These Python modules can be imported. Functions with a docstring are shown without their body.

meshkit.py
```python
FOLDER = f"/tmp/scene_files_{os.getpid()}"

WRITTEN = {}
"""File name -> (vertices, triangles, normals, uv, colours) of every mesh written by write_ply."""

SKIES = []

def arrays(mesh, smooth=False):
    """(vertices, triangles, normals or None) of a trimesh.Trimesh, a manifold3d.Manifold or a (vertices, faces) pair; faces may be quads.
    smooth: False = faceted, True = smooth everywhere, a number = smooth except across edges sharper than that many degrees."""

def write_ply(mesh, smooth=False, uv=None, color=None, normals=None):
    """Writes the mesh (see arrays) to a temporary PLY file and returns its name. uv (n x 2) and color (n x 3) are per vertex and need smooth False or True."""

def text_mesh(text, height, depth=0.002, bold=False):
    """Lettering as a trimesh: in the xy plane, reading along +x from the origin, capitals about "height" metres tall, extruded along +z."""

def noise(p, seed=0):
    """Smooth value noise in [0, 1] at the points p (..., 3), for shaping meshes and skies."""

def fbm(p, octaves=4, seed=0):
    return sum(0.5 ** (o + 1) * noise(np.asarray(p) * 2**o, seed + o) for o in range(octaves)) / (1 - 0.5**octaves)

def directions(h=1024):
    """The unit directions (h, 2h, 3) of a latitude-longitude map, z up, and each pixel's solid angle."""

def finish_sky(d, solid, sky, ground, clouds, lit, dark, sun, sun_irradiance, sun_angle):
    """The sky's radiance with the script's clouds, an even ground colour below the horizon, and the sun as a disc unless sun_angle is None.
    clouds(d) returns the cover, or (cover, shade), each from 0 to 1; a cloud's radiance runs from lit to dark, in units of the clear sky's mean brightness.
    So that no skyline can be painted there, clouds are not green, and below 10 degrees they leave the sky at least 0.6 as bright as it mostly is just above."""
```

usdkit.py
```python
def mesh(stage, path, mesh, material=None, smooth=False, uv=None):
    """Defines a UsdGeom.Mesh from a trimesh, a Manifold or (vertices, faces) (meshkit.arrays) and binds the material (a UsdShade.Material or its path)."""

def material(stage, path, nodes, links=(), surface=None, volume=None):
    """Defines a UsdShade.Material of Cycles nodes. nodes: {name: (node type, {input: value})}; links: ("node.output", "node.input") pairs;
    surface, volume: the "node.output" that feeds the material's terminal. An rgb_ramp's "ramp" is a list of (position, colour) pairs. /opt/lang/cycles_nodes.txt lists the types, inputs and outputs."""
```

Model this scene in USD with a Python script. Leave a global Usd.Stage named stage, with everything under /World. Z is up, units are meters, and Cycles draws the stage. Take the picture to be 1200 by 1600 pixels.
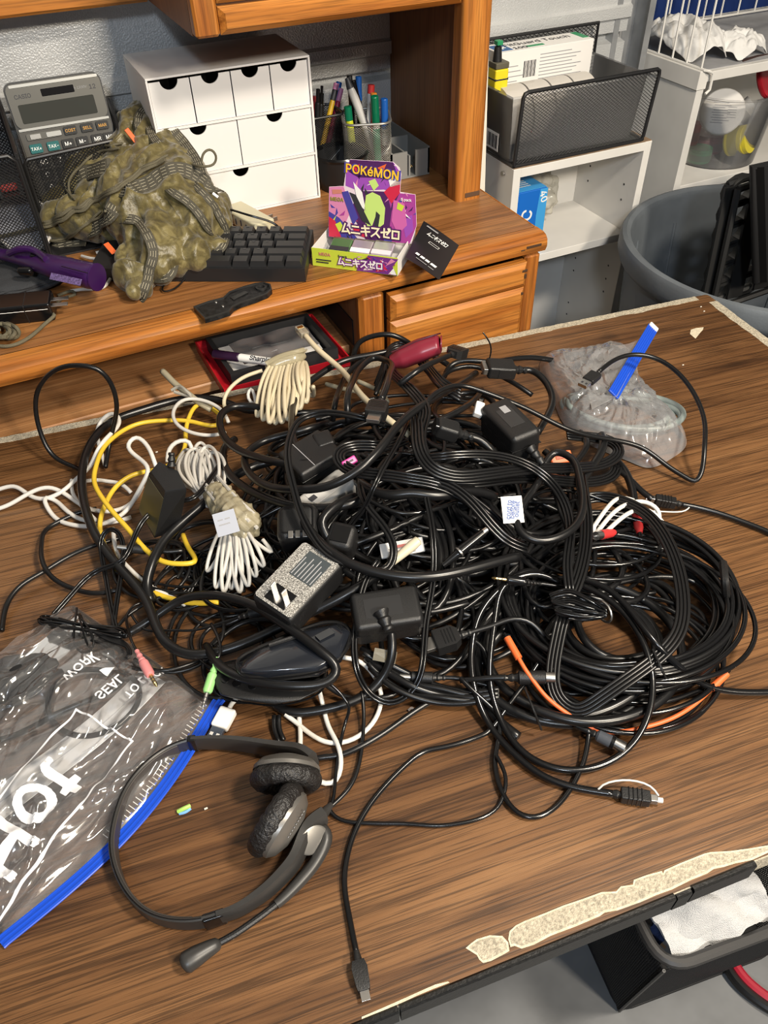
import math, numpy as np, trimesh, usdkit, meshkit
from pxr import Usd, UsdGeom, UsdLux, Gf, Sdf, UsdShade
from scipy.interpolate import CubicSpline
from scipy.spatial import ConvexHull
import shapely.geometry as sg, shapely.affinity as sa
from shapely.ops import unary_union

stage = Usd.Stage.CreateInMemory()
UsdGeom.SetStageUpAxis(stage, 'Z')
UsdGeom.Xform.Define(stage, '/World')
UsdGeom.Scope.Define(stage, '/World/Looks')
rng = np.random.default_rng(7)

# ------------------------------------------------------------------ camera
F = 1200.0                                   # focal length in pixels of the 1200 x 1600 frame
PITCH, ROLL, YAW = 0.77017178, 0.0303142, 0.42086087
EYE = np.array([0.0, 0.0, 1.27])
_cy, _sy = math.cos(YAW), math.sin(YAW)
_fwd = np.array([_sy * math.cos(PITCH), _cy * math.cos(PITCH), -math.sin(PITCH)])
_right = np.array([_cy, -_sy, 0.0])
_down = np.cross(_fwd, _right)
_cr, _sr = math.cos(ROLL), math.sin(ROLL)
CAM = np.stack([_cr * _right + _sr * _down, -_sr * _right + _cr * _down, _fwd])
cam = UsdGeom.Camera.Define(stage, '/World/camera')
cam.CreateHorizontalApertureAttr(36.0); cam.CreateVerticalApertureAttr(48.0)
cam.CreateFocalLengthAttr(36.0 * F / 1200.0)
cam.CreateClippingRangeAttr(Gf.Vec2f(0.05, 100.0))
m4 = np.eye(4); m4[0, :3] = CAM[0]; m4[1, :3] = -CAM[1]; m4[2, :3] = -CAM[2]; m4[3, :3] = EYE
cam.AddTransformOp().Set(Gf.Matrix4d(*m4.ravel().tolist()))
cam.CreateExposureAttr(-1.32)

# ------------------------------------------------------------------ light: the garage's lamps and dim daylight
def area_light(name, pos, target, w, h, color, power):
    l = UsdLux.RectLight.Define(stage, '/World/' + name)
    l.CreateWidthAttr(w); l.CreateHeightAttr(h); l.CreateIntensityAttr(power); l.CreateColorAttr(Gf.Vec3f(*color))
    l.CreateNormalizeAttr(True)
    z = np.array(pos, float) - np.array(target, float); z /= np.linalg.norm(z)
    x = np.cross([0, 0, 1.0], z); x /= np.linalg.norm(x); y = np.cross(z, x)
    m = np.eye(4); m[0, :3] = x; m[1, :3] = y; m[2, :3] = z; m[3, :3] = pos
    l.AddTransformOp().Set(Gf.Matrix4d(*m.ravel().tolist()))
area_light('warm_lamp', (0.80, -1.50, 2.20), (0.4, 0.8, 0.7), 0.24, 0.24, (1.0, 0.88, 0.71), 46.0)
area_light('ceiling_lamp', (0.70, -0.20, 2.10), (0.3, 0.3, 0.66), 0.20, 0.20, (1.0, 0.90, 0.76), 25.0)
area_light('cool_lamp', (-0.55, -1.55, 2.35), (0.5, 1.0, 0.7), 0.25, 0.25, (0.78, 0.88, 1.0), 20.0)
dome = UsdLux.DomeLight.Define(stage, '/World/sky')
dome.CreateIntensityAttr(0.10); dome.CreateColorAttr(Gf.Vec3f(0.70, 0.84, 1.0))

TZ, DZ = 0.66, 0.775                          # heights of the table top and of the desk top

def ray(px, py): return CAM.T @ np.array([(px - 600) / F, (py - 800) / F, 1.0])
def at(px, py, z=TZ):
    d = ray(px, py); return EYE + d * ((z - EYE[2]) / d[2])
def aty(px, py, y):
    d = ray(px, py); return EYE + d * ((y - EYE[1]) / d[1])
def atx(px, py, x):
    d = ray(px, py); return EYE + d * ((x - EYE[0]) / d[0])

# ------------------------------------------------------------------ prims
_used = {}
def numbered(parent, name):
    k = parent + '/' + name; n = _used.get(k, 0); _used[k] = n + 1
    return name if n == 0 else '%s_%03d' % (name, n)
def _tag(prim, label=None, cat=None, group=None, kind=None):
    for k, v in (('label', label), ('category', cat), ('group', group), ('kind', kind)):
        if v: prim.SetCustomDataByKey(k, v)
def _put(path, m, mat, smooth, base):
    v, f = (m.vertices, m.faces) if isinstance(m, trimesh.Trimesh) else m
    mm = trimesh.Trimesh(np.asarray(v) - base, f, process=False)
    return usdkit.mesh(stage, path, mm, mat, smooth=smooth)
class Thing:
    def __init__(s, name, label, cat, base=(0, 0, 0), group=None, kind=None):
        s.base = np.array(base, float); s.path = '/World/' + numbered('/World', name)
        x = UsdGeom.Xform.Define(stage, s.path); x.AddTranslateOp().Set(Gf.Vec3d(*s.base.tolist()))
        s.prim = x.GetPrim(); _tag(s.prim, label, cat, group, kind)
    def part(s, name, m, mat, parent=None, label=None, smooth=35, kind=None):
        if kind is None and name in ('front_mesh', 'back_mesh', 'mesh_side', 'mesh_panel', 'mesh_wall', 'stitching'): kind = 'stuff'
        par = parent or s.path; p = par + '/' + numbered(par, name)
        q = _put(p, m, mat, smooth, s.base); _tag(q.GetPrim(), label, None, None, kind); return p
def single(name, label, cat, m, mat, group=None, kind=None, smooth=35):
    p = '/World/' + numbered('/World', name)
    q = _put(p, m, mat, smooth, np.zeros(3)); _tag(q.GetPrim(), label, cat, group, kind); return p
def structure(name, m, mat, parent=None, smooth=35):
    par = parent or '/World'; p = par + '/' + numbered(par, name)
    q = _put(p, m, mat, smooth, np.zeros(3))
    if parent is None: _tag(q.GetPrim(), None, None, None, 'structure')
    return p

# ------------------------------------------------------------------ shapes
def cat(*ms): return trimesh.util.concatenate([m for m in ms if m is not None])
def hull(pts):
    pts = np.asarray(pts, float); h = ConvexHull(pts)
    m = trimesh.Trimesh(pts, h.simplices, process=True); m.fix_normals(); return m
def box(x0, x1, y0, y1, z0, z1, b=0.0):
    if b <= 0:
        m = trimesh.creation.box([x1 - x0, y1 - y0, z1 - z0]); m.apply_translation([(x0 + x1) / 2, (y0 + y1) / 2, (z0 + z1) / 2]); return m
    pts = []
    for x, sx in ((x0, 1), (x1, -1)):
        for y, sy in ((y0, 1), (y1, -1)):
            for z, sz in ((z0, 1), (z1, -1)):
                pts += [(x, y + sy * b, z + sz * b), (x + sx * b, y, z + sz * b), (x + sx * b, y + sy * b, z)]
    return hull(pts)
def rbox(sx, sy, sz, r, n=3):
    """box centred at the origin with all edges rounded"""
    pts = []
    for a in np.linspace(0, np.pi / 2, n + 1):
        for c in np.linspace(0, np.pi / 2, n + 1):
            d = np.array([np.cos(a) * np.cos(c), np.sin(a) * np.cos(c), np.sin(c)]) * r
            for k in range(8):
                s = np.array([1 if k & 1 else -1, 1 if k & 2 else -1, 1 if k & 4 else -1])
                pts.append(s * (np.array([sx, sy, sz]) / 2 - r + d))
    return hull(pts)
def move(m, t): m = m.copy(); m.apply_translation(t); return m
def frame(o, x, z=(0, 0, 1)):
    """4x4 with origin o, x axis along x, z as near z as possible"""
    x = np.asarray(x, float); x = x / np.linalg.norm(x); z = np.asarray(z, float)
    y = np.cross(z, x); n = np.linalg.norm(y)
    y = y / n if n > 1e-6 else np.array([0, 1.0, 0]); z = np.cross(x, y)
    m = np.eye(4); m[:3, 0] = x; m[:3, 1] = y; m[:3, 2] = z; m[:3, 3] = o; return m
def xf(m, T): m = m.copy(); m.apply_transform(T); return m
def rot(ax, deg): return trimesh.transformations.rotation_matrix(math.radians(deg), ax)
def spline(P, step, closed=False):
    P = np.asarray(P, float)
    if closed: P = np.vstack([P, P[:1]])
    d = np.r_[0, np.cumsum(np.maximum(np.linalg.norm(np.diff(P, axis=0), axis=1), 1e-6) ** 0.75)]
    cs = CubicSpline(d, P, bc_type='periodic' if closed else 'natural')
    L = np.linalg.norm(np.diff(P, axis=0), axis=1).sum(); n = max(6, int(L / step))
    return cs(np.linspace(0, d[-1], n + 1))[: n if closed else None]
def frames(path, closed=False, up=None):
    T = np.gradient(path, axis=0)
    if closed: T = np.roll(path, -1, 0) - np.roll(path, 1, 0)
    T /= np.maximum(np.linalg.norm(T, axis=1, keepdims=True), 1e-12)
    N = np.zeros_like(T)
    if up is not None:
        U = np.broadcast_to(np.asarray(up, float), T.shape)
        N = np.cross(U, T); bad = np.linalg.norm(N, axis=1) < 1e-3
        N[bad] = [1, 0, 0]
        N /= np.linalg.norm(N, axis=1, keepdims=True)
    else:
        a = np.array([0, 0, 1.0]) if abs(T[0, 2]) < 0.9 else np.array([1.0, 0, 0])
        n = np.cross(a, T[0]); N[0] = n / np.linalg.norm(n)
        for i in range(1, len(T)):
            n = N[i - 1] - T[i] * (N[i - 1] @ T[i]); N[i] = n / max(np.linalg.norm(n), 1e-9)
    return T, N, np.cross(T, N)
def sweep(path, prof, closed=False, up=None, scale=None):
    """sweep a closed 2D profile (k,2) along path: profile x along N, y along B"""
    path = np.asarray(path, float); prof = np.asarray(prof, float); k = len(prof); n = len(path)
    T, N, B = frames(path, closed, up)
    s = np.ones(n) if scale is None else np.broadcast_to(scale, (n,))
    V = path[:, None] + s[:, None, None] * (prof[None, :, :1] * N[:, None] + prof[None, :, 1:] * B[:, None])
    V = V.reshape(-1, 3); Fc = []
    i = np.arange(n if closed else n - 1); j = np.arange(k); I, J = np.meshgrid(i, j, indexing='ij')
    a = I * k + J; b = I * k + (J + 1) % k; c = ((I + 1) % n) * k + (J + 1) % k; d = ((I + 1) % n) * k + J
    Fc = np.concatenate([np.stack([a, b, c], -1).reshape(-1, 3), np.stack([a, c, d], -1).reshape(-1, 3)])
    if not closed:
        V = np.vstack([V, path[0], path[-1]]); e = np.arange(k); o = (n - 1) * k
        Fc = np.vstack([Fc, np.stack([np.full(k, n * k), (e + 1) % k, e], 1), np.stack([np.full(k, n * k + 1), o + e, o + (e + 1) % k], 1)])
    return trimesh.Trimesh(V, Fc, process=False)
def circ(r, n=8, ry=None):
    a = np.arange(n) * 2 * np.pi / n; return np.stack([r * np.cos(a), (ry or r) * np.sin(a)], 1)
def tube(path, r, n=8, closed=False):
    if np.ndim(r): return sweep(path, circ(1.0, n), closed, scale=np.asarray(r))
    return sweep(path, circ(r, n), closed)
def rect_prof(w, h, b=0.0):
    if b <= 0: return np.array([(-w / 2, -h / 2), (w / 2, -h / 2), (w / 2, h / 2), (-w / 2, h / 2)])
    return np.array([(-w / 2 + b, -h / 2), (w / 2 - b, -h / 2), (w / 2, -h / 2 + b), (w / 2, h / 2 - b), (w / 2 - b, h / 2), (-w / 2 + b, h / 2), (-w / 2, h / 2 - b), (-w / 2, -h / 2 + b)])
def lathe(prof, n=32):
    """prof: (r,z) list; closed solid around z"""
    return trimesh.creation.revolve(np.asarray(prof, float), sections=n)
def cyl(p0, p1, r, n=16): return sweep(np.array([p0, p1], float), circ(r, n))
def extr(poly, d):
    g = poly if hasattr(poly, 'geom_type') else sg.Polygon(poly)
    return cat(*[trimesh.creation.extrude_polygon(q, d, engine='earcut') for q in getattr(g, 'geoms', [g]) if q.area > 1e-12])
def rrect(w, h, r, n=5): return sg.box(-w / 2 + r, -h / 2 + r, w / 2 - r, h / 2 - r).buffer(r, quad_segs=n)
def grid_mesh(P):
    """P (a,b,3) -> sheet"""
    a, b = P.shape[:2]; i, j = np.meshgrid(np.arange(a - 1), np.arange(b - 1), indexing='ij'); q = i * b + j
    f = np.concatenate([np.stack([q, q + 1, q + b + 1], -1).reshape(-1, 3), np.stack([q, q + b + 1, q + b], -1).reshape(-1, 3)])
    return trimesh.Trimesh(P.reshape(-1, 3), f, process=False)
def thick(m, t):
    """give an open sheet a real thickness t below its surface"""
    n = m.vertex_normals; e = m.edges_sorted; u, idx, c = np.unique(e, axis=0, return_index=True, return_counts=True)
    bd = m.edges[idx[c == 1]]; k = len(m.vertices)
    f = np.vstack([m.faces, m.faces[:, ::-1] + k, np.stack([bd[:, 1], bd[:, 0], bd[:, 0] + k], 1), np.stack([bd[:, 1], bd[:, 0] + k, bd[:, 1] + k], 1)])
    return trimesh.Trimesh(np.vstack([m.vertices, m.vertices - n * t]), f, process=False)
def text(s, h, d=0.0004, bold=False, center=True, mirror=False):
    m = meshkit.text_mesh(s, h, d, bold)
    if center: m.apply_translation([-m.bounds[:, 0].mean(), -h / 2, 0])
    if mirror: m.vertices[:, 0] *= -1; m.invert()
    return m
def strokes(lines, w, d=0.0004):
    return extr(unary_union([sg.LineString(l).buffer(w / 2, cap_style=2, join_style=2) for l in lines]), d)
KANA = {  # strokes in a unit square
    'mu': [[(.45, .95), (.15, .12), (.85, .2)], [(.68, .45), (.95, .0)]],
    'ni': [[(.18, .8), (.82, .8)], [(.05, .12), (.95, .12)]],
    'ki': [[(.1, .72), (.88, .8)], [(.05, .35), (.95, .45)], [(.42, 1.), (.6, .0)]],
    'su': [[(.12, .88), (.85, .88), (.55, .4), (.08, .02)], [(.55, .42), (.95, .02)]],
    'ze': [[(.05, .55), (.9, .7), (.68, .42)], [(.35, .95), (.35, .12), (.9, .1)], [(.8, 1.), (.86, .86)], [(.94, 1.), (1., .86)]],
    'ro': [[(.15, .85), (.85, .85), (.85, .1), (.15, .1), (.15, .85)]]}
def kana(keys, h, w=.17, d=0.0004, grow=0.0):
    ls = []
    for i, k in enumerate(keys):
        ls += [sg.LineString([((x + i * 1.12) * h, y * h) for x, y in l]).buffer(h * (w / 2 + grow), cap_style=3, join_style=2) for l in KANA[k]]
    g = unary_union(ls); c = g.bounds; return extr(sa.translate(g, -(c[0] + c[2]) / 2, -(c[1] + c[3]) / 2), d)
def ribbed(path_r, p0, d, n=10):
    """strain relief: a chain of discs from p0 along d, radii path_r=(r0,r1), length |d|"""
    p0 = np.asarray(p0, float); d = np.asarray(d, float); k = 2 * n
    t = np.repeat(np.linspace(0, 1, n + 1), 2)[1:-1]; t = t + np.tile([0.0, -1e-4], n)[: len(t)] * 0
    r = np.interp(t, [0, 1], path_r) * np.where((np.arange(len(t)) // 2) % 2 == 0, 1.0, 0.78)
    return tube(p0 + np.outer(np.linspace(0, 1, len(t)), d), r, 10)

# ------------------------------------------------------------------ materials
_mats = {}
def mat(name, color=(.5, .5, .5), rough=.5, metal=0.0, spec=.5, bump=0.0, bscale=300.0, vary=0.0, vscale=40.0, coat=0.0, **kw):
    if name in _mats: return _mats[name]
    n = {'p': ('principled_bsdf', dict(base_color=color, roughness=rough, metallic=metal, specular_ior_level=spec, coat_weight=coat, **kw)), 'g': ('geometry', {})}
    l = []
    if vary:
        n['vn'] = ('noise_texture', dict(scale=vscale, detail=4.0)); l.append(('g.position', 'vn.vector'))
        lo = [c * (1 - vary) for c in color]; hi = [min(1, c * (1 + vary)) for c in color]
        n['vr'] = ('rgb_ramp', {'ramp': [(.3, lo), (.7, hi)]}); l += [('vn.fac', 'vr.fac'), ('vr.color', 'p.base_color')]
    if bump:
        n['bn'] = ('noise_texture', dict(scale=bscale, detail=3.0)); n['b'] = ('bump', dict(strength=bump, distance=0.002))
        l += [('g.position', 'bn.vector'), ('bn.fac', 'b.height'), ('b.normal', 'p.normal')]
    _mats[name] = usdkit.material(stage, '/World/Looks/' + name, n, l, surface='p.BSDF'); return _mats[name]
def wood(name, ramp, grain=(1, 0, 0), rotz=0.0, fine=260.0, streak=26.0, along=2.2, rough=.35, coat=.0, pores=.36, dist=1.5):
    """grain along the given axis; broad streaks and fine dark pores"""
    s1 = [along if g else streak for g in grain]; s2 = [along * 5 if g else fine for g in grain]
    s3 = [along * .6 if g else streak * .28 for g in grain]
    n = {'g': ('geometry', {}), 'r': ('mapping', dict(rotation=(0, 0, rotz))), 'm1': ('mapping', dict(scale=s1)), 'm2': ('mapping', dict(scale=s2)), 'm3': ('mapping', dict(scale=s3)),
         'n1': ('noise_texture', dict(scale=1.0, detail=5.0, roughness=.6, distortion=dist)), 'n2': ('noise_texture', dict(scale=1.0, detail=3.0, roughness=.65)),
         'n3': ('noise_texture', dict(scale=1.0, detail=2.0, distortion=.6)),
         'mx': ('math', dict(math_type='multiply_add', value2=.55, value3=0.0)), 'ad': ('math', dict(math_type='multiply_add', value2=.45)),
         'c': ('rgb_ramp', {'ramp': ramp}), 'pr': ('rgb_ramp', {'ramp': [(.40, (1 - pores,) * 3), (.54, (1, 1, 1))]}), 'mul': ('mix_color', dict(blend_type='multiply', fac=1.0)),
         'b': ('bump', dict(strength=.12, distance=.001)), 'p': ('principled_bsdf', dict(roughness=rough, coat_weight=coat, coat_roughness=.2))}
    l = [('g.position', 'r.vector'), ('r.vector', 'm1.vector'), ('r.vector', 'm2.vector'), ('r.vector', 'm3.vector'), ('m1.vector', 'n1.vector'), ('m2.vector', 'n2.vector'), ('m3.vector', 'n3.vector'),
         ('n1.fac', 'mx.value1'), ('n3.fac', 'ad.value1'), ('mx.value', 'ad.value3'), ('ad.value', 'c.fac'), ('n2.fac', 'pr.fac'), ('c.color', 'mul.a'), ('pr.color', 'mul.b'), ('mul.result', 'p.base_color'),
         ('n2.fac', 'b.height'), ('b.normal', 'p.normal')]
    return usdkit.material(stage, '/World/Looks/' + name, n, l, surface='p.BSDF')
OAK = [(.30, (.15, .040, .006)), (.43, (.33, .105, .016)), (.55, (.47, .175, .030)), (.70, (.56, .24, .052))]
oak_x = wood('oak_grain_across', OAK, (1, 0, 0), rough=.38, along=1.6, streak=30)
oak_z = wood('oak_grain_upright', OAK, (0, 0, 1), rough=.38, along=1.6, streak=34)
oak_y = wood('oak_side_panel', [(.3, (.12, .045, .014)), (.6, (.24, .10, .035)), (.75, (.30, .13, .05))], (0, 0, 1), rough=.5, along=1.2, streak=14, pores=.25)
DT = [(.30, (.15, .055, .015)), (.45, (.27, .11, .033)), (.56, (.36, .16, .050)), (.70, (.45, .22, .078))]
desk_wood = wood('desk_top_laminate', DT, (1, 0, 0), rough=.42, along=1.8, streak=42, pores=.35)
tray_wood = wood('tray_laminate', [(.3, (.24, .10, .034)), (.5, (.40, .185, .07)), (.7, (.50, .26, .11))], (1, 0, 0), rough=.45, along=1.2, streak=50, pores=.3)
WT = [(.28, (.034, .014, .006)), (.42, (.098, .043, .0155)), (.54, (.165, .077, .029)), (.72, (.24, .120, .048))]
walnut = wood('walnut_laminate', WT, (1, 0, 0), rotz=math.radians(7.0), rough=.40, along=2.0, streak=24, fine=560, pores=.58, dist=1.9)

black = mat('black_cable_rubber', (.0065, .0065, .007), .30, spec=.45)
black_gloss = mat('black_cable_gloss', (.0055, .0055, .006), .20, spec=.5)
black_matte = mat('black_plastic_matte', (.009, .009, .0095), .45, bump=.15, bscale=900)
black_box_m = mat('black_adapter_plastic', (.010, .010, .0105), .42, bump=.2, bscale=1500)
charcoal = mat('charcoal_plastic', (.032, .031, .031), .45)
white_cable = mat('white_cable_vinyl', (.62, .60, .56), .42)
grey_white_cable = mat('greyish_white_cable_vinyl', (.52, .50, .46), .45)
cream_cable = mat('cream_cable_vinyl', (.60, .52, .36), .42)
yellow_cable = mat('yellow_cable_vinyl', (.68, .46, .035), .4)
orange_m = mat('orange_plastic', (.72, .13, .03), .45)
red_m = mat('red_plastic', (.50, .03, .03), .4)
metal_m = mat('bright_metal', (.75, .73, .70), .25, metal=1.0)
dull_metal = mat('dull_metal', (.42, .41, .39), .4, metal=1.0)
gold_m = mat('gold_metal', (.75, .55, .25), .28, metal=1.0)
white_card = mat('white_card', (.74, .72, .69), .6)
white_paint = mat('white_board', (.70, .68, .64), .5, vary=.05, vscale=12)
white_print = mat('white_print', (.80, .79, .76), .55)
dark_print = mat('dark_print', (.03, .03, .035), .5)
grey_print = mat('grey_print', (.30, .30, .31), .5)
chip = mat('worn_particleboard', (.40, .355, .27), .85, bump=.6, bscale=700, vary=.38, vscale=420)
chip_pale = mat('torn_laminate_rim', (.56, .50, .37), .85, bump=.4, bscale=500, vary=.15, vscale=200)
def film(name, white=.10, tint=(.9, .9, .92), rough=.12, gloss=.0):
    n = {'t': ('transparent_bsdf', dict(color=(.97, .97, .97))), 'g': ('glossy_bsdf', dict(color=(1, 1, 1), roughness=rough)), 'd': ('diffuse_bsdf', dict(color=tint)),
         'fr': ('fresnel', dict(IOR=1.5)), 'gl': ('math', dict(math_type='add', value2=gloss)), 'm1': ('mix_closure', {}), 'm2': ('mix_closure', dict(fac=white))}
    return usdkit.material(stage, '/World/Looks/' + name, n, [('fr.fac', 'gl.value1'), ('gl.value', 'm1.fac'), ('t.BSDF', 'm1.closure1'), ('g.BSDF', 'm1.closure2'), ('m1.closure', 'm2.closure1'), ('d.BSDF', 'm2.closure2')], surface='m2.closure')
clear_film = film('clear_bag_film', .045, rough=.10, gloss=.05)
milky_film = film('milky_bag_film', .15, rough=.15, gloss=.06)
clear_tub = film('clear_tub_plastic', .05, rough=.06)
zip_blue = mat('blue_zipper_plastic', (.008, .065, .50), .35)

# ------------------------------------------------------------------ more shape helpers used by the furniture
def lattice(o, u, v, w, h, cw, ch, t, n=4, skew=0.0):
    """expanded metal: diamond lattice of thin strands on the rectangle o + a*u + b*v, 0<a<w, 0<b<h (skew shifts a with b)"""
    o = np.asarray(o, float); u = np.asarray(u, float); v = np.asarray(v, float); ms = []
    s = cw / ch
    for sg_ in (1, -1):
        k0 = -int(h * s / cw) - 2; k1 = int(w / cw) + int(h * s / cw) + 2
        for k in range(k0, k1):
            a0 = k * cw; a1 = a0 + sg_ * h * s; b0, b1 = 0.0, h
            lo, hi = 0.0, 1.0; d = a1 - a0
            for lim, sign in ((0.0, 1), (w, -1)):
                q0 = sign * (a0 - lim); q1 = sign * (a1 - lim)
                if q0 < 0 and q1 < 0: lo, hi = 1, 0; break
                if q0 < 0: lo = max(lo, q0 / (q0 - q1))
                elif q1 < 0: hi = min(hi, q0 / (q0 - q1))
            if hi - lo < 1e-3: continue
            P = [o + (a0 + d * q) * u + (h * q) * (v + skew * u) for q in (lo, hi)]
            ms.append(tube(np.array(P), t, n))
    return cat(*ms)
def quad_lattice(A, B, C_, D, nu, nv, t):
    """diamond lattice between the corners A B (bottom) and D C_ (top) of any quadrilateral"""
    A, B, C_, D = (np.asarray(q, float) for q in (A, B, C_, D)); ms = []
    def P(a, b): return (A * (1 - a) + B * a) * (1 - b) + (D * (1 - a) + C_ * a) * b
    for s in (1, -1):
        for k in range(-nv, nu + nv):
            pts = []
            for j in range(nv + 1):
                a = (k + s * j if s > 0 else k + nv - j) / nu
                if 0 <= a <= 1: pts.append(P(a, j / nv))
            if len(pts) > 1: ms.append(tube(np.array([pts[0], pts[-1]]), t, 4))
    return cat(*ms)

# ------------------------------------------------------------------ setting
concrete = mat('painted_concrete_floor', (.145, .15, .155), .55, bump=.1, bscale=60, vary=.25, vscale=9)
structure('floor', box(-3, 4, -3, 4, -.05, 0), concrete)
def galv(name, rough, bs):
    n = {'g': ('geometry', {}), 'v': ('voronoi_texture', dict(scale=bs, feature='smooth_f1')), 'n': ('noise_texture', dict(scale=9.0, detail=3.0)), 'c': ('rgb_ramp', {'ramp': [(.3, (.52, .53, .53)), (.7, (.62, .625, .62))]}),
         'b': ('bump', dict(strength=.40, distance=.0016)), 'p': ('principled_bsdf', dict(metallic=.35, roughness=rough))}
    return usdkit.material(stage, '/World/Looks/' + name, n, [('g.position', 'v.vector'), ('g.position', 'n.vector'), ('n.fac', 'c.fac'), ('c.color', 'p.base_color'), ('v.distance', 'b.height'), ('b.normal', 'p.normal')], surface='p.BSDF')
galv_m = galv('galvanised_embossed_steel', .40, 420)
galv_smooth = mat('galvanised_smooth_steel', (.40, .41, .42), .42, metal=.6, vary=.12, vscale=30)
dark_wall = mat('dark_garage_wall', (.03, .032, .036), .8)
WY = 1.353
def wall_profile():
    pts = [(WY + .03, 0.0)]
    for k, z in enumerate((.436, .886, 1.336, 1.786)):
        pts += [(WY, max(0.0, z - .45 + .063) if k else 0.0), (WY, z - .010), (WY + .020, z - .006), (WY + .020, z + .004), (WY, z + .008), (WY, z + .028), (WY - .007, z + .032), (WY - .007, z + .050), (WY, z + .054)]
    pts += [(WY, 2.4), (WY + .03, 2.4)]
    return pts
wp = wall_profile()
g = sg.Polygon(wp).buffer(0)
m = extr(g, 2.75); m.apply_transform(np.array([[0, 0, 1, -1.6], [1, 0, 0, 0], [0, 1, 0, 0], [0, 0, 0, 1.0]]))
structure('wall_back', m, galv_m)
structure('wall_left', box(-1.7, -1.6, -3, 1.4, 0, 2.4), dark_wall)
structure('wall_far', box(1.1, 4, 2.35, 2.4, 0, 2.6), dark_wall)
structure('wall_right', box(3.4, 3.5, -3, 2.4, 0, 2.6), mat('plain_drywall', (.5, .49, .47), .8))
structure('ceiling', box(-3, 4, -3, 4, 2.7, 2.75), mat('white_ceiling', (.62, .61, .58), .8))

# steel stud beside the white shelf: web, two flanges and lips, a rib down the web
def stud(x0, x1, y0, y1, z1):
    ms = [box(x0, x1, y0, y0 + .002, 0, z1), box(x0, x0 + .002, y0 - .045, y0, 0, z1), box(x1 - .002, x1, y0 - .05, y0, 0, z1), box(x0, x0 + .012, y0 - .047, y0 - .045, 0, z1), box(x1 - .014, x1, y0 - .052, y0 - .05, 0, z1)]
    for x in (x0 + (x1 - x0) * .3, x0 + (x1 - x0) * .62): ms.append(cyl((x, y0, 0), (x, y0, z1), .006, 10))
    return cat(*ms)
structure('wall_stud', stud(1.118, 1.205, 1.398, 1.44, 2.4), galv_smooth)
structure('wall_stud', stud(1.212, 1.252, 1.45, 1.46, 2.4), galv_smooth)

# ------------------------------------------------------------------ desk
FY = .884
d = Thing('oak_desk', 'honey oak desk with a rounded front edge and drawers, standing behind the cable table', 'desk', (.1, 1.1, 0))
top = sweep(np.array([(-.95, 0, 0), (.672, 0, 0)], float), np.array([(0, 0)]), up=None) if False else None
prof = sg.Polygon([(FY + .012, .746), (WY - .002, .746), (WY - .002, DZ), (FY + .014, DZ), (FY + .006, DZ - .002), (FY + .001, DZ - .007), (FY, DZ - .013), (FY, .757), (FY + .003, .750)])
def along_x(poly, x0, x1):
    m = extr(poly, x1 - x0); m.apply_transform(np.array([[0, 0, 1, x0], [1, 0, 0, 0], [0, 1, 0, 0], [0, 0, 0, 1.0]])); return m
d.part('desk_top', along_x(sg.box(FY + .030, .7465, WY - .002, DZ), -.95, .668), desk_wood)
front = sg.Polygon([(FY + .031, .746), (FY + .031, DZ), (FY + .014, DZ), (FY + .006, DZ - .002), (FY + .001, DZ - .007), (FY, DZ - .013), (FY, .757), (FY + .003, .750), (FY + .01, .746)])
d.part('edge_moulding', along_x(front, -.95, .672), oak_x, label='rounded solid oak front edge')
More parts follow.
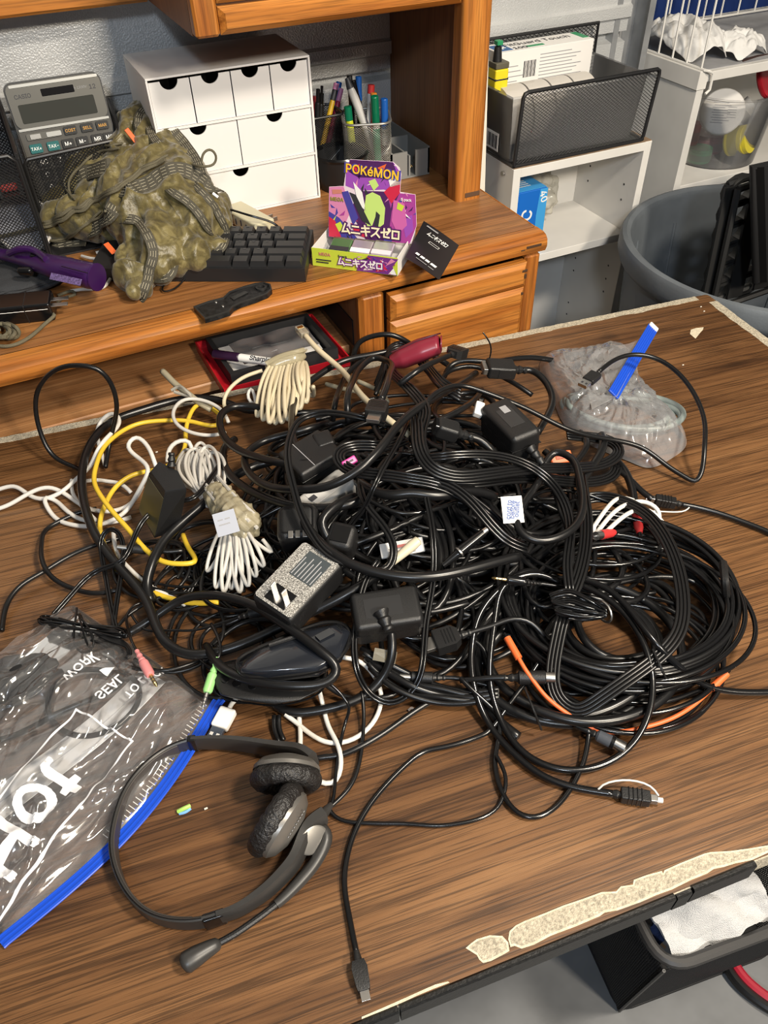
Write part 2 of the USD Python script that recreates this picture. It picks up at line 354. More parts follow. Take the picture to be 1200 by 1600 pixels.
d.part('edge_strip', box(.668, .6725, FY + .03, WY - .002, .7465, DZ, .0015), oak_x)
d.part('stile', box(.372, .411, .892, .915, 0, .746, .006), oak_z)
d.part('stile', box(.641, .668, .890, .925, 0, .746, .004), oak_z)
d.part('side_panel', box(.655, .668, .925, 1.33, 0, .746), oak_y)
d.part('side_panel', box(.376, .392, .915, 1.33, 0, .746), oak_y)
def drawer_front(x0, x1, z0, z1, y0, y1, b=.007):
    return hull([(x, y, z) for x in (x0, x1) for z in (z0, z1) for y in (y1,)] + [(x0 + b * sx, y0, z) for sx in (1,) for z in (z0 + b, z1 - b)] + [(x1 - b, y0, z) for z in (z0 + b, z1 - b)] + [(x, (y0 + y1) / 2 - .003, z) for x in (x0, x1) for z in (z0, z1)])
d.part('drawer_front', drawer_front(.414, .6385, .7035, .7415, .876, .895), oak_x)
p = d.part('drawer_front', drawer_front(.414, .6385, .50, .7005, .878, .895), oak_x)
d.part('drawer_front', drawer_front(.414, .6385, .28, .497, .878, .895), oak_x)
scuff = mat('dark_scuff', (.05, .022, .008), .7)
for (x, z, w, h) in ((.632, .731, .009, .004), (.634, .722, .004, .007), (.633, .693, .004, .004)):
    d.part('scuff_mark', box(x - w / 2, x + w / 2, .8755 if z > .70 else .8775, .8775 if z > .7 else .8795, z - h / 2, z + h / 2, .0004), scuff)
d.part('scuff_mark', box(.636, .662, FY - .0004, FY + .001, .760, .764, .0004), scuff)
d.part('scuff_mark', box(.627, .634, FY - .0004, FY + .001, .7585, .7605, .0004), scuff)
d.part('keyboard_tray', box(-.95, .372, .938, 1.30, .629, .645, .002), tray_wood)
d.part('tray_slide', box(.374, .3765, .93, 1.28, .648, .690), mat('slide_steel', (.03, .03, .032), .4, metal=.6))
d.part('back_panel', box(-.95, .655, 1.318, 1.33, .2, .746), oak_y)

h = Thing('oak_hutch', 'tall oak hutch standing on the desk, with a small overhead cabinet and a side post', 'hutch', (.4, 1.2, DZ))
h.part('side_panel', box(.643, .655, 1.078, WY - .001, DZ, 1.55), oak_y)
post = sg.box(.609, 1.046, .655, 1.082).buffer(-.009).buffer(.009, quad_segs=4)
h.part('post', move(extr(post, .775), (0, 0, DZ)), oak_z)
h.part('scuff_mark', box(.624, .650, 1.0450, 1.0475, DZ + .005, DZ + .012, .0004), mat('splintered_wood', (.09, .045, .022), .9))
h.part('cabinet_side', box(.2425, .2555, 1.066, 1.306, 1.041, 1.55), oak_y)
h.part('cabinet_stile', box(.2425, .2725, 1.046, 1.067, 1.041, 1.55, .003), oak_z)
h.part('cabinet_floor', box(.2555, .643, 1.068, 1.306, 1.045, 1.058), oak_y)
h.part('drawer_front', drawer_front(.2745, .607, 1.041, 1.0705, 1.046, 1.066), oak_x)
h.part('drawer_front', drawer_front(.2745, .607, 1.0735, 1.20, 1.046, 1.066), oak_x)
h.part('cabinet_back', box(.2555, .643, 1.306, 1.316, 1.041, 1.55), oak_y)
h.part('back_rail', box(-.95, .2425, 1.288, 1.308, 1.041, 1.16, .004), oak_x)

# ------------------------------------------------------------------ white board between desk and shelf
b = trimesh.creation.box([.11, .018, 1.15]); b = xf(b, rot([0, 1, 0], -4.4)); b.apply_translation([.711, 1.214, .60 + .26])
b = hull([(.676, y, z) for y in (1.205, 1.223) for z in (.25, 1.5)] + [(.783, y, .25) for y in (1.205, 1.223)] + [(.722, y, 1.5) for y in (1.205, 1.223)])
single('white_board', 'tall cream-white board edge standing between the oak hutch and the white shelf unit', 'board', b, mat('cream_board', (.74, .70, .60), .6))

# ------------------------------------------------------------------ white shelf unit
u = Thing('shelf_unit', 'narrow white chipboard shelf unit with an unfinished top, right of the desk', 'shelf', (.935, 1.25, 0))
UX0, UX1, UY0, UY1, UZ = .785, 1.087, 1.154, 1.345, .760
u.part('side_panel', box(UX0, UX0 + .0155, UY0, UY1, 0, UZ - .0005, .0006), white_paint)
u.part('side_panel', box(UX1 - .0155, UX1, UY0, UY1, 0, UZ - .0005, .0006), white_paint)
u.part('top_board', box(UX0 + .0155, UX1 - .0155, UY0, UY1, UZ - .0165, UZ - .001, .0006), white_paint)
u.part('raw_top', box(UX0 + .001, UX1 - .001, UY0 + .0015, UY1, UZ - .0005, UZ + .001), mat('raw_hardboard', (.23, .15, .09), .8, vary=.2, vscale=60), label='raw brown hardboard top')
u.part('shelf', box(UX0 + .0155, UX1 - .0155, UY0 + .003, UY1 - .006, .570, .5855, .0006), white_paint)
u.part('back_panel', box(UX0 + .0155, UX1 - .0155, UY1 - .006, UY1, 0, UZ - .017), white_paint)
pegs = []
for z in (.50, .47, .44, .36, .33, .30, .64, .67):
    for y in (1.19, 1.30):
        pegs += [cyl((UX1 - .0158, y, z), (UX1 - .0152, y, z), .0022, 8), cyl((UX0 + .0152, y, z), (UX0 + .0158, y, z), .0022, 8)]
u.part('peg_holes', cat(*pegs), dark_print, kind='stuff')
u.part('screw', cyl((UX0 - .0035, 1.185, .744), (UX0 + .001, 1.185, .744), .0042, 10), dull_metal)

# black mesh tray on the shelf unit
K = Thing('mesh_basket', 'black wire mesh basket with a high front, standing on top of the white shelf unit', 'basket', (.93, 1.25, UZ))
bm = mat('black_painted_steel', (.012, .012, .013), .4)
bx0, bx1, by0, by1, bz0, bz1 = .787, 1.066, 1.158, 1.335, UZ + .004, .880
K.part('base', cat(box(bx0, bx1, by0, by1, bz0 - .002, bz0, 0)), bm)
K.part('front_mesh', lattice((bx0 + .004, by0, bz0), (1, 0, 0), (0, 0, 1), bx1 - bx0 - .004, bz1 - bz0, .0076, .0050, .00050, skew=.06), bm, label='fine diamond wire mesh')
fr = spline([(bx0, by0, bz0 + .004), (bx0 + .006, by0, bz1 - .012), (bx0 + .018, by0, bz1), (bx1 - .006, by0, bz1), (bx1 + .004, by0, bz1 - .012), (bx1, by0, bz0 + .004)], .004)
fr = np.array([(bx0, by0, bz0), (bx0 + .006, by0, bz1 - .008), (bx0 + .009, by0, bz1 - .002), (bx0 + .016, by0, bz1), (bx1 + .002, by0, bz1), (bx1 + .007, by0, bz1 - .003), (bx1 + .008, by0, bz1 - .009), (bx1, by0, bz0 + .006), (bx1 - .004, by0, bz0), (bx0, by0, bz0)])
K.part('front_rim', tube(fr, .0034, 8), bm)
K.part('back_mesh', lattice((bx0, by1, bz0), (1, 0, 0), (0, 0, 1), bx1 - bx0, .155, .0095, .0062, .0006), bm)
K.part('back_rim', tube(np.array([(bx0, by1, bz0), (bx0, by1, bz0 + .155), (bx1, by1, bz0 + .155), (bx1, by1, bz0)]), .0034, 8), bm)
K.part('side_wire', tube(np.array([(bx0, by0, bz0), (bx0, by1, bz0)]), .0036, 8), bm)
K.part('side_wire', tube(np.array([(bx1, by0, bz0), (bx1, by1, bz0)]), .0036, 8), bm)

# clear tub with tape rolls in the basket
T = Thing('clear_tub', 'clear plastic shoe box tub inside the black mesh basket', 'tub', (.93, 1.22, UZ + .006))
def open_tub(x0, x1, y0, y1, z0, z1, t=.0012, fl=.008):
    def ring(k, z, i): return np.array([(x0 - k + i, y0 - k + i, z), (x1 + k - i, y0 - k + i, z), (x1 + k - i, y1 + k - i, z), (x0 - k + i, y1 + k - i, z)])
    rings = [ring(0, z0, 0), ring(fl, z1, 0), ring(fl + .005, z1, 0), ring(fl + .005, z1 + .0015, 0), ring(fl, z1 + .0015, t), ring(0, z0 + t, t)]
    V = np.vstack(rings); f = []
    for r in range(5):
        for k in range(4):
            a = r * 4 + k; b_ = r * 4 + (k + 1) % 4; f += [(a, b_, b_ + 4), (a, b_ + 4, a + 4)]
    f += [(0, 2, 1), (0, 3, 2), (20, 21, 22), (20, 22, 23)]
    return trimesh.Trimesh(V, f, process=False)
T.part('tub_body', open_tub(.785, 1.045, 1.172, 1.315, UZ + .0066, .872), clear_tub)
lab = box(-.0002, .0002, -.02, .02, -.015, .015)
T.part('barcode_label', move(lab, (.781, 1.225, .79)), white_print)
T.part('barcode', cat(*[box(.7802, .7806, 1.209 + k * .0036, 1.209 + k * .0036 + (.0012 if k % 3 else .0024), .779, .801) for k in range(9)]), dark_print)
tape_m = film('packing_tape_plastic', .66, tint=(.74, .70, .64), rough=.15, gloss=.06)
core_m = mat('tape_core_card', (.55, .45, .33), .7)
for k in range(5):
    x0 = .796 + k * .0465
    if k == 4: continue
    t = Thing('packing_tape_roll', ['clear packing tape roll nearest the open left end of the clear tub', 'clear packing tape roll, second from the left end of the clear tub', 'clear packing tape roll, third from the left end of the clear tub', 'clear packing tape roll, fourth and deepest along the clear tub'][k], 'tape', (x0 + .022, 1.236, UZ + .01), group='packing tape rolls')
    c = (1.236, .822); R = .048
    def ringx(r0, r1, xa, xb):
        m = lathe([(r0, xa), (r1, xa), (r1, xb), (r0, xb), (r0, xa)], 40); m.apply_transform(np.array([[0, 0, 1, 0], [1, 0, 0, c[0]], [0, 1, 0, c[1]], [0, 0, 0, 1.0]])); return m
    t.part('tape', ringx(.037, R, x0, x0 + .043), tape_m)
    t.part('core', ringx(.034, .0368, x0 + .0005, x0 + .0425), core_m)
    t.part('red_print', cat(*[move(box(-.0003, .0003, -.004, .004, -.003, .003), (x0 - .0003, c[0] + .042 * math.cos(a), c[1] + .042 * math.sin(a))) for a in (3.6, 4.2, 5.3)]), red_m)
# glove box
gx0, gx1, gz0, gz1 = .812, 1.010, UZ + .008, .912
G = Thing('glove_box', 'white cardboard box of exam gloves standing behind the tape rolls in the mesh basket', 'box', (.91, 1.29, gz0))
def glovebox():
    a = hull([(gx0, 1.288, gz0), (gx1, 1.288, gz0), (gx0, 1.312, gz0), (gx1, 1.312, gz0), (gx0 - .002, 1.272, gz1), (gx1 + .006, 1.272, gz1 + .006), (gx0 - .002, 1.328, gz1 - .004), (gx1 + .006, 1.328, gz1 + .004)])
    return box(gx0, gx1, 1.272, 1.3325, gz0, gz1)
G.part('carton', box(gx0, gx1, 1.270, 1.3285, gz0, gz1, .0008), white_card)
GB = mat('logo_blue', (.02, .10, .28), .5); GG = mat('label_green', (.02, .25, .10), .5)
def on_top(m, x, y, z, s=1): m = m.copy(); m.apply_translation([x, y, z]); return m
def on_front(m, x, y, z):
    m = m.copy(); m.apply_transform(np.array([[1, 0, 0, 0], [0, 0, -1, 0], [0, 1, 0, 0], [0, 0, 0, 1.0]])); m.apply_translation([x, y, z]); return m
G.part('logo_panel', box(gx0 + .004, gx0 + .034, 1.280, 1.318, gz1, gz1 + .0004), GB)
star = cat(*[xf(box(-.010, .010, -.0016, .0016, 0, .0003), rot([0, 0, 1], a)) for a in (20, 90, 160)])
G.part('logo_star', on_top(star, gx0 + .019, 1.299, gz1 + .0004), white_print)
G.part('lettering', on_top(text('FitGuard Touch', .014), gx0 + .100, 1.3085, gz1 + .0001), dark_print)
G.part('lettering', on_top(text('100', .011, bold=True), gx0 + .052, 1.2855, gz1 + .0001), dark_print)
G.part('green_patch', box(gx0 + .066, gx0 + .10, 1.281, 1.290, gz1, gz1 + .0004), GG)
G.part('green_patch', box(gx1 - .014, gx1 - .001, 1.285, 1.325, gz1, gz1 + .0005), GG)
G.part('barcode', cat(*[box(gx0 + .052 + k * .0024, gx0 + .052 + k * .0024 + (.0009 if k % 3 else .0016), 1.2696, 1.2702, .868, .894) for k in range(11)]), dark_print)
ln = []
for k in range(9):
    ln.append(box(gx0 + .085, gx0 + .085 + .095 * (.7 + .3 * ((k * 37) % 10) / 10), 1.2696, 1.2701, .900 - k * .0055, .9012 - k * .0055))
for k in range(5): ln.append(box(gx0 + .012, gx0 + .04 + .006 * (k % 3), 1.2696, 1.2701, .888 - k * .008, .8892 - k * .008))
G.part('fine_print', cat(*ln), grey_print)

# yellow bottle
Y = Thing('yellow_can', 'small yellow can with a dark cap and green nozzle, half hidden behind the white board', 'can', (.80, 1.25, UZ + .066))
ym = mat('yellow_paint', (.75, .60, .02), .4)
Y.part('can_body', move(rbox(.026, .026, .072, .003), (.797, 1.246, .862)), ym)
Y.part('cap', move(rbox(.0262, .0262, .010, .002), (.797, 1.246, .903)), mat('olive_cap', (.10, .09, .06), .5))
Y.part('nozzle', move(lathe([(0, 0), (.008, 0), (.006, .022), (0, .024)], 16), (.793, 1.246, .908)), black_matte)
Y.part('nozzle_tip', box(.788, .799, 1.240, 1.252, .932, .939, .001), GG)
Y.part('black_band', box(.7838, .8102, 1.2328, 1.2592, .880, .884, .001), dark_print)

# blue carton and clear bag in the shelf
bl = mat('carton_blue', (.008, .13, .52), .45); bl2 = mat('carton_light_blue', (.05, .32, .68), .45)
B = Thing('blue_carton', 'bright blue carton marked 40 on the middle shelf of the white unit', 'carton', (.835, 1.19, .586))
B.part('carton', box(.8015, .873, 1.168, 1.29, .5858, .7085, .001), bl)
B.part('light_panel', extr(sg.Polygon([(.855, .586), (.8732, .586), (.8732, .7083), (.857, .7083), (.853, .66)]), .0005).apply_transform(np.array([[1, 0, 0, 0], [0, 0, -1, 1.1682], [0, 1, 0, 0], [0, 0, 0, 1.0]])), bl2)
B.part('light_top', box(.8015, .8728, 1.172, 1.288, .7085, .7090), bl2)
t4 = text('40', .013, bold=True); t4 = xf(t4, rot([0, 0, 1], -75)); B.part('lettering', on_front(t4, .8655, 1.1677, .694), white_print)
t5 = text('SC', .022, bold=True); t5 = xf(t5, rot([0, 0, 1], 75)); B.part('lettering', on_front(t5, .829, 1.1677, .655), white_print)
B.part('fine_print', cat(*[box(.806 + .004 * (k % 2), .85, 1.19 + k * .008, 1.193 + k * .008, .7090, .7093) for k in range(5)]), white_print)
def crumple(center, rad, seed, amp=.25, sub=4, flat=None, fq=1.0):
    m = trimesh.creation.icosphere(subdivisions=sub, radius=1.0); v = m.vertices.copy()
    n = meshkit.fbm(v * 2.2 * fq + seed, 3, seed); r1 = np.clip(np.abs(meshkit.fbm(v * 2.0 * fq + seed * 1.7, 2, seed + 5) - .5) * 5, 0, 1)
    v = v * (1 + amp * (n - .5) * 2 - amp * .8 * (1 - r1) ** 2)[:, None] * np.asarray(rad) + np.asarray(center)
    if flat is not None: v[:, 2] = np.maximum(v[:, 2], flat)
    return trimesh.Trimesh(v, m.faces, process=False)
single('parts_bag', 'crumpled clear plastic bag of small clips, behind the blue carton on the middle shelf', 'bag', crumple((.922, 1.285, .642), (.055, .045, .058), 3, .28, flat=.5862), film('bag_of_clips_film', .62, tint=(.62, .59, .50), rough=.2, gloss=.05))

# ------------------------------------------------------------------ second white cabinet at the right
C = Thing('white_cabinet', 'worn white cabinet with an open front, standing behind the grey bin', 'cabinet', (1.6, 1.4, 0))
CX, CY, CZ = 1.262, 1.247, .828
wornw = mat('scuffed_white_board', (.66, .645, .61), .55, vary=.10, vscale=8)
C.part('side_panel', box(CX, CX + .018, CY, 1.60, 0, CZ - .018, .0008), wornw)
C.part('side_trim', box(CX - .003, CX + .02, CY - .002, 1.60, CZ - .030, CZ + .004, .001), white_paint)
C.part('top_board', box(CX + .018, 2.1, CY, 1.60, CZ - .018, CZ, .001), white_paint)
C.part('back_panel', box(CX + .018, 2.1, 1.60, 1.606, 0, CZ), wornw)
C.part('shelf', box(CX + .018, 2.1, CY + .01, 1.60, .585, .603, .001), white_paint)
C.part('side_panel', box(2.1, 2.118, CY, 1.60, 0, CZ, .0008), wornw)
C.part('top_liner', box(CX + .03, 2.09, CY + .012, 1.59, CZ, CZ + .001), mat('grey_shelf_liner', (.36, .36, .37), .6, vary=.2, vscale=15), label='grey worn liner on the cabinet top')
C.part('torn_patch', move(extr(sg.Polygon([(0, 0), (.05, .012), (.115, .018), (.06, .022), (.01, .014)]), .0006), (1.385, CY + .018, CZ + .001)), mat('torn_brown_board', (.06, .03, .025), .8))
R = Thing('wire_rack', 'white coated wire rack standing on the worn white cabinet', 'rack', (1.5, 1.4, CZ))
wm = mat('white_coated_wire', (.72, .70, .66), .4)
w = .0022
for k in range(8):
    y = 1.25 + .003 + k * .042
    R.part('upright_wire', tube(np.array([(CX + .004, y, CZ + .005), (CX + .004, y + .005, CZ + .24)]), w, 6), wm)
R.part('bottom_wire', tube(np.array([(CX + .004, 1.56, CZ + .006), (CX + .004, 1.243, CZ + .006), (CX + .010, 1.238, CZ + .005), (CX + .022, 1.237, CZ), (CX + .024, 1.238, CZ - .030), (CX + .014, 1.237, CZ - .036)]), .0028, 8), wm)
R.part('top_wire', tube(np.array([(CX + .004, 1.24, CZ + .24), (CX + .004, 1.58, CZ + .245)]), .0028, 8), wm)
for k in range(11):
    x = CX + .075 + k * .052
    R.part('back_wire', tube(np.array([(x, 1.56, CZ + .004), (x, 1.563, CZ + .11), (x + .004, 1.555, CZ + .125), (x + .008, 1.50, CZ + .13)]), w, 6), wm)
R.part('back_rail', tube(np.array([(CX + .004, 1.56, CZ + .006), (2.05, 1.56, CZ + .006)]), .0026, 8), wm)
R.part('front_rail', tube(spline([(CX + .16, 1.36, CZ + .115), (CX + .21, 1.365, CZ + .122), (CX + .25, 1.36, CZ + .10), (CX + .262, 1.355, CZ + .085), (CX + .34, 1.355, CZ + .088), (1.95, 1.355, CZ + .095)], .006), .0032, 8), wm)
# crumpled white cloth
def rag(ctr, ex, ey, dome, fold, seed, n=80):
    a = np.linspace(-1, 1, n); A_, B_ = np.meshgrid(a, a, indexing='ij'); r_ = np.sqrt(A_ ** 2 + B_ ** 2)
    k = np.where(r_ > 1, 1 / np.maximum(r_, 1e-6), 1) ** .6; P = np.asarray(ctr) + (A_ * k)[..., None] * np.asarray(ex) + (B_ * k)[..., None] * np.asarray(ey)
    q = np.stack([A_ * 1.5, B_ * 1.5, 0 * A_], -1); w_ = np.stack([meshkit.fbm(q * .8 + s_, 2, s_ + seed) for s_ in (1, 2, 3)], -1) - .5
    f1 = 1 - np.abs(meshkit.fbm(q + w_ * 3 + seed, 2, seed) - .5) * 5; f2 = 1 - np.abs(meshkit.fbm(q * 2.3 + w_ * 4 + seed, 2, seed + 1) - .5) * 4
    e_ = np.clip((1.25 - r_) * 2.5, 0, 1); P[..., 2] += np.maximum(.001, dome * np.clip(1 - .55 * r_ ** 2, 0, 1) + e_ * (fold * np.clip(f1, -.8, 1) + fold * .45 * np.clip(f2, -1, 1)))
    P[..., :2] += .036 * w_[..., :2]; return thick(grid_mesh(P), .0015)
cl = cat(rag((1.345, 1.385, CZ + .004), (.062, -.01, 0), (.02, .105, 0), .046, .011, 3), rag((1.405, 1.318, CZ + .003), (.058, .015, 0), (-.02, .050, 0), .034, .009, 9))
single('white_rag', 'crumpled white rag heaped on the worn white cabinet, under the wire rack', 'cloth', cl, mat('white_cotton', (.72, .71, .69), .9, bump=.3, bscale=200), smooth=True)
# tub of odds and ends inside the cabinet
tc = np.array([1.475, 1.365]); tz0, tz1 = .604, .748
Q = Thing('clear_canister', 'round clear plastic canister full of small tubs inside the white cabinet', 'canister', (tc[0], tc[1], tz0))
Q.part('canister_body', move(lathe([(0, 0), (.092, 0), (.108, tz1 - tz0), (.112, tz1 - tz0), (.112, tz1 - tz0 + .003), (.106, tz1 - tz0 + .003), (.090, .0015), (0, .0015)], 48), (tc[0], tc[1], tz0)), clear_tub)
o = Thing('white_tub', 'white tub with a round lid tilted towards the front of the clear canister', 'tub', (1.44, 1.33, .70))
Tm = frame((1.428, 1.325, .712), (.76, -.64, .0), (-.56, -.66, .50))
o.part('lid', xf(lathe([(0, 0), (.043, 0), (.046, .002), (.046, .013), (.044, .015), (0, .015)], 40), Tm), white_card)
o.part('fine_print', xf(cat(*[box(-.022 + .003 * (k % 2), .004 + .012 * ((k * 5) % 3) / 2, -.024 + k * .005, -.0225 + k * .005, .0151, .0155) for k in range(9)] + [box(.010, .028, -.012 + k * .005, -.0108 + k * .005, .0151, .0155) for k in range(5)]), Tm), grey_print)
def tub_item(name, label, cat_, c, r, hgt, col, tilt=0, az=0, group=None):
    o = Thing(name, label, cat_, c)
    Tm = trimesh.transformations.translation_matrix(c) @ rot([math.cos(math.radians(az)), math.sin(math.radians(az)), 0], tilt)
    o.part('pot', xf(lathe([(0, 0), (r * .9, 0), (r, .004), (r, hgt * .8), (r * .97, hgt * .82), (r * .97, hgt), (0, hgt)], 28), Tm), mat('pot_' + name, col, .4))
    o.part('band', xf(lathe([(r * 1.004, hgt * .2), (r * 1.012, hgt * .2), (r * 1.012, hgt * .62), (r * 1.004, hgt * .62), (r * 1.004, hgt * .2)], 28), Tm), mat('band_' + name, tuple(min(1, .5 * x + .05) for x in col), .5))
    return o
tub_item('yellow_pot', 'yellow plastic pot lying in the clear canister below the white lid', 'pot', (1.465, 1.318, .648), .030, .05, (.62, .52, .03), 70, 20)
tub_item('green_pot', 'green and white pot at the bottom left of the clear canister', 'pot', (1.415, 1.345, .607), .026, .03, (.04, .30, .12))
tub_item('red_pot', 'small red pot against the left wall of the clear canister', 'pot', (1.408, 1.375, .637), .017, .045, (.45, .03, .04))
tub_item('blue_pot', 'navy blue pot at the right of the clear canister', 'pot', (1.525, 1.335, .610), .027, .06, (.03, .06, .25))
tub_item('maroon_pot', 'maroon pot deep at the bottom of the clear canister', 'pot', (1.475, 1.385, .607), .035, .04, (.16, .03, .05))
tub_item('white_pot', 'white pot at the right rim of the clear canister', 'pot', (1.515, 1.36, .670), .025, .05, (.55, .54, .52), 40, 60)
o = Thing('red_tub', 'red plastic tub standing on edge at the right of the clear canister', 'tub', (1.53, 1.39, .74))
Tm = frame((1.565, 1.36, .748), (1, .5, .0), (-.4, -.8, .3)); o.part('lid', xf(lathe([(0, 0), (.034, 0), (.037, .003), (.037, .011), (.034, .013), (0, .013)], 32), Tm), mat('lid_red', (.50, .015, .03), .35))
o.part('rim', xf(lathe([(.037, .004), (.039, .004), (.039, .008), (.037, .008), (.037, .004)], 32), Tm), mat('lid_red_dark', (.35, .01, .02), .4))
# beyond the cabinet
bt = Thing('blue_tote', 'dark blue storage tote standing behind the wire rack in the far corner', 'tote', (1.75, 1.85, 0))
nb = mat('navy_tote', (.012, .035, .16), .5)
bt.part('tote_body', hull([(x, y, z) for z, k in ((0, .03), (.93, 0)) for x in (1.42 + k, 2.02 - k) for y in (1.70 + k, 2.1 - k)]), nb)
bt.part('rim', box(1.40, 2.04, 1.68, 2.12, .93, .96, .006), nb)
single('black_bag', 'black bag standing right of the blue tote behind the white cabinet', 'bag', crumple((2.35, 1.9, .55), (.24, .2, .55), 31, .2, 4, .001), mat('black_bag_cloth', (.012, .012, .013), .7))

# ------------------------------------------------------------------ grey bin
bin_m = mat('grey_bin_plastic', (.115, .130, .145), .5, bump=.1, bscale=300, vary=.12, vscale=14)
bc = (1.180, .900); BZ = .65
N = Thing('grey_bin', 'large round grey plastic bin behind the right end of the table', 'bin', (bc[0], bc[1], 0))
prof = [(0, 0), (.215, 0), (.222, .01), (.268, BZ - .055), (.272, BZ - .05), (.284, BZ - .042), (.289, BZ - .030), (.289, BZ - .010), (.285, BZ - .002), (.277, BZ), (.269, BZ - .004), (.265, BZ - .014), (.262, BZ - .06), (.214, .012), (0, .012)]
prof = [(r * .9204, z) for r, z in prof]
N.part('bin_body', move(lathe(prof, 72), (bc[0], bc[1], 0)), bin_m)
for a in (200, 20):
    ca, sa_ = math.cos(math.radians(a)), math.sin(math.radians(a))
    hb = rbox(.045, .15, .10, .014); hb = xf(hb, rot([0, 0, 1], a)); N.part('handle', move(hb, (bc[0] + ca * .241, bc[1] + sa_ * .241, BZ - .10)), bin_m)
N.part('stiffening_rib', cat(*[cyl((bc[0] + .221 * math.cos(a), bc[1] + .221 * math.sin(a), .31), (bc[0] + .241 * math.cos(a), bc[1] + .241 * math.sin(a), .59), .004, 8) for a in np.linspace(0, 2 * np.pi, 13)[:-1]]), bin_m)
cm = mat('black_crate_plastic', (.013, .013, .013), .5)
def crate(name, label, A, D, right, depth, cols, rows):
    A, D, right = np.array(A, float), np.array(D, float), np.array(right, float); up = D - A; n = np.cross(right, up); n /= np.linalg.norm(n)
    t = Thing(name, label, 'crate', tuple(A))
    B, C_ = A + right, D + right
    for s in (0, 1):
        o = n * depth * s
        t.part('frame_bar', tube(np.array([A + o, D + o]), .006, 6), cm); t.part('frame_bar', tube(np.array([B + o, C_ + o]), .006, 6), cm)
        t.part('frame_bar', tube(np.array([D + o, C_ + o]), .006, 6), cm); t.part('frame_bar', tube(np.array([A + o, B + o]), .006, 6), cm)
    for c in range(cols):
        for r_ in range(rows):
            ctr = A + right * ((c + .5) / cols) + up * ((r_ + .5) / rows); e1 = right / cols * .5; e2 = up / rows * .62
            L = np.array([ctr + e1 * math.cos(q) + e2 * math.sin(q) for q in np.linspace(0, 2 * np.pi, 15)[:-1]])
            t.part('lattice_loop', sweep(L, rect_prof(.005, depth * .8), closed=True, up=n), cm)
    for c in range(cols + 1):
        q = A + right * (c / cols); t.part('upright_slat', sweep(np.array([q + n * depth * .5, q + up + n * depth * .5]), rect_prof(.005, depth), up=right), cm)
    return t
A = at(1098, 474, .53); D = at(1137, 288, .745)
crate('black_crate', 'black plastic lattice crate leaning inside the grey bin', A, D, (.26, -.045, .05), .030, 5, 6)
A2 = at(1182, 440, .60); D2 = at(1176, 262, .80)
t = Thing('black_tray', 'plain black plastic tray leaning over the lattice crate in the grey bin', 'tray', tuple(A2))
rr = np.array((.20, -.05, .02))
t.part('tray_panel', hull([A2 + k for k in (np.zeros(3), rr)] + [D2 + k for k in (np.zeros(3), rr)] + [A2 + k + (.004, -.018, .006) for k in (np.zeros(3), rr)] + [D2 + k + (.004, -.018, .006) for k in (np.zeros(3), rr)]), black_matte)
t.part('rim', tube(np.array([A2, D2, D2 + rr]), .007, 8), black_matte)
t.part('worn_corner', move(rbox(.022, .012, .012, .004), A2 * .45 + D2 * .55 + (.045, -.02, .0)), mat('scuffed_grey', (.22, .20, .17), .8))
single('clear_wrap', 'crumpled clear plastic wrap lying at the bottom of the grey bin', 'plastic', crumple((bc[0] - .03, bc[1] - .01, .345), (.17, .17, .075), 41, .35, 5), clear_film)
tg = Thing('white_strip', 'small white plastic strip on the clear wrap in the grey bin', 'strip', at(1010, 420, .40))
ps = np.array((bc[0] - .055, bc[1] - .02, .424)); T_ = frame(ps, (1, -.05, .1), (-.2, -.6, .7)); tg.part('strip', xf(rbox(.055, .02, .003, .001), T_), white_card)
tg.part('crease', xf(move(rbox(.050, .001, .0034, .0004), (0, .004, .0)), T_), grey_print)

# ------------------------------------------------------------------ floor basket and hose
S = Thing('floor_basket', 'black wire mesh waste basket on the concrete floor under the front table edge', 'basket', (.5, .2, 0))
bd = frame((0, 0, 0), (1, -.15, 0))[:3, :3]
def bp(a, b_, z, o=(.364, .106)): q = bd @ np.array([a, b_, 0]); return np.array([o[0] + q[0], o[1] + q[1], z])
W_, D_, HB = .31, .25, .325
rim = [bp(*p, HB) for p in ((0, 0), (W_, 0), (W_, D_), (0, D_))]; bot = [bp(*p, .004) for p in ((.030, .028), (W_ - .03, .028), (W_ - .03, D_ - .028), (.03, D_ - .028))]
mesh_m = mat('black_basket_wire', (.014, .014, .015), .42)
for k in range(4):
    k2 = (k + 1) % 4; nu = 52 if k % 2 == 0 else 42
    S.part('mesh_side', quad_lattice(bot[k], bot[k2], rim[k2], rim[k], nu, 62, .0007), mesh_m, label='side panel of fine wire mesh')
S.part('base', hull(bot + [q + (0, 0, .003) for q in bot]), mesh_m)
def rounded_loop(P, r, n=5):
    out = []
    for i, p in enumerate(P):
        a = P[i - 1] - p; b_ = P[(i + 1) % len(P)] - p; a = a / np.linalg.norm(a); b_ = b_ / np.linalg.norm(b_)
        for t_ in np.linspace(0, 1, n): out.append(p + a * r * (1 - t_) ** 2 + b_ * r * t_ ** 2)
    return np.array(out)
S.part('rim', tube(rounded_loop(rim, .035, 8), .0068, 10, closed=True), charcoal)
for k in range(4): S.part('corner_wire', tube(np.array([bot[k], rim[k]]), .002, 6), mesh_m)
S.part('base_wire', tube(rounded_loop(bot, .02, 5), .0025, 6, closed=True), mesh_m)
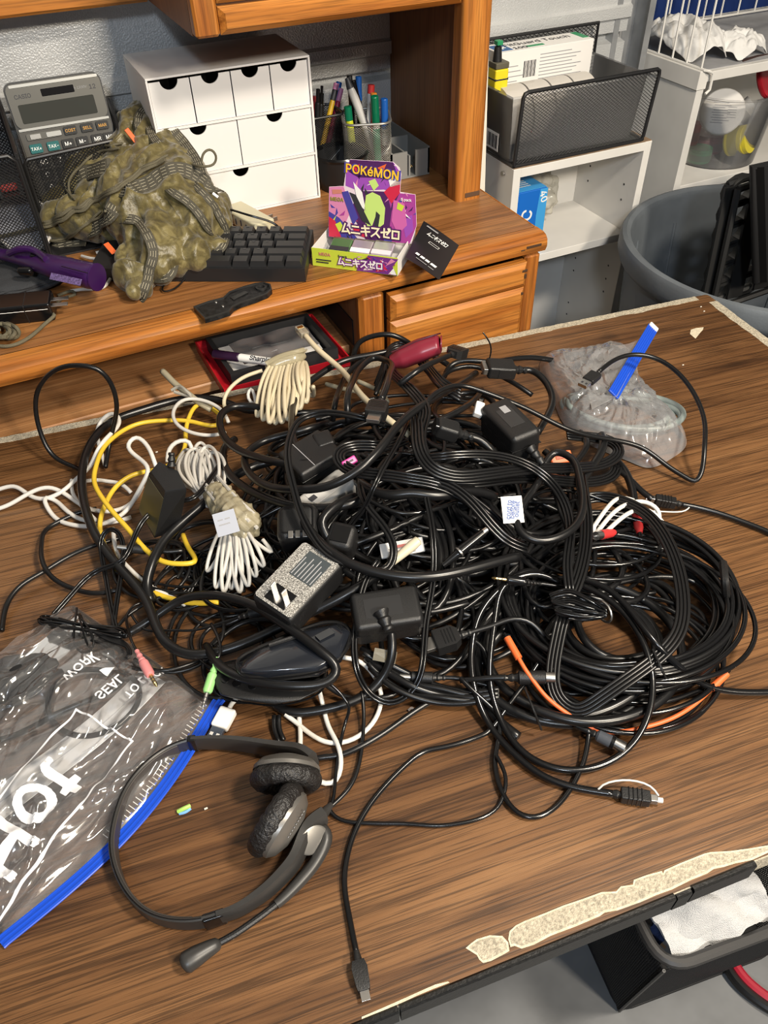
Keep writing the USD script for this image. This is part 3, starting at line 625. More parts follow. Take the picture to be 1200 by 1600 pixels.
# towel: a draped folded sheet
def cloth(name, label, ctr, ex, ey, dome, mat_, seed, fold=.010, n=46, cat_='cloth', t=.004):
    a = np.linspace(-1, 1, n); A_, B_ = np.meshgrid(a, a, indexing='ij')
    P = np.asarray(ctr) + A_[..., None] * np.asarray(ex) + B_[..., None] * np.asarray(ey)
    q = np.stack([A_ * 2.1, B_ * 2.1, 0 * A_], -1)
    z = dome * (1 - .6 * A_ ** 2 - .7 * B_ ** 2) + fold * (meshkit.fbm(q + seed, 4, seed) - .5) * 2 + fold * np.sin(6 * A_ + 3 * B_ + seed)
    P[..., 2] += z; P[..., :2] += .010 * (meshkit.fbm(q * 1.3 + 9 + seed, 2, seed + 3) - .5)[..., None]
    return single(name, label, cat_, thick(grid_mesh(P), t), mat_)
tw = mat('white_towel', (.60, .60, .60), .95, bump=.9, bscale=900)
c0 = at(1098, 1412, .338)
cloth('white_towel', 'white terry towel draped over the top of the floor basket', c0, (.066, -.006, .004), (-.008, .036, .020), .016, tw, 3, .006)
cloth('navy_cloth', 'navy blue cloth tucked under the white towel in the floor basket', at(1080, 1466, .305) + (0, .028, 0), (.034, -.005, 0), (.003, .018, .004), .010, mat('navy_cloth', (.012, .025, .085), .9, bump=.3, bscale=300), 8, .009)
yb = Thing('yellow_bottle', 'yellow bottle showing through the mesh at the left of the floor basket', 'bottle', at(1000, 1560, .05))
q0 = at(1006, 1530, .10) + (.012, .02, 0); q1 = at(1012, 1478, .19) + (.012, .02, 0)
yb.part('bottle', tube(np.array([q0, q0 * .5 + q1 * .5, q1]), .011, 14), ym); yb.part('cap', cyl(q1, q1 + (q1 - q0) * .18, .009, 12), dark_print)
pk = Thing('paper_packet', 'small pale packet standing between the navy cloth and the basket side', 'packet', at(1030, 1470, .2))
pk.part('packet', xf(rbox(.010, .05, .075, .002), frame(at(1029, 1472, .24), (1, .3, .1))), mat('pale_packet', (.35, .36, .38), .5)); pk.part('stripe', xf(move(rbox(.0104, .02, .012, .001), (0, 0, .018)), frame(at(1029, 1472, .24), (1, .3, .1))), mat('tan_stripe', (.45, .28, .15), .5))
single('dark_bundle', 'dark rolled cloth filling the back of the floor basket', 'cloth', crumple(bp(.19, .15, .14), (.08, .07, .12), 51, .2, 4, .012), mat('dark_bundle_cloth', (.02, .02, .022), .9))
hz = .011
hs = Thing('red_hose', 'red and black hose lying on the concrete floor at the right of the basket', 'hose', at(1180, 1540, 0))
def floor_pts(ps, z): return [at(x, y, z) for x, y in ps]
hs.part('red_hose', tube(spline(floor_pts([(1130, 1462), (1140, 1490), (1158, 1522), (1190, 1552), (1240, 1580), (1320, 1600)], hz), .008), .0075, 10), mat('hose_red', (.36, .012, .03), .4))
hs.part('black_hose', tube(spline(floor_pts([(1116, 1462), (1128, 1494), (1148, 1530), (1182, 1562), (1235, 1592), (1320, 1615)], hz), .008), .0075, 10), black)

# ------------------------------------------------------------------ the table
far_l, far_r, near_r, near_l = np.array((-.95, 1.0183)), np.array((.926, .792)), np.array((.851, .043)), np.array((-.95, .2413))
tp = sg.Polygon([far_l, far_r, near_r, near_l]); tp = tp.buffer(-.006).buffer(.006, quad_segs=4)
W = Thing('folding_table', 'worn walnut-laminate folding table carrying the cable heap, its front edge chipped', 'table', (0, .5, 0))
W.part('table_top', move(extr(tp, .026), (0, 0, TZ - .026)), walnut)
W.part('core_edge', move(extr(tp.buffer(-.0005).difference(tp.buffer(-.004)), .0245), (0, 0, TZ - .0263)).apply_translation([0, 0, 0]), chip) if False else None
# exposed particleboard strips along the far and right edges (ragged inner border)
def ragged(P0, P1, w0, w1, seed, step=.006, jag=.0012, out=.0012):
    P0, P1 = np.asarray(P0, float), np.asarray(P1, float); L = np.linalg.norm(P1 - P0); n = int(L / step); e = (P1 - P0) / L; nn = np.array([e[1], -e[0]])
    t = np.linspace(0, 1, n); r1 = np.random.default_rng(seed)
    w = np.interp(t, [0, 1], [w0, w1]) + jag * np.convolve(r1.normal(size=n), np.ones(3) / 3, 'same')
    o = out * r1.uniform(0, 1, n)
    a = P0 + np.outer(t * L, e); return sg.Polygon(np.vstack([a - nn * o[:, None], (a + nn * w[:, None])[::-1]])).buffer(0)
W.part('worn_edge', move(extr(ragged(far_l, far_r + (far_l - far_r) * .012, .0125, .011, 4), .0006), (0, 0, TZ - .0002)), chip, label='bare particleboard strip along the far edge')
W.part('worn_edge', move(extr(ragged(far_r + (near_r - far_r) * .03, near_r, .0145, .015, 5), .0006), (0, 0, TZ - .0002)), chip, label='bare particleboard strip along the right edge')
W.part('edge_core', move(extr(tp.buffer(.0006).difference(tp.buffer(-.003)).intersection(sg.box(-2, .3, 2, 2)), .022), (0, 0, TZ - .0235)), chip)
def px_poly(ps): return sg.Polygon([at(x, y, TZ)[:2] for x, y in ps])
def f7(ps): return [(600 + x / 2, 1280 + y / 2) for x, y in ps]
P1 = px_poly(f7([(255, 403), (272, 388), (290, 375), (330, 363), (370, 365), (388, 385), (392, 412), (375, 422), (360, 430), (335, 443), (310, 450), (298, 440), (290, 425)]))
P2 = px_poly(f7([(392, 350), (412, 332), (440, 318), (500, 295), (560, 270), (620, 250), (680, 228), (725, 226), (740, 210), (778, 205), (780, 190), (820, 175), (868, 162), (872, 170), (876, 160), (920, 140), (1000, 108), (1020, 103), (1080, 100), (1140, 92), (1210, 80), (1290, 60), (1290, 80), (1200, 105), (1150, 128), (1100, 138), (1060, 150), (1030, 156), (1010, 170), (960, 190), (900, 220), (850, 238), (800, 260), (730, 285), (690, 292), (675, 303), (600, 335), (520, 365), (470, 392), (430, 405), (408, 396), (395, 400), (388, 375)]))
P3 = px_poly(f7([(90, 548), (130, 530), (160, 517), (200, 507), (205, 511), (150, 532), (100, 553), (60, 572), (0, 597), (-70, 625), (-70, 618), (0, 588)]))
P4 = px_poly([(1040 + x / 7.5, 430 + y / 7.5) for x, y in ((285, 690), (295, 640), (360, 620), (445, 612), (438, 640), (405, 675), (350, 745))])
for Pn, lb in ((P1, 'small torn laminate patch'), (P2, 'long torn strip of bare particleboard at the front edge'), (P3, 'thin torn sliver at the front edge'), (P4, 'pentagonal bare chip near the far right corner')):
    W.part('worn_patch', move(extr(Pn, .0004), (0, 0, TZ - .0001)), chip_pale, label=lb)
    inner = Pn.buffer(-.0016)
    if not inner.is_empty and Pn is not P4: W.part('worn_core', move(extr(inner, .0007), (0, 0, TZ - .0001)), chip)
# black T-moulding along the front edge, broken in pieces
fe = near_r - near_l; fe = fe / np.linalg.norm(fe); fn = np.array([fe[1], -fe[0]])
def mould(px0, px1, dz=0):
    a0 = (at(*px0, TZ)[:2] - near_l) @ fe; a1 = (at(*px1, TZ)[:2] - near_l) @ fe
    p0, p1 = near_l + fe * a0, near_l + fe * a1; o = fn * .0022
    return sweep(np.array([(*(p0 + o), TZ - .0108 + dz), (*(p1 + o), TZ - .0108 + dz)]), rect_prof(.0052, .0245, .0014), up=(0, 0, 1))
mo = mat('black_edge_moulding', (.006, .006, .006), .38, spec=.35, bump=.12, bscale=400)
W.part('edge_moulding', mould((300, 1705), (620, 1571)), mo); W.part('edge_moulding', mould((623, 1570), (1053, 1399)), mo)
W.part('edge_moulding', mould((1056, 1397), (1079, 1388), -.002), mo); W.part('edge_moulding', mould((1081, 1387), (1177, 1346), .0005), mo)
W.part('front_core', sweep(np.array([(*(near_l + fn * .0005), TZ - .013), (*(near_r + fn * .0005), TZ - .013)]), rect_prof(.001, .025), up=(0, 0, 1)), chip)
fm = mat('table_frame_steel', (.05, .05, .052), .45, metal=.5)
for (x, y) in ((-.75, .35), (-.75, .88), (.76, .16), (.80, .70)): W.part('leg', cyl((x, y, 0), (x, y, TZ - .027), .013, 14), fm)
W.part('leg_brace', cyl((.762, .16, .10), (.80, .70, .10), .009, 10), fm); W.part('leg_brace', cyl((-.75, .35, .10), (-.75, .88, .10), .009, 10), fm)
for x, y, r_ in ((822, 832, 2), (1067, 571, 2), (160, 1342, 1.5), (282, 1327, 1.2), (330, 1300, 1)):
    pass

# ------------------------------------------------------------------ things on the desk
X0, X1, Y0, Y1, Z0, Z1 = .192, .428, 1.168, 1.312, DZ, .9775
M_ = Thing('drawer_chest', 'white cardboard mini chest of seven drawers with half-round finger notches, on the desk', 'drawer chest', ((X0 + X1) / 2, 1.24, DZ))
ctop = mat('white_board_outer', (.74, .72, .70), .6)
tk = .0028; za, zb = .9095, .8420
case = [box(X0, X1, Y0, Y1, Z1 - tk, Z1, .0005), box(X0, X1, Y0, Y1, Z0, Z0 + tk, .0005), box(X0, X0 + tk, Y0, Y1, Z0 + tk, Z1 - tk), box(X1 - tk, X1, Y0, Y1, Z0 + tk, Z1 - tk), box(X0 + tk, X1 - tk, Y1 - tk, Y1, Z0 + tk, Z1 - tk), box(X0 + tk, X1 - tk, Y0 + .0006, Y1, za, za + tk), box(X0 + tk, X1 - tk, Y0 + .0006, Y1, zb, zb + tk)]
M_.part('case', cat(*case), ctop)
def dfront(x0, x1, z0, z1, rad=.0135, off=0.0, tilt=0.0):
    w_ = x1 - x0; g = sg.box(0, 0, w_, z1 - z0).difference(sg.Point(w_ * (.5 + off), z1 - z0 + .001).buffer(rad, quad_segs=10))
    m = extr(g, .0022); m.apply_transform(np.array([[1, 0, 0, x0], [0, 0, 1, Y0 + .0030], [0, 1, 0, z0], [0, 0, 0, 1.0]])); m.invert() if m.volume < 0 else None
    if tilt: m = xf(m, trimesh.transformations.rotation_matrix(tilt, [0, 0, 1], [x0, Y0 + .003, z0]))
    return m
def drawer(x0, x1, z0, z1, rad, off=0., tilt=0.):
    fr_ = dfront(x0, x1, z0, z1, rad, off, tilt)
    bd_ = cat(box(x0 + .001, x0 + .003, Y0 + .008, Y1 - .01, z0, z1 - .008), box(x1 - .003, x1 - .001, Y0 + .008, Y1 - .01, z0, z1 - .008), box(x0 + .001, x1 - .001, Y0 + .008, Y1 - .01, z0, z0 + .002))
    p_ = M_.part('drawer', fr_, ctop); M_.part('drawer_tray', bd_, mat('drawer_inner', (.12, .10, .09), .8), parent=p_)
xs = np.linspace(X0 + tk, X1 - tk, 5)
for k in range(4): drawer(xs[k] + .0008, xs[k + 1] - .0008, za + tk + .0006, Z1 - tk - .0035, .0125, 0, .012 if k == 3 else 0)
xm = X0 + (X1 - X0) * .50
drawer(X0 + tk + .0006, xm - .0006, zb + tk + .0005, za - .0012, .0125, .0, .006); drawer(xm + .0006, X1 - tk - .001, zb + tk + .0005, za - .0012, .0125)
drawer(X0 + tk + .0006, X1 - tk - .001, Z0 + tk + .0005, zb - .0012, .0125, -.02)

# calculator leaning in a mesh organiser
cA = np.array((.0165, 1.226, .792)); cU = np.array((0, .032, .180)); cU /= np.linalg.norm(cU)
Tc = np.eye(4); Tc[:3, 0] = (1, 0, 0); Tc[:3, 1] = cU; Tc[:3, 2] = np.cross((1, 0, 0), cU); Tc[:3, 3] = cA
CW, CH = .130, .185
Cc = Thing('desk_calculator', 'large silver desk calculator leaning in the black mesh organiser at the left of the desk', 'calculator', cA)
def rb(w, h, t_, r): return move(extr(rrect(w, h, r), t_), (0, 0, 0))
def cp(name, m, x, y, z, mt, parent=None, label=None): return Cc.part(name, xf(move(m, (x, y, z)), Tc), mt, parent, label)
silver = mat('calculator_silver', (.115, .112, .10), .42, metal=.35)
silver2 = mat('calculator_face', (.075, .072, .065), .45, metal=.3)
cp('body', rb(CW, CH, .014, .012), CW / 2, CH / 2, -.014, mat('calculator_shell', (.05, .05, .05), .3))
cp('face_plate', rb(CW - .004, .055, .0018, .010), CW / 2, CH - .0295, 0, silver, label='bright silver upper face')
cp('lower_face', rb(CW - .004, CH - .058, .0012, .004), CW / 2, (CH - .058) / 2 + .001, 0, silver2)
cp('hinge_strip', rb(CW - .006, .003, .0008, .001), CW / 2, CH - .0580, .0016, mat('silver_strip', (.6, .6, .57), .3, metal=.5))
cp('top_edge', rb(CW - .012, .0035, .001, .0012), CW / 2 + .002, CH - .0048, .0015, mat('silver_strip', None))
cp('display', rb(.102, .0235, .0006, .002), CW / 2 - .002, CH - .0390, .0016, mat('calculator_lcd', (.045, .046, .040), .12))
cp('solar_cell', rb(.044, .0090, .0006, .001), CW / 2 + .004, CH - .0165, .0016, mat('solar_cell_dark', (.010, .009, .009), .12))
cp('lettering', text('CASIO', .0050, .0003, True), .022, CH - .0175, .0018, dark_print)
cp('lettering', text('DM-1200V', .0030, .0003), CW - .033, CH - .0165, .0018, grey_print); cp('lettering', text('12', .0055, .0003, True), CW - .014, CH - .0175, .0018, dark_print)
cp('slider', rb(.046, .0085, .0022, .002), .033, CH - .0675, .001, silver); cp('slider_knob', rb(.014, .006, .0012, .001), .022, CH - .0675, .0032, dull_metal); cp('slider_knob', rb(.020, .006, .0012, .001), .047, CH - .0675, .0032, mat('silver_strip', None))
kb_ = mat('calculator_key_black', (.018, .018, .018), .4); kt_ = mat('calculator_key_teal', (.01, .12, .12), .4); ko = mat('orange_print', (.55, .28, .05), .5)
def key(s, x, y, w=.0155, h_=.0105, m=kb_, pm=white_print, th=.0052):
    p_ = cp('key', rb(w, h_, .0035, .0016), x, y, .001, m); cp('lettering', text(s, th, .0003, True), x, y, .0046, pm, parent=p_)
key('COST', .070, CH - .0665, .017, .0105, kb_, ko, .0038); key('SELL', .0935, CH - .0665, .017, .0105, kb_, ko, .0038); key('MAR', .115, CH - .0665, .017, .0105, kb_, ko, .0038)
for s, x, m in (('TAX+', .018, kt_), ('TAX-', .0415, kt_), ('M+', .062, kb_), ('M-', .082, kb_), ('MR', .1035, kb_), ('MC', .1205, kb_)): key(s, x, CH - .0825, .0165, .0115, m, white_print, .0048 if len(s) < 3 else .0040)
for r_, row in enumerate((('AC', '7', '8', '9', 'x'), ('C', '4', '5', '6', '-'), ('0', '1', '2', '3', '+'))):
    for k, s in enumerate(row): key(s, .022 + k * .0225, CH - .1005 - r_ * .0165, .0175, .0125, kb_, white_print, .006)

O = Thing('mesh_organiser', 'black wire mesh desk organiser holding the calculator at the left of the desk', 'organiser', (0, 1.15, DZ))
def panel(A, B, h0, h1, cw=.0052, corner=.0):
    A, B = np.array(A, float), np.array(B, float); U = np.array((0, 0, 1.0)); L = np.linalg.norm(B - A); n = int(L / cw); nv = max(3, int(max(h0, h1) / .0046))
    O.part('mesh_panel', quad_lattice(A, B, B + U * h1, A + U * h0, n, nv, .0006), bm)
    O.part('panel_rim', tube(np.array([A, A + U * (h0 - .006), A + U * h0 + (B - A) / L * .006, B + U * h1 - (B - A) / L * .008, B + U * (h1 - .008), B, A]), .0028, 8), bm)
panel((.012, 1.200, DZ + .003), (.146, 1.200, DZ + .003), .116, .122)
panel((.150, 1.204, DZ + .003), (.154, 1.30, DZ + .003), .124, .150)
panel((-.12, 1.15, DZ + .003), (.003, 1.15, DZ + .003), .140, .140)
panel((.006, 1.154, DZ + .003), (.008, 1.30, DZ + .003), .140, .185)
panel((-.12, 1.29, DZ + .003), (.004, 1.29, DZ + .003), .205, .205)
O.part('base', box(-.12, .155, 1.15, 1.30, DZ + .0005, DZ + .003), bm)
ez = aty(14, 293, 1.172)[2]; O.part('bay_shelf', box(-.12, .003, 1.153, 1.288, ez - .0065, ez - .0050), bm)
single('red_eraser', 'small red eraser inside the left bay of the mesh organiser', 'eraser', xf(rbox(.022, .010, .009, .003), frame(aty(14, 293, 1.172), (1, .0, .03))), mat('faded_red', (.55, .07, .06), .5))

# keyboard
k0 = at(478, 441, DZ); k1 = at(300, 440.5, DZ); ke = (k1 - k0); ke[2] = 0; ke /= np.linalg.norm(ke); kn = np.array([ke[1], -ke[0], 0]); kn = kn if kn[1] > 0 else -kn
Kb = Thing('keyboard', 'compact black mechanical keyboard, its left half under the olive bag', 'keyboard', k0)
KW, KD = .292, .104
def kbox(a0, a1, b0, b1, z0, z1, slope=.0):
    return hull([k0 * (1, 1, 0) + ke * a + kn * b_ + np.array((0, 0, DZ + (z + slope * b_ if z > 0 else z))) for a in (a0, a1) for b_ in (b0, b1) for z in (z0, z1)])
kcase = mat('keyboard_case', (.014, .014, .015), .42); kcap = mat('keycap_black', (.020, .020, .021), .40)
Kb.part('case', kbox(0, KW, 0, KD, .0008, .019, .075), kcase)
U_ = .01905
rows = [[2] + [1] * 13, [1.5] + [1] * 12 + [1.5], [2.25] + [1] * 11 + [1.75], [2.75] + [1] * 10 + [2.25], [1.25] * 4 + [6.25] + [1.25] * 3]
def keycap(a0, a1, b0, b1, z):
    pts = []
    for (ia, ib, zz) in ((.0005, .0005, 0), (.0028, .0022, .0085)):
        for a in (a0 + ia, a1 - ia):
            for b_ in (b0 + ib - (.001 if zz else 0), b1 - ib - (.002 if zz else 0)): pts.append(k0 * (1, 1, 0) + ke * a + kn * b_ + np.array((0, 0, DZ + z + zz + .075 * b_)))
    return hull(pts)
for r_, row in enumerate(rows):
    a = .0035; b0 = KD - .0045 - (r_ + 1) * U_
    for w_ in row:
        if a < .235: 
            kp = Kb.part('key', keycap(a, a + w_ * U_, b0, b0 + U_, .0185 + .001 * (4 - r_) * .3), kcap)
            if r_ < 4 and w_ == 1 and a < .16:
                c_ = k0 * (1, 1, 0) + ke * (a + U_ * .55) + kn * (b0 + U_ * .68) + np.array((0, 0, DZ + .0185 + .0085 + .075 * (b0 + U_ * .68) + .0004 * (4 - r_)))
                Kb.part('key_legend', xf(rbox(.004, .0022, .0005, .0001), frame(c_, -ke)), mat('dim_legend', (.06, .06, .06), .5), parent=kp)
        a += w_ * U_
# cable of the keyboard
single('keyboard_cable', 'thin black keyboard cable curving behind the keyboard on the desk', 'cable', tube(spline([at(442, 372, DZ + .012), at(432, 352, DZ + .022), at(402, 340, DZ + .035), at(372, 331, DZ + .04), at(350, 333, DZ + .03), at(345, 352, DZ + .015), at(355, 366, DZ + .006)], .004), .0016, 8), black)
# cream power block
e0, e1, e2 = at(353, 325, DZ + .020), at(405, 354, DZ + .020), at(370, 311, DZ + .020)
Tp = frame((e0 + e1) / 2 + (e2 - e0) / 2 - np.array((0, 0, .010)), e1 - e0, (0, 0, 1)); Lb = np.linalg.norm(e1 - e0); Wb = np.linalg.norm(e2 - e0)
Pb = Thing('cream_power_block', 'cream three-way power adapter block lying on the desk behind the keyboard', 'adapter', tuple(Tp[:3, 3]))
crm = mat('cream_plastic', (.56, .52, .36), .4)
Pb.part('body', xf(rbox(Lb, Wb, .020, .003), Tp), crm)
for k in range(6): Pb.part('socket_slot', xf(move(rbox(.0028, .002, .009, .0005), (-Lb / 2 + .010 + k * (Lb - .02) / 5, -Wb / 2, .001 if k % 2 else -.001)), Tp), dark_print)
for k in range(2): Pb.part('prong', xf(move(rbox(.0018, .014, .006, .0004), (Lb * .22 + .012 * k, Wb / 2 + .006, .002)), Tp), dull_metal)

# flat black scraper
def f5(ps): return [(280 + x / 2.609, 300 + y / 2.609) for x, y in ps]
sc = [at(x, y, DZ + .006)[:2] for x, y in f5([(58, 470), (120, 447), (180, 432), (205, 408), (260, 388), (310, 374), (345, 370), (372, 378), (378, 398), (360, 416), (310, 436), (250, 455), (220, 470), (205, 488), (160, 503), (105, 519), (85, 498)])]
Sc = Thing('scraper', 'flat worn black metal scraper lying near the front edge of the desk', 'scraper', (*np.mean(sc, 0), DZ))
wornblk = mat('worn_black_metal', (.014, .014, .015), .42, metal=.3, vary=.8, vscale=160)
sp = sg.Polygon(sc)
Sc.part('body', move(extr(sp.buffer(-.0005).buffer(.0005), .0055), (0, 0, DZ + .0003)), wornblk)
Sc.part('rim', move(extr(sp.difference(sp.buffer(-.0022)), .0015), (0, 0, DZ + .0058)), mat('worn_edge_metal', (.05, .05, .05), .4, metal=.6))
Sc.part('inset_panel', move(extr(sg.Polygon([at(x, y, DZ + .006)[:2] for x, y in f5([(208, 432), (270, 405), (282, 412), (222, 442)])]), .0012), (0, 0, DZ + .0058)), mat('inset_dark', (.012, .012, .012), .3))
Sc.part('hole_rim', xf(lathe([(.0045, 0), (.0075, 0), (.0075, .002), (.0045, .002), (.0045, 0)], 20), trimesh.transformations.translation_matrix(at(280 + 335 / 2.609, 300 + 392 / 2.609, DZ + .0058))), mat('worn_edge_metal', None))
for x, y in ((178, 466), (150, 450)): Sc.part('rivet', move(lathe([(0, 0), (.002, 0), (.0015, .0012), (0, .0014)], 12), at(280 + x / 2.609, 300 + y / 2.609, DZ + .0058)), dull_metal)

# trading card display box
b0 = at(489, 415, DZ); b1 = at(621, 432, DZ); be = (b1 - b0) * (1, 1, 0); BL = np.linalg.norm(be); be = be / BL; bn = np.array([-be[1], be[0], 0])
def bx(a, b_, z): return b0 * (1, 1, 0) + be * a + bn * b_ + np.array((0, 0, DZ + z))
V_ = Thing('card_box', 'open trading card display box in purple and lime with yellow lettering, on the desk', 'box', tuple(b0))
lime = mat('lime_print', (.52, .62, .05), .5); purple = mat('purple_print', (.16, .03, .22), .45); pink = mat('pink_print', (.62, .22, .40), .45); pale = mat('pale_pink_print', (.72, .60, .66), .5)
redp = mat('crimson_print', (.55, .02, .06), .45); navy = mat('indigo_print', (.06, .05, .30), .45); yel = mat('yellow_print', (.80, .50, .03), .45)
BD, BH = .088, .026; r_b = np.random.default_rng(5); vio_ = mat('violet_print', (.30, .07, .42), .45)
def bpanel(a0, a1, c0, c1, z0, z1, t_=.0008):
    return hull([bx(a, c, z) for a in (a0, a1) for c in (c0, c1) for z in (z0, z1)])
V_.part('front_wall', bpanel(0, BL, 0, .001, .0004, BH), lime)
V_.part('side_wall', bpanel(0, .001, .001, BD, .0004, BH), white_card); V_.part('side_wall', bpanel(BL - .001, BL, .001, BD, .0004, BH), white_card)
V_.part('back_wall', bpanel(0, BL, BD, BD + .001, .0004, BH), white_card); V_.part('floor_panel', bpanel(.001, BL - .001, .001, BD, .0004, .0012), white_card)
def Tfront(a, z, b_=-.0003, lean=0.0):
    T_ = np.eye(4); up = np.array((0, 0, 1.0)) * math.cos(lean) + bn * math.sin(lean)
    T_[:3, 0] = be; T_[:3, 1] = up; T_[:3, 2] = np.cross(be, up); T_[:3, 3] = bx(a, b_, z); return T_
V_.part('printed_shape', xf(extr([(0, 0), (.058, .0), (.052, .012), (.060, .0235), (.018, .024), (.012, .015), (.004, .008)], .0003), Tfront(BL - .0585, .0012)), purple)
for ps, m_ in (([(.028, .002), (.045, .006), (.036, .020)], redp), ([(.010, .002), (.024, .004), (.016, .010)], pale), ([(.042, .012), (.056, .020), (.050, .023)], pink), ([(.006, .016), (.02, .022), (.012, .012)], dark_print), ([(.046, .001), (.057, .001), (.053, .010)], white_print), ([(.020, .012), (.032, .016), (.025, .007)], white_print)):
    V_.part('printed_shape', xf(extr(ps, .0003), Tfront(BL - .0585, .0012, -.0006)), m_)
def put_text(m_, a, z, mt, b_=-.0004, lean=0.0, name='lettering', off=0.0):
    T_ = Tfront(a, z, b_, lean); V_.part(name, xf(move(m_, (0, 0, off)), T_), mt)
KS = ['mu', 'ni', 'ki', 'su', 'ze', 'ro']
for k in range(22):
    x, y = r_b.uniform(BL - .056, BL - .004), r_b.uniform(.003, .022); a_, L_ = r_b.uniform(0, 6.28), r_b.uniform(.003, .009); w_ = .0016
    V_.part('printed_shape', xf(extr(sg.Polygon([(x, y), (x + L_ * math.cos(a_), y + L_ * math.sin(a_) * .5), (x - w_ * math.sin(a_), y + w_ * math.cos(a_))]).intersection(sg.box(BL - .057, .0015, BL - .001, .024)), .0003), Tfront(0, 0, -.0007 - .00004 * (k % 5))), [pink, redp, white_print, navy, dark_print, vio_][k % 6])
put_text(kana(KS, .0098, .17, .0004, .12), BL * .57, .0125, purple, -.0010); put_text(kana(KS, .0098, .17, .0004), BL * .57, .0125, white_print, -.0015)
put_text(text('MEGA', .0042, .0003, True), .019, .0190, mat('pinkish_text', (.55, .2, .15), .5)); put_text(text('5 pack', .0030, .0003, True), .045, .0190, dark_print)
put_text(strokes([[(-.012, 0), (.010, 0)], [(-.012, -.0035), (.006, -.0035)]], .0014), .018, .0105, dark_print)
# display back panel
lean = .10; PB = .050
def pp(x, y): # pixel on the panel -> local coordinates along be and up
    T_ = Tfront(0, 0, PB, lean); n = T_[:3, 2]; o = T_[:3, 3]; d_ = ray(x, y); s = ((o - EYE) @ n) / (d_ @ n); q = EYE + d_ * s - o; return (q @ T_[:3, 0], q @ T_[:3, 1])
outl = [(514, 292), (530, 291), (537, 291), (541, 262), (547, 249), (614, 253), (624, 262), (627, 272), (625, 300), (649, 304), (651, 352), (643, 381), (580, 376), (513, 370)]
PO = sg.Polygon([pp(*q) for q in outl])
Tp2 = Tfront(0, 0, PB, lean)
V_.part('display_panel', xf(move(extr(PO, .0010), (0, 0, -.0010)), Tp2), pale, label='raised printed display panel')
def art(ps, m_, lvl): V_.part('printed_shape', xf(move(extr(sg.Polygon([pp(*q) for q in ps]).buffer(0).intersection(PO.buffer(-.0003)), .00025), (0, 0, .0002 * lvl)), Tp2), m_)
dp = mat('dark_plum_print', (.07, .015, .10), .45); lg = mat('pale_lime_print', (.50, .68, .18), .45); vio = mat('violet_print', (.30, .07, .42), .45)
mg_ = mat('magenta_print', (.36, .05, .28), .45)
art([(541, 262), (547, 249), (614, 253), (627, 272), (625, 302), (600, 296), (560, 298), (540, 290)], vio, 0)
r_a = np.random.default_rng(12); pal = [pink, redp, navy, white_print, vio, dp, lime, pale, dark_print, mat('magenta_print', None)]
for k in range(46):
    x, y = r_a.uniform(516, 646), r_a.uniform(256, 372); a_, L_ = r_a.uniform(0, 6.28), r_a.uniform(6, 20); w_ = r_a.uniform(2, 5)
    art([(x, y), (x + L_ * math.cos(a_), y + L_ * math.sin(a_)), (x + L_ * .5 * math.cos(a_) - w_ * math.sin(a_), y + L_ * .5 * math.sin(a_) + w_ * math.cos(a_))], pal[k % 10], 1 + .12 * (k % 7))
art([(545, 268), (547, 249), (614, 253), (620, 270), (600, 278), (560, 277)], dp, 1)
art([(514, 292), (537, 291), (548, 330), (530, 372), (513, 370)], pink, 0); art([(600, 300), (649, 304), (651, 352), (640, 381), (604, 378)], mat('magenta_print', (.36, .05, .28), .45), 0)
art([(514, 330), (530, 340), (560, 374), (513, 370)], navy, 1); art([(514, 338), (524, 345), (534, 372), (514, 369)], redp, 2)
art([(560, 298), (625, 300), (612, 330), (606, 378), (572, 375), (548, 330)], dp, 1)
art([(572, 305), (582, 300), (594, 306), (602, 325), (600, 350), (592, 356), (588, 335), (582, 352), (574, 356), (568, 340)], lg, 2)
art([(576, 283), (586, 279), (592, 290), (584, 298)], lg, 2)
art([(552, 284), (566, 300), (572, 330), (560, 318)], white_print, 2); art([(600, 300), (627, 274), (626, 300), (612, 318)], redp, 2); art([(606, 276), (627, 268), (626, 288), (610, 292)], white_print, 2)
art([(546, 300), (556, 304), (580, 352), (566, 345)], dark_print, 3); art([(588, 330), (594, 336), (590, 362), (584, 360)], dark_print, 3); art([(534, 300), (544, 298), (560, 340), (552, 352)], navy, 2)
art([(615, 312), (632, 318), (636, 352), (622, 366), (612, 345)], mat('rose_print', (.55, .12, .36), .4), 2); art([(622, 316), (632, 322), (628, 330), (620, 326)], lime, 3); art([(600, 356), (616, 360), (612, 378), (600, 378)], navy, 2); art([(548, 348), (566, 356), (574, 372), (556, 366)], redp, 3)
art([(524, 350), (532, 346), (538, 356), (530, 362)], lime, 3); art([(628, 340), (644, 336), (646, 360), (634, 372)], vio, 1); art([(519, 296), (534, 296), (536, 302), (520, 303)], mat('pinkish_text', None), 2)
art([(590, 262), (604, 256), (598, 270)], orange_m, 2); art([(552, 262), (562, 256), (560, 272)], redp, 2)
def ptext(m_, x, y, mt, lvl, rz=0.0):
    u_, v_ = pp(x, y); V_.part('lettering', xf(move(xf(m_, rot([0, 0, 1], rz)), (u_, v_, .0002 * lvl)), Tp2), mt)
pk_ = text('POKéMON', .0108, .0005, True)
for dx, dy in ((-.0007, 0), (.0007, 0), (0, .0007), (0, -.0007)): pass
ptext(sa_m := xf(text('POKéMON', .0112, .0004, True), np.diag([1.03, 1.12, 1, 1.0])), 582, 268, navy, 4, -3); ptext(pk_, 582, 268, yel, 7, -3)
ptext(kana(KS, .0130, .17, .0004, .13), 579, 361, dp, 5, -1); ptext(kana(KS, .0130, .17, .0005), 579, 361, mat('cream_print', (.80, .74, .50), .5), 8, -1)
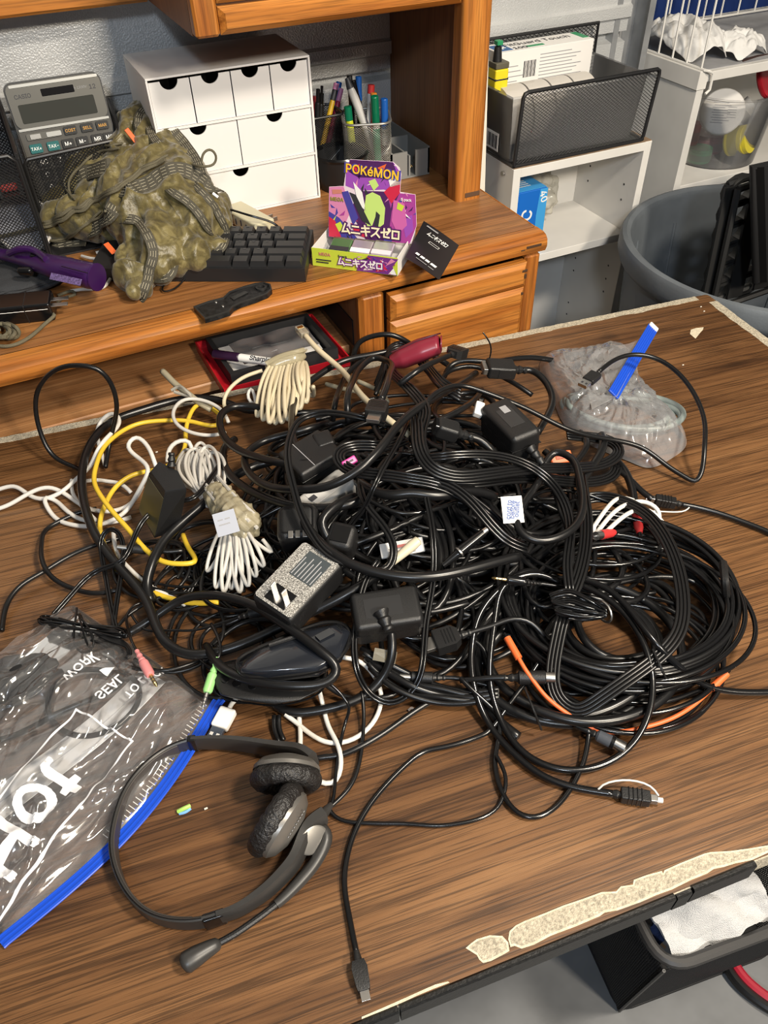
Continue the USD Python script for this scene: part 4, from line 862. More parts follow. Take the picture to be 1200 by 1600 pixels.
ptext(text('MEGA', .0048, .0004, True), 527, 311, mat('olive_print', (.25, .25, .02), .5), 4); ptext(text('5 pack', .0034, .0004, True), 635, 312, white_print, 4)
# packs standing in the tray
foil = mat('foil_pack', (.45, .38, .44), .25, metal=.5)
for k in range(3):
    o = Thing('card_pack', ['foil card pack lying at the left in the open display box', 'pink foil card pack lying in the middle of the open display box', 'silver foil card pack lying at the right in the open display box'][k], 'packet', tuple(bx(.02 + .035 * k, .02, .014)), group='foil card packs')
    T_ = Tfront(BL * (.25 + .25 * k), .0145 + .001 * k, .026, 1.25)
    o.part('pack', xf(rbox(BL * .24, .040, .006, .002), T_), [mat('green_foil', (.10, .20, .08), .3, metal=.4), foil, mat('silver_foil', (.55, .52, .58), .25, metal=.6)][k])
    o.part('crimp', xf(move(rbox(BL * .24, .004, .0015, .0005), (0, .021, .001)), T_), dull_metal)
    o.part('printed_bar', xf(move(box(-.014, .014, -.004, .004, .003, .0033), (0, 0, 0)), T_), [dark_print, white_print, pale][k])
# black folded flap with white lettering (its square code is left blank)
qz = [at(662, 344, .815), at(717, 382, .806), at(686, 436, .792), at(633, 401, .797)]
fl_u = qz[1] - qz[0]; fl_v = qz[3] - qz[0]
def flp(a, b_): return qz[0] * (1 - a) * (1 - b_) + qz[1] * a * (1 - b_) + qz[2] * a * b_ + qz[3] * (1 - a) * b_
nfl = np.cross(qz[3] - qz[0], qz[1] - qz[0]); nfl /= np.linalg.norm(nfl); nfl = nfl if nfl[2] > 0 else -nfl
gridp = np.array([[flp(a, b_) - nfl * .004 * (a - .5) ** 2 * 4 * .3 for b_ in np.linspace(0, 1, 6)] for a in np.linspace(0, 1, 6)])
gm = grid_mesh(gridp)
if gm.face_normals.mean(0) @ nfl < 0: gm.invert()
V_.part('black_flap', thick(gm, .0008), mat('black_card', (.014, .014, .016), .4), label='black card flap with white lettering, hanging over the desk edge')
Tf = np.eye(4); Tf[:3, 0] = fl_u / np.linalg.norm(fl_u); yy = -(fl_v - (fl_v @ Tf[:3, 0]) * Tf[:3, 0]); Tf[:3, 1] = yy / np.linalg.norm(yy); Tf[:3, 2] = np.cross(Tf[:3, 0], Tf[:3, 1]); 
def fput(m_, a, b_, mt):
    T_ = Tf.copy(); T_[:3, 3] = flp(a, b_) + nfl * .0006; V_.part('lettering', xf(m_, T_), mt)
fput(kana(KS, .0062, .16, .0003), .52, .22, white_print); fput(strokes([[(-.012, 0), (.012, 0)]], .0022, .0003), .30, .08, grey_print)
fput(strokes([[(-.010, 0), (.010, 0)], [(-.010, -.003), (.010, -.003), (.010, 0)], [(-.010, 0), (-.010, -.003)]], .0005, .0003), .52, .37, white_print)
fput(strokes([[(-.022, 0), (-.015, 0)], [(-.012, 0), (-.004, 0)], [(-.002, 0), (.006, 0)], [(.009, 0), (.020, 0)]], .0034, .0003), .52, .80, white_print)
fput(strokes([[(-.018, 0), (.004, 0)], [(.007, 0), (.018, 0)]], .0010, .0003), .52, .89, grey_print)

# pen cups and pens
gmesh = mat('grey_mesh_steel', (.23, .22, .20), .4, metal=.5)
def cup(name, label, cx, cy, hw, hd, z1, mt, cr=.012, ang=0, cell=.0042):
    t = Thing(name, label, 'pen cup', (cx, cy, DZ)); ring_ = np.array(rrect(2 * hw, 2 * hd, cr, 4).exterior.coords)[:-1]
    ca, sa_ = math.cos(ang), math.sin(ang); ring_ = ring_ @ np.array([[ca, sa_], [-sa_, ca]])
    L = np.r_[0, np.cumsum(np.linalg.norm(np.diff(np.vstack([ring_, ring_[:1]]), axis=0), axis=1))]; P = L[-1]; nu = int(P / cell); nv = int((z1 - DZ) / (cell * .8))
    rx = np.append(ring_[:, 0], ring_[0, 0]); ry = np.append(ring_[:, 1], ring_[0, 1])
    def pt_(u_, v_): s = (u_ % 1) * P; return (cx + np.interp(s, L, rx), cy + np.interp(s, L, ry), DZ + .002 + v_ * (z1 - DZ - .002))
    ms = []
    for s in (1, -1):
        for k in range(nu): ms.append(tube(np.array([pt_((k + s * j) / nu, j / nv) for j in range(0, nv + 1, 2)]), .00055, 3))
    t.part('mesh_wall', cat(*ms), mt)
    t.part('rim', tube(np.array([pt_(q, 1) for q in np.linspace(0, 1, 41)[:-1]]), .0020, 8, closed=True), mt)
    t.part('base', move(extr(sg.Polygon(ring_), .002), (cx, cy, DZ + .0003)), mt); t.part('base_ring', tube(np.array([pt_(q, .0) for q in np.linspace(0, 1, 41)[:-1]]), .0016, 6, closed=True), mt)
    return t
cup('grey_pen_cup', 'grey wire mesh pen cup with rounded corners, full of markers, behind the card box', .533, 1.215, .038, .040, .868, gmesh, .016, -.35)
cup('black_pen_cup', 'black wire mesh pen cup between the white drawer chest and the grey cup', .472, 1.262, .032, .030, .872, bm, .010)
Bw = Thing('clip_dish', 'round black wire mesh dish in front of the black pen cup', 'dish', (.475, 1.19, DZ))
Bw.part('dish', move(lathe([(0, .0004), (.036, .0004), (.042, .04), (.043, .052), (.041, .052), (.0395, .04), (.034, .003), (0, .003)], 36), (.478, 1.195, DZ)), bm)
Bw.part('rim', move(lathe([(.040, .050), (.044, .050), (.045, .053), (.043, .056), (.040, .054), (.040, .050)], 36), (.478, 1.195, DZ)), black_gloss)
def pen(name, label, cat_, foot, tip, r, parts, group=None):
    """parts: list of (name, t0, t1, radius factor, material) along foot -> tip"""
    foot, tip = np.array(foot, float), np.array(tip, float); o = Thing(name, label, cat_, tuple(foot))
    for nm, t0, t1, rf, mt in parts:
        a, b_ = foot + (tip - foot) * t0, foot + (tip - foot) * t1
        if isinstance(rf, tuple): o.part(nm, tube(np.array([a, b_]), np.array(rf) * r, 14), mt)
        else: o.part(nm, tube(np.array([a, a + (b_ - a) * .03, b_ - (b_ - a) * .03, b_]), np.array([.85, 1, 1, .85]) * r * rf, 14), mt)
    return o
gr = mat('marker_green', (.0, .13, .06), .35); blu = mat('marker_blue', (.01, .09, .36), .35); lgr = mat('marker_green_body', (.05, .42, .22), .4)
cx_, cy_ = .533, 1.215
def tip(px, py, y): return aty(px, py, y)
pen('marker', 'green dry-erase marker with a dark green cap in the grey pen cup', 'marker', (.545, 1.198, DZ + .004), tip(585, 150, 1.19), .0062, [('body', 0, .62, 1, lgr), ('band', .62, .66, 1.02, white_print), ('cap', .66, 1, 1.03, gr)])
pen('marker', 'blue-capped marker with a black and white body in the grey pen cup', 'marker', (.560, 1.200, DZ + .004), tip(600, 154, 1.20), .0058, [('body', 0, .55, 1, dark_print), ('label_band', .40, .56, 1.02, white_print), ('cap', .62, 1, 1.05, blu), ('ring', .58, .62, 1.04, white_print)])
pen('marker', 'fat silver-grey marker leaning left in the grey pen cup', 'marker', (.552, 1.196, DZ + .010), tip(542, 122, 1.235), .0068, [('body', 0, .90, 1, mat('silver_body', (.48, .47, .45), .4)), ('cap_end', .90, 1, (1.0, .5), dark_print)])
pen('marker', 'red and white marker standing behind the green one', 'marker', (.540, 1.230, DZ + .004), tip(580, 132, 1.24), .0058, [('body', 0, .78, 1, white_print), ('cap', .90, 1, 1, red_m), ('band', .78, .90, 1, white_print)])
pen('pen', 'orange-red pen beside the red and white marker', 'pen', (.548, 1.222, DZ + .004), tip(584, 145, 1.225), .0052, [('body', 0, .8, 1, red_m), ('cap', .8, 1, 1, mat('cap_orange', (.65, .22, .03), .4))])
pen('pen', 'blue ballpoint pen with a rounded blue end in the grey pen cup', 'pen', (.530, 1.235, DZ + .004), tip(560, 119, 1.25), .0048, [('body', 0, .75, .9, black_matte), ('cap', .75, 1, 1.05, blu)])
pen('pen', 'slim black pen leaning beside the fat silver-grey marker', 'pen', (.545, 1.215, DZ + .004), tip(552, 126, 1.23), .0045, [('body', 0, .86, 1, black_matte), ('clip', .80, 1, .9, black_gloss)])
pen('pen', 'black pen with a thin clip behind the silver-grey marker', 'pen', (.520, 1.235, DZ + .004), tip(546, 118, 1.255), .0042, [('body', 0, .9, 1, black_gloss), ('cap', .9, 1, 1.1, black_matte)])
pen('pencil', 'yellow pencil with a black-banded end and pink eraser in the black pen cup', 'pencil', (.452, 1.250, DZ + .004), tip(526, 130, 1.275), .0044, [('body', 0, .82, 1, mat('pencil_yellow', (.70, .42, .02), .4)), ('ferrule', .82, .93, 1.02, dark_print), ('eraser', .93, 1, 1, pink)])
pen('pencil', 'crimson pencil crossing behind the yellow one', 'pencil', (.465, 1.255, DZ + .004), tip(533, 138, 1.285), .0044, [('body', 0, .85, 1, mat('pencil_crimson', (.40, .02, .06), .4)), ('end', .85, 1, 1, pink)])
pen('pen', 'black click pen at the left of the black pen cup', 'pen', (.462, 1.265, DZ + .004), tip(503, 134, 1.27), .0045, [('body', 0, .8, 1, black_matte), ('clicker', .92, 1, .5, black_gloss), ('collar', .8, .92, .85, black_gloss)])
pen('pen', 'black pen with a looped end at the far left of the black pen cup', 'pen', (.458, 1.262, DZ + .004), tip(497, 139, 1.26), .0045, [('body', 0, .85, 1, black_matte), ('end', .85, 1, .7, black_gloss)])
pen('marker', 'slim red marker against the white drawer chest in the black pen cup', 'marker', (.454, 1.272, DZ + .004), tip(491, 150, 1.28), .0046, [('body', 0, .7, 1, white_print), ('cap', .7, 1, 1.05, red_m)])
pen('pen', 'purple pen leaning right in the black pen cup', 'pen', (.470, 1.262, DZ + .004), tip(530, 128, 1.29), .0046, [('body', 0, .8, 1, navy), ('cap', .8, 1, 1.05, blu)])
pen('highlighter', 'lime highlighter low in the grey pen cup', 'highlighter', (.515, 1.225, DZ + .004), tip(543, 166, 1.23), .0062, [('body', 0, .8, 1, mat('lime_body', (.50, .55, .02), .4)), ('cap', .8, 1, 1.03, gr)])
# grey plastic organiser
gx = Thing('grey_organiser', 'small grey plastic drawer organiser against the hutch panel', 'organiser', (.59, 1.24, DZ))
gp = mat('grey_plastic', (.21, .21, .20), .5)
ox0, ox1, oy0, oy1, oz = .556, .627, 1.172, 1.318, .820
gx.part('shell', cat(box(ox0, ox1, oy0, oy1, DZ + .0004, DZ + .003), box(ox0, ox0 + .003, oy0, oy1, DZ + .003, oz), box(ox1 - .003, ox1, oy0, oy1, DZ + .003, oz), box(ox0, ox1, oy1 - .003, oy1, DZ + .003, oz), box(ox0 + .045, ox1, oy0, oy0 + .003, DZ + .003, oz - .002), box(ox0, ox0 + .030, oy0, oy0 + .003, DZ + .003, oz - .002)), gp)
gx.part('divider', box(ox0 + .003, ox1 - .003, oy0 + .075, oy0 + .078, DZ + .003, oz - .003), gp); gx.part('divider', box(ox0 + .034, ox0 + .037, oy0 + .003, oy0 + .075, DZ + .003, oz - .010), gp)
single('spring_clip', 'small brassy spring clip inside the front bay of the grey organiser', 'clip', tube(np.array([(.60 + .004 * math.cos(q * 1.5), 1.19 + q * .0014, DZ + .010 + .004 * math.sin(q * 1.5)) for q in np.linspace(0, 20, 80)]), .0010, 6), gold_m)

# objects on the keyboard tray
TRZ = .645
rB = Thing('presentation_box', 'red presentation box with a black liner tray, open on the keyboard tray', 'box', (.26, .95, TRZ))
ra, rb_, rc, rd = (.163, .890), (.350, .886), (.346, 1.025), (.160, 1.028)
def ring_walls(pts, t_, z0, z1):
    g_ = sg.Polygon(pts); return move(extr(g_.difference(g_.buffer(-t_, join_style=2)), z1 - z0), (0, 0, z0))
outer = [ra, rb_, rc, rd]
redb = mat('glossy_red_card', (.42, .010, .018), .35)
rB.part('red_base', move(extr(sg.Polygon(outer), .004), (0, 0, TRZ + .0004)), redb); rB.part('red_wall', ring_walls(outer, .0022, TRZ + .004, TRZ + .016), redb)
inner_ = [np.array(q) + o_ for q, o_ in zip(outer, ((.016, .016), (-.012, .014), (-.012, -.012), (.014, -.012)))]
rB.part('black_liner', ring_walls(inner_, .007, TRZ + .0045, TRZ + .026), mat('black_liner', (.016, .016, .017), .55)); rB.part('liner_floor', move(extr(sg.Polygon(inner_), .002), (0, 0, TRZ + .0045)), mat('black_liner', None))
a_ = np.linspace(0, 1, 16); AA, BB = np.meshgrid(a_, a_, indexing='ij')
def sheet(name, label, c, zb, seed, mt, amp=.004, cat_='paper'):
    c = [np.array((*q, 0.0)) for q in c]; P = c[0] * ((1 - AA) * (1 - BB))[..., None] + c[1] * (AA * (1 - BB))[..., None] + c[2] * (AA * BB)[..., None] + c[3] * ((1 - AA) * BB)[..., None]
    P[..., 2] = zb + amp * (meshkit.fbm(np.stack([AA * 3, BB * 3, AA * 0], -1) + seed, 2, seed)); return single(name, label, cat_, grid_mesh(P), mt)
sheet('white_paper', 'white tissue paper lying in the black liner of the red box', [(.19, .917), (.326, .910), (.325, .998), (.185, 1.004)], TRZ + .009, 4, mat('tissue_paper', (.62, .60, .57), .8), .006)
sheet('plastic_sleeve', 'crumpled clear plastic sleeve over the white paper in the red box', [(.205, .925), (.322, .93), (.318, .995), (.20, .99)], TRZ + .017, 9, milky_film, .010, 'sleeve')
s0, s1 = at(333, 553, TRZ + .034), at(448, 569, TRZ + .034)
sh = pen('marker', 'white-barrelled marker with a dark purple cap lying across the red box', 'marker', s0, s1, .0060, [('cap', 0, .36, 1.08, mat('sharpie_cap', (.025, .008, .030), .35)), ('barrel', .36, 1, 1, white_print)])
T_ = frame(s0 + (s1 - s0) * .66, s1 - s0, (-.15, -.55, .8)); sh.part('lettering', xf(move(text('Sharpie', .0062, .0005, True), (0, 0, .0058)), T_), dark_print)

# ------------------------------------------------------------------ left end of the desk: olive bag, purple tool and odds and ends
import manifold3d as m3
def to_tri(M): q = M.to_mesh(); return trimesh.Trimesh(np.array(q.vert_properties[:, :3], float), np.array(q.tri_verts), process=True)
def sph(c, r, n=20): return m3.Manifold.sphere(r, n).translate([float(x) for x in c])
def limb_union(pairs):
    out = m3.Manifold()
    for (c0, r0), (c1, r1) in pairs: out = out + m3.Manifold.batch_hull([sph(c0, r0), sph(c1, r1)])
    return out
def cast(mesh, pts, lift=0.0, fallback=None):
    """nearest surface point of the mesh along the sight line of every pixel, lifted along its normal"""
    D_ = np.array([ray(*p) for p in pts]); D_ /= np.linalg.norm(D_, axis=1, keepdims=True)
    loc, ir, it = mesh.ray.intersects_location(np.tile(EYE, (len(D_), 1)), D_, multiple_hits=False)
    out = [None] * len(D_)
    for l_, i, t_ in zip(loc, ir, it): out[i] = l_ + mesh.face_normals[t_] * lift
    good = [i for i in range(len(out)) if out[i] is not None]
    for i in range(len(out)):
        if out[i] is None:
            j = min(good, key=lambda k: abs(k - i)); dist = (out[j] - EYE) @ CAM[2]; r_ = ray(*pts[i]); out[i] = EYE + r_ * dist
    return np.array(out)
def L(px, py, z, r): return (at(px, py, z), r)
lobes = [L(238, 180, .905, .018), L(222, 215, .885, .036), L(250, 250, .862, .050), L(205, 270, .850, .050), L(150, 290, .835, .042), L(270, 320, .835, .055), L(230, 340, .828, .050), L(300, 360, .815, .042), L(110, 305, .820, .032), L(62, 320, .806, .026), L(180, 340, .815, .038),
         L(318, 330, .812, .035), L(255, 400, .808, .032), L(205, 400, .800, .022), L(212, 450, .792, .017), L(290, 400, .803, .028), L(130, 345, .812, .030), L(330, 385, .800, .022), L(100, 350, .806, .024)]
prs = [(0, 1), (1, 2), (1, 3), (3, 4), (2, 5), (3, 6), (5, 7), (4, 8), (8, 9), (4, 10), (5, 11), (6, 12), (12, 13), (13, 14), (7, 15), (10, 16), (11, 17), (5, 6), (2, 3), (12, 15), (8, 18), (16, 10)]
blob = limb_union([(lobes[a], lobes[b]) for a, b in prs]).trim_by_plane([0, 0, 1.0], DZ + .0008)
blob = to_tri(blob.refine_to_length(.0042)); trimesh.smoothing.filter_taubin(blob, iterations=14)
v = blob.vertices; nrm = blob.vertex_normals
q = v * np.array([24, 24, 8]); warp = np.stack([meshkit.fbm(q * .6 + s, 3, s) for s in (1, 2, 3)], -1) - .5
f1 = 1 - np.abs(meshkit.fbm(q * .8 + warp * 2.2, 2, 11) - .5) * 5; f2 = 1 - np.abs(meshkit.fbm(q * 1.7 + warp * 3, 2, 12) - .5) * 4
f3 = 1 - np.abs(meshkit.fbm(v * np.array([34, 34, 22]) + warp * 6, 2, 15) - .5) * 4.5
dsp = .0115 * np.clip(f1, -.9, 1) + .0042 * np.clip(f2, -1, 1) + .0008 * np.clip(f3, -1, 1) - .005
v = v + nrm * dsp[:, None]; v[:, 2] = np.maximum(v[:, 2], DZ + .0006)
blob = trimesh.Trimesh(v, blob.faces, process=False)
olive = usdkit.material(stage, '/World/Looks/olive_nylon', {'g': ('geometry', {}), 'n': ('noise_texture', dict(scale=60.0, detail=5.0, distortion=1.0)), 'c': ('rgb_ramp', {'ramp': [(.32, (.060, .047, .015)), (.5, (.115, .092, .032)), (.66, (.20, .165, .066))]}),
    'n2': ('noise_texture', dict(scale=160.0, detail=3.0)), 'b': ('bump', dict(strength=.35, distance=.003)), 'p': ('principled_bsdf', dict(roughness=.42, sheen_weight=.2))},
    [('g.position', 'n.vector'), ('g.position', 'n2.vector'), ('n.fac', 'c.fac'), ('c.color', 'p.base_color'), ('n2.fac', 'b.height'), ('b.normal', 'p.normal')], surface='p.BSDF')
OB = Thing('olive_bag', 'crumpled olive camouflage nylon bag with webbing straps and cords, piled on the desk', 'bag', (.10, 1.0, DZ))
OB.part('nylon_body', blob, olive, smooth=True)
web = mat('olive_webbing', (.065, .058, .040), .7, bump=.5, bscale=800); stitch_m = mat('pale_stitching', (.42, .38, .27), .8); cord_m = mat('olive_cord', (.12, .105, .065), .75, bump=.5, bscale=900)
def strap(pts, w_, lines=3, lift=.0035, name='webbing_strap'):
    P = spline(np.c_[np.array(pts, float), np.zeros(len(pts))], 5.0)[:, :2]; S_ = cast(blob, P, lift); S_[0] -= (EYE - S_[0]) * .012; S_[-1] -= (EYE - S_[-1]) * .012
    for _ in range(3): S_[1:-1] = (S_[:-2] + 2 * S_[1:-1] + S_[2:]) / 4
    S_ = spline(S_, .004)
    T_, N_, B_ = frames(S_)
    # normal of the strap = towards the eye, made perpendicular to the path
    up = EYE - S_; up /= np.linalg.norm(up, axis=1, keepdims=True); up = up + np.array((0, 0, .5))
    side = np.cross(up, T_); side /= np.linalg.norm(side, axis=1, keepdims=True); nn = np.cross(T_, side)
    pr = rect_prof(w_, .0016, .0004); V = S_[:, None] + pr[None, :, :1] * side[:, None] + pr[None, :, 1:] * nn[:, None]
    k = len(pr); n = len(S_); V = V.reshape(-1, 3); i, j = np.meshgrid(np.arange(n - 1), np.arange(k), indexing='ij'); a = i * k + j; b_ = i * k + (j + 1) % k
    fc = np.concatenate([np.stack([a, b_, b_ + k], -1).reshape(-1, 3), np.stack([a, b_ + k, a + k], -1).reshape(-1, 3)])
    cap = [(0, q + 1, q) for q in range(1, k - 1)] + [((n - 1) * k, (n - 1) * k + q, (n - 1) * k + q + 1) for q in range(1, k - 1)]
    m = trimesh.Trimesh(V, np.vstack([fc, cap]), process=False); m.fix_normals()
    p_ = OB.part(name, m, web)
    ms = []
    for q in np.linspace(-.5, .5, lines + 2)[1:-1]:
        c_ = S_ + side * (q * w_) + nn * .0011
        for a0 in range(0, n - 3, 3): ms.append(tube(c_[a0:a0 + 3], .00042, 4))
    OB.part('stitching', cat(*ms), stitch_m, parent=p_)
strap([(218, 205), (228, 170), (245, 165), (262, 195), (285, 225), (305, 255), (318, 290)], .014, 4)
strap([(232, 195), (240, 215), (252, 232)], .012, 4)
strap([(118, 285), (145, 270), (176, 262)], .024, 4)
strap([(195, 300), (232, 288), (270, 268), (300, 272), (325, 292), (338, 297)], .020, 4)
strap([(262, 292), (285, 310), (310, 335), (330, 368)], .011, 2)
strap([(192, 342), (212, 345), (232, 368), (240, 400), (228, 440), (218, 470)], .013, 3)
strap([(300, 290), (325, 315), (345, 345), (350, 380), (325, 402)], .010, 2)
strap([(140, 362), (165, 345), (185, 318)], .020, 4)
strap([(268, 412), (262, 430), (245, 432)], .014, 2)
strap([(30, 322), (38, 345), (55, 352)], .012, 2)
strap([(75, 388), (105, 382), (135, 375)], .012, 2)
def bag_cord(pts, r=.0017, lift=.005):
    P = spline(np.c_[np.array(pts, float), np.zeros(len(pts))], 5.0)[:, :2]; S_ = cast(blob, P, lift)
    for _ in range(2): S_[1:-1] = (S_[:-2] + 2 * S_[1:-1] + S_[2:]) / 4
    OB.part('draw_cord', tube(spline(S_, .004), r, 7), cord_m)
for k in range(4):
    bag_cord([(-20, 368 + 2.2 * k), (30, 358 + 2 * k), (80, 342 + 2.4 * k), (130, 322 + 2.2 * k), (180, 298 + 2 * k), (225, 268 + 2 * k), (262, 250 + 2.5 * k)], .0018, .006 + .0012 * (k % 2))
bag_cord([(190, 226), (150, 238), (118, 258), (102, 282), (104, 300), (118, 315)]); bag_cord([(188, 231), (150, 246), (122, 264), (108, 285), (112, 302)]); bag_cord([(60, 375), (100, 368), (140, 350), (170, 330)])
bag_cord([(40, 362), (80, 372), (110, 368), (135, 352), (160, 332)])
OB.part('draw_cord', tube(spline(np.array([cast(blob, [(300, 262)], .004)[0]] + [aty(x, y, 1.06) for x, y in ((318, 260), (334, 256), (337, 243), (328, 234), (318, 240), (315, 252))]), .003), .0016, 7), cord_m)
OB.part('elastic_loop', tube(spline([at(x, y, DZ + .004) for x, y in ((262, 440), (254, 450), (256, 455), (268, 453), (285, 440), (300, 424))], .003), .0011, 7), black)
og = mat('orange_webbing', (.75, .13, .03), .6)
OB.part('orange_tag', xf(rbox(.020, .007, .0022, .0008), frame(cast(blob, [(209, 214)], .004)[0], (.4, -.5, -.75), (0, -.6, .8))), og, label='small orange pull tag')
OB.part('orange_tag', xf(rbox(.022, .008, .0022, .0008), frame(at(172, 388, .806), (.25, -.85, -.3), (0, -.5, .8))), og, label='small orange pull tag')
OB.part('white_buckle', xf(rbox(.009, .004, .003, .0008), frame(cast(blob, [(331, 311)], .007)[0], (.5, -.3, -.5), (0, -.6, .8))), white_card)

# white disc behind the bag
Ld = Thing('plastic_dish', 'pale round plastic dish standing behind the olive bag beside the mesh organiser', 'dish', at(32, 360, DZ))
T_ = frame(at(40, 352, .805), (1, -.3, 0), (-.25, -.75, .55)); Ld.part('plate', xf(lathe([(0, 0), (.038, 0), (.041, .002), (.041, .007), (.038, .009), (0, .009)], 36), T_), mat('pale_lid', (.45, .46, .52), .4)); Ld.part('raised_rim', xf(lathe([(.037, .0092), (.039, .0108), (.041, .0092), (.037, .0092)], 36), T_), white_card)
# dark pad with the purple tool on it
pad = crumple(at(28, 432, DZ + .012), (.080, .050, .014), 61, .10, 4, DZ + .0006)
single('dark_pouch', 'flat charcoal cloth pouch under the purple tool on the desk', 'pouch', pad, mat('charcoal_cloth', (.028, .030, .034), .85, bump=.4, bscale=900))
pur = mat('purple_plastic', (.030, .006, .062), .30)
Pu = Thing('purple_tool', 'glossy purple handheld shaver with a finger hole, lying on the charcoal pouch', 'shaver', at(80, 420, .80))
path = spline([at(-40, 392, .812), at(0, 397, .814), at(40, 405, .816), (at(75, 414, .818)), at(110, 423, .818), at(150, 433, .816)], .004)
rad = np.interp(np.linspace(0, 1, len(path)), [0, .22, .40, .52, .68, .80, .97, .99, 1], [.008, .0085, .0115, .014, .0165, .0175, .0185, .0175, .0165])
Pu.part('body', sweep(path, circ(1.0, 20, .85), up=(0, 0, 1), scale=rad), pur)
Pu.part('finger_ring', tube(spline([at(14, 396, .826), at(28, 390, .834), at(44, 389, .836), at(58, 394, .834), at(72, 405, .832)], .003), .0042, 10), pur)
Pu.part('trigger', xf(rbox(.020, .010, .012, .004), frame(at(40, 424, .812), ke * -1, (0, -.5, .8))), black_gloss)
Pu.part('button', xf(rbox(.012, .006, .004, .0015), frame(at(55, 399, .829), ke * -1, (0, -.5, .8))), black_gloss)
Pu.part('groove', xf(rbox(.042, .0015, .0012, .0004), frame(at(116, 421, .8335), at(140, 428, .8335) - at(94, 416, .8335), (0, -.2, .9))), mat('dark_purple', (.015, .004, .03), .4))
Pu.part('label', xf(rbox(.048, .0085, .0006, .0002), frame(at(103, 438, .8225) + (0, -.0045, .0035), at(130, 444, .822) - at(76, 432, .822), (0, -.80, .55))), mat('worn_label', (.12, .08, .20), .5, vary=.6, vscale=500))
Pu.part('end_cap', xf(lathe([(0, 0), (.0165, 0), (.0175, .001), (.0170, .0025), (0, .0035)], 24), frame(path[-1], (0, 0, 1), path[-1] - path[-3])), pur)
# black plug adapter with white stripe and prongs, cords
Pa = Thing('plug_adapter', 'black wall adapter with two prongs and a white stripe at the left of the desk', 'adapter', at(40, 485, DZ))
T_ = frame(at(28, 482, DZ + .014), at(80, 476, DZ + .014) - at(0, 484, DZ + .014), (0, -.15, 1)); Pa.part('body', xf(rbox(.088, .032, .026, .003), T_), black_gloss)
for dy in (-.006, .006): Pa.part('prong', xf(move(rbox(.020, .0065, .0016, .0004), (.053, dy, .004)), T_), dull_metal)
Pa.part('white_stripe', xf(move(rbox(.080, .0012, .0012, .0003), (0, -.0155, .006)), T_), white_print)
Pa.part('seam', xf(move(rbox(.0015, .0325, .0262, .0005), (.012, 0, 0)), T_), black_matte)
def desk_tube(ps, zs, r, n=8): return tube(spline([at(x, y, DZ + z) for (x, y), z in zip(ps, zs)], .004), r, n)
Pc = Thing('cord_bundle', 'bundle of braided olive paracord at the lower left of the desk', 'cord', at(20, 520, DZ))
Pc.part('cord', desk_tube([(-20, 536), (10, 541), (30, 536), (55, 520), (75, 502), (85, 492), (60, 494), (20, 500)], [.003, .003, .003, .003, .004, .008, .006, .004], .0022), cord_m)
Pc.part('cord', desk_tube([(88, 474), (95, 468), (112, 462), (117, 460), (112, 455), (100, 458), (90, 462)], [.004, .004, .003, .003, .004, .004, .004], .0020), cord_m)
for k in range(6):
    ps = [(-8 + 6 * k % 20 + 16 * math.cos(q + k) + 4, 517 + 11 * math.sin(q * 1.0 + 1.1 * k)) for q in np.linspace(0, 5.4, 9)]
    Pc.part('knot_strand', desk_tube(ps, [.004 + .005 * (1 + math.sin(2 * q + k)) for q in np.linspace(0, 5.4, 9)], .0024), cord_m)
wc = Thing('white_usb_lead', 'white lead looped between the olive bag and the purple tool', 'cable', at(160, 420, DZ))
wc.part('cord', desk_tube([(128, 400), (145, 404), (165, 405), (186, 404), (192, 398), (178, 390), (150, 395)], [.006, .010, .012, .010, .008, .006, .004], .0022), white_cable)
wc.part('cord', desk_tube([(187, 390), (184, 410), (172, 436), (158, 450), (130, 452), (110, 455)], [.006, .005, .004, .003, .003, .003], .0022), white_cable)
single('tan_cord', 'tan cord lying on the desk behind the purple tool', 'cord', desk_tube([(-10, 372), (10, 378), (35, 385), (60, 392)], [.004, .004, .006, .006], .0018), mat('tan_cord', (.28, .22, .14), .8))

# ------------------------------------------------------------------ the heap of cables on the table
def mound(x, y):
    a = (((x - .275) / .175) ** 2 + ((y - .56) / .155) ** 2) ** 1.35
    return .078 * math.exp(-a) + .026 * math.exp(-(((x - .41) / .13) ** 2 + ((y - .33) / .11) ** 2) ** 1.4)
def pt(px, py, lift=.004):
    """point over the table under a pixel: table + heap + lift"""
    z = TZ + lift
    for _ in range(40):
        p = at(px, py, z); z += .45 * (TZ + mound(p[0], p[1]) + lift - z)
    return at(px, py, z)
def c3(pts, lift=.004):
    return np.array([pt(p[0], p[1], p[2] if len(p) > 2 else lift) for p in pts])
def zf(px, py, z): return at(px, py, TZ + z)

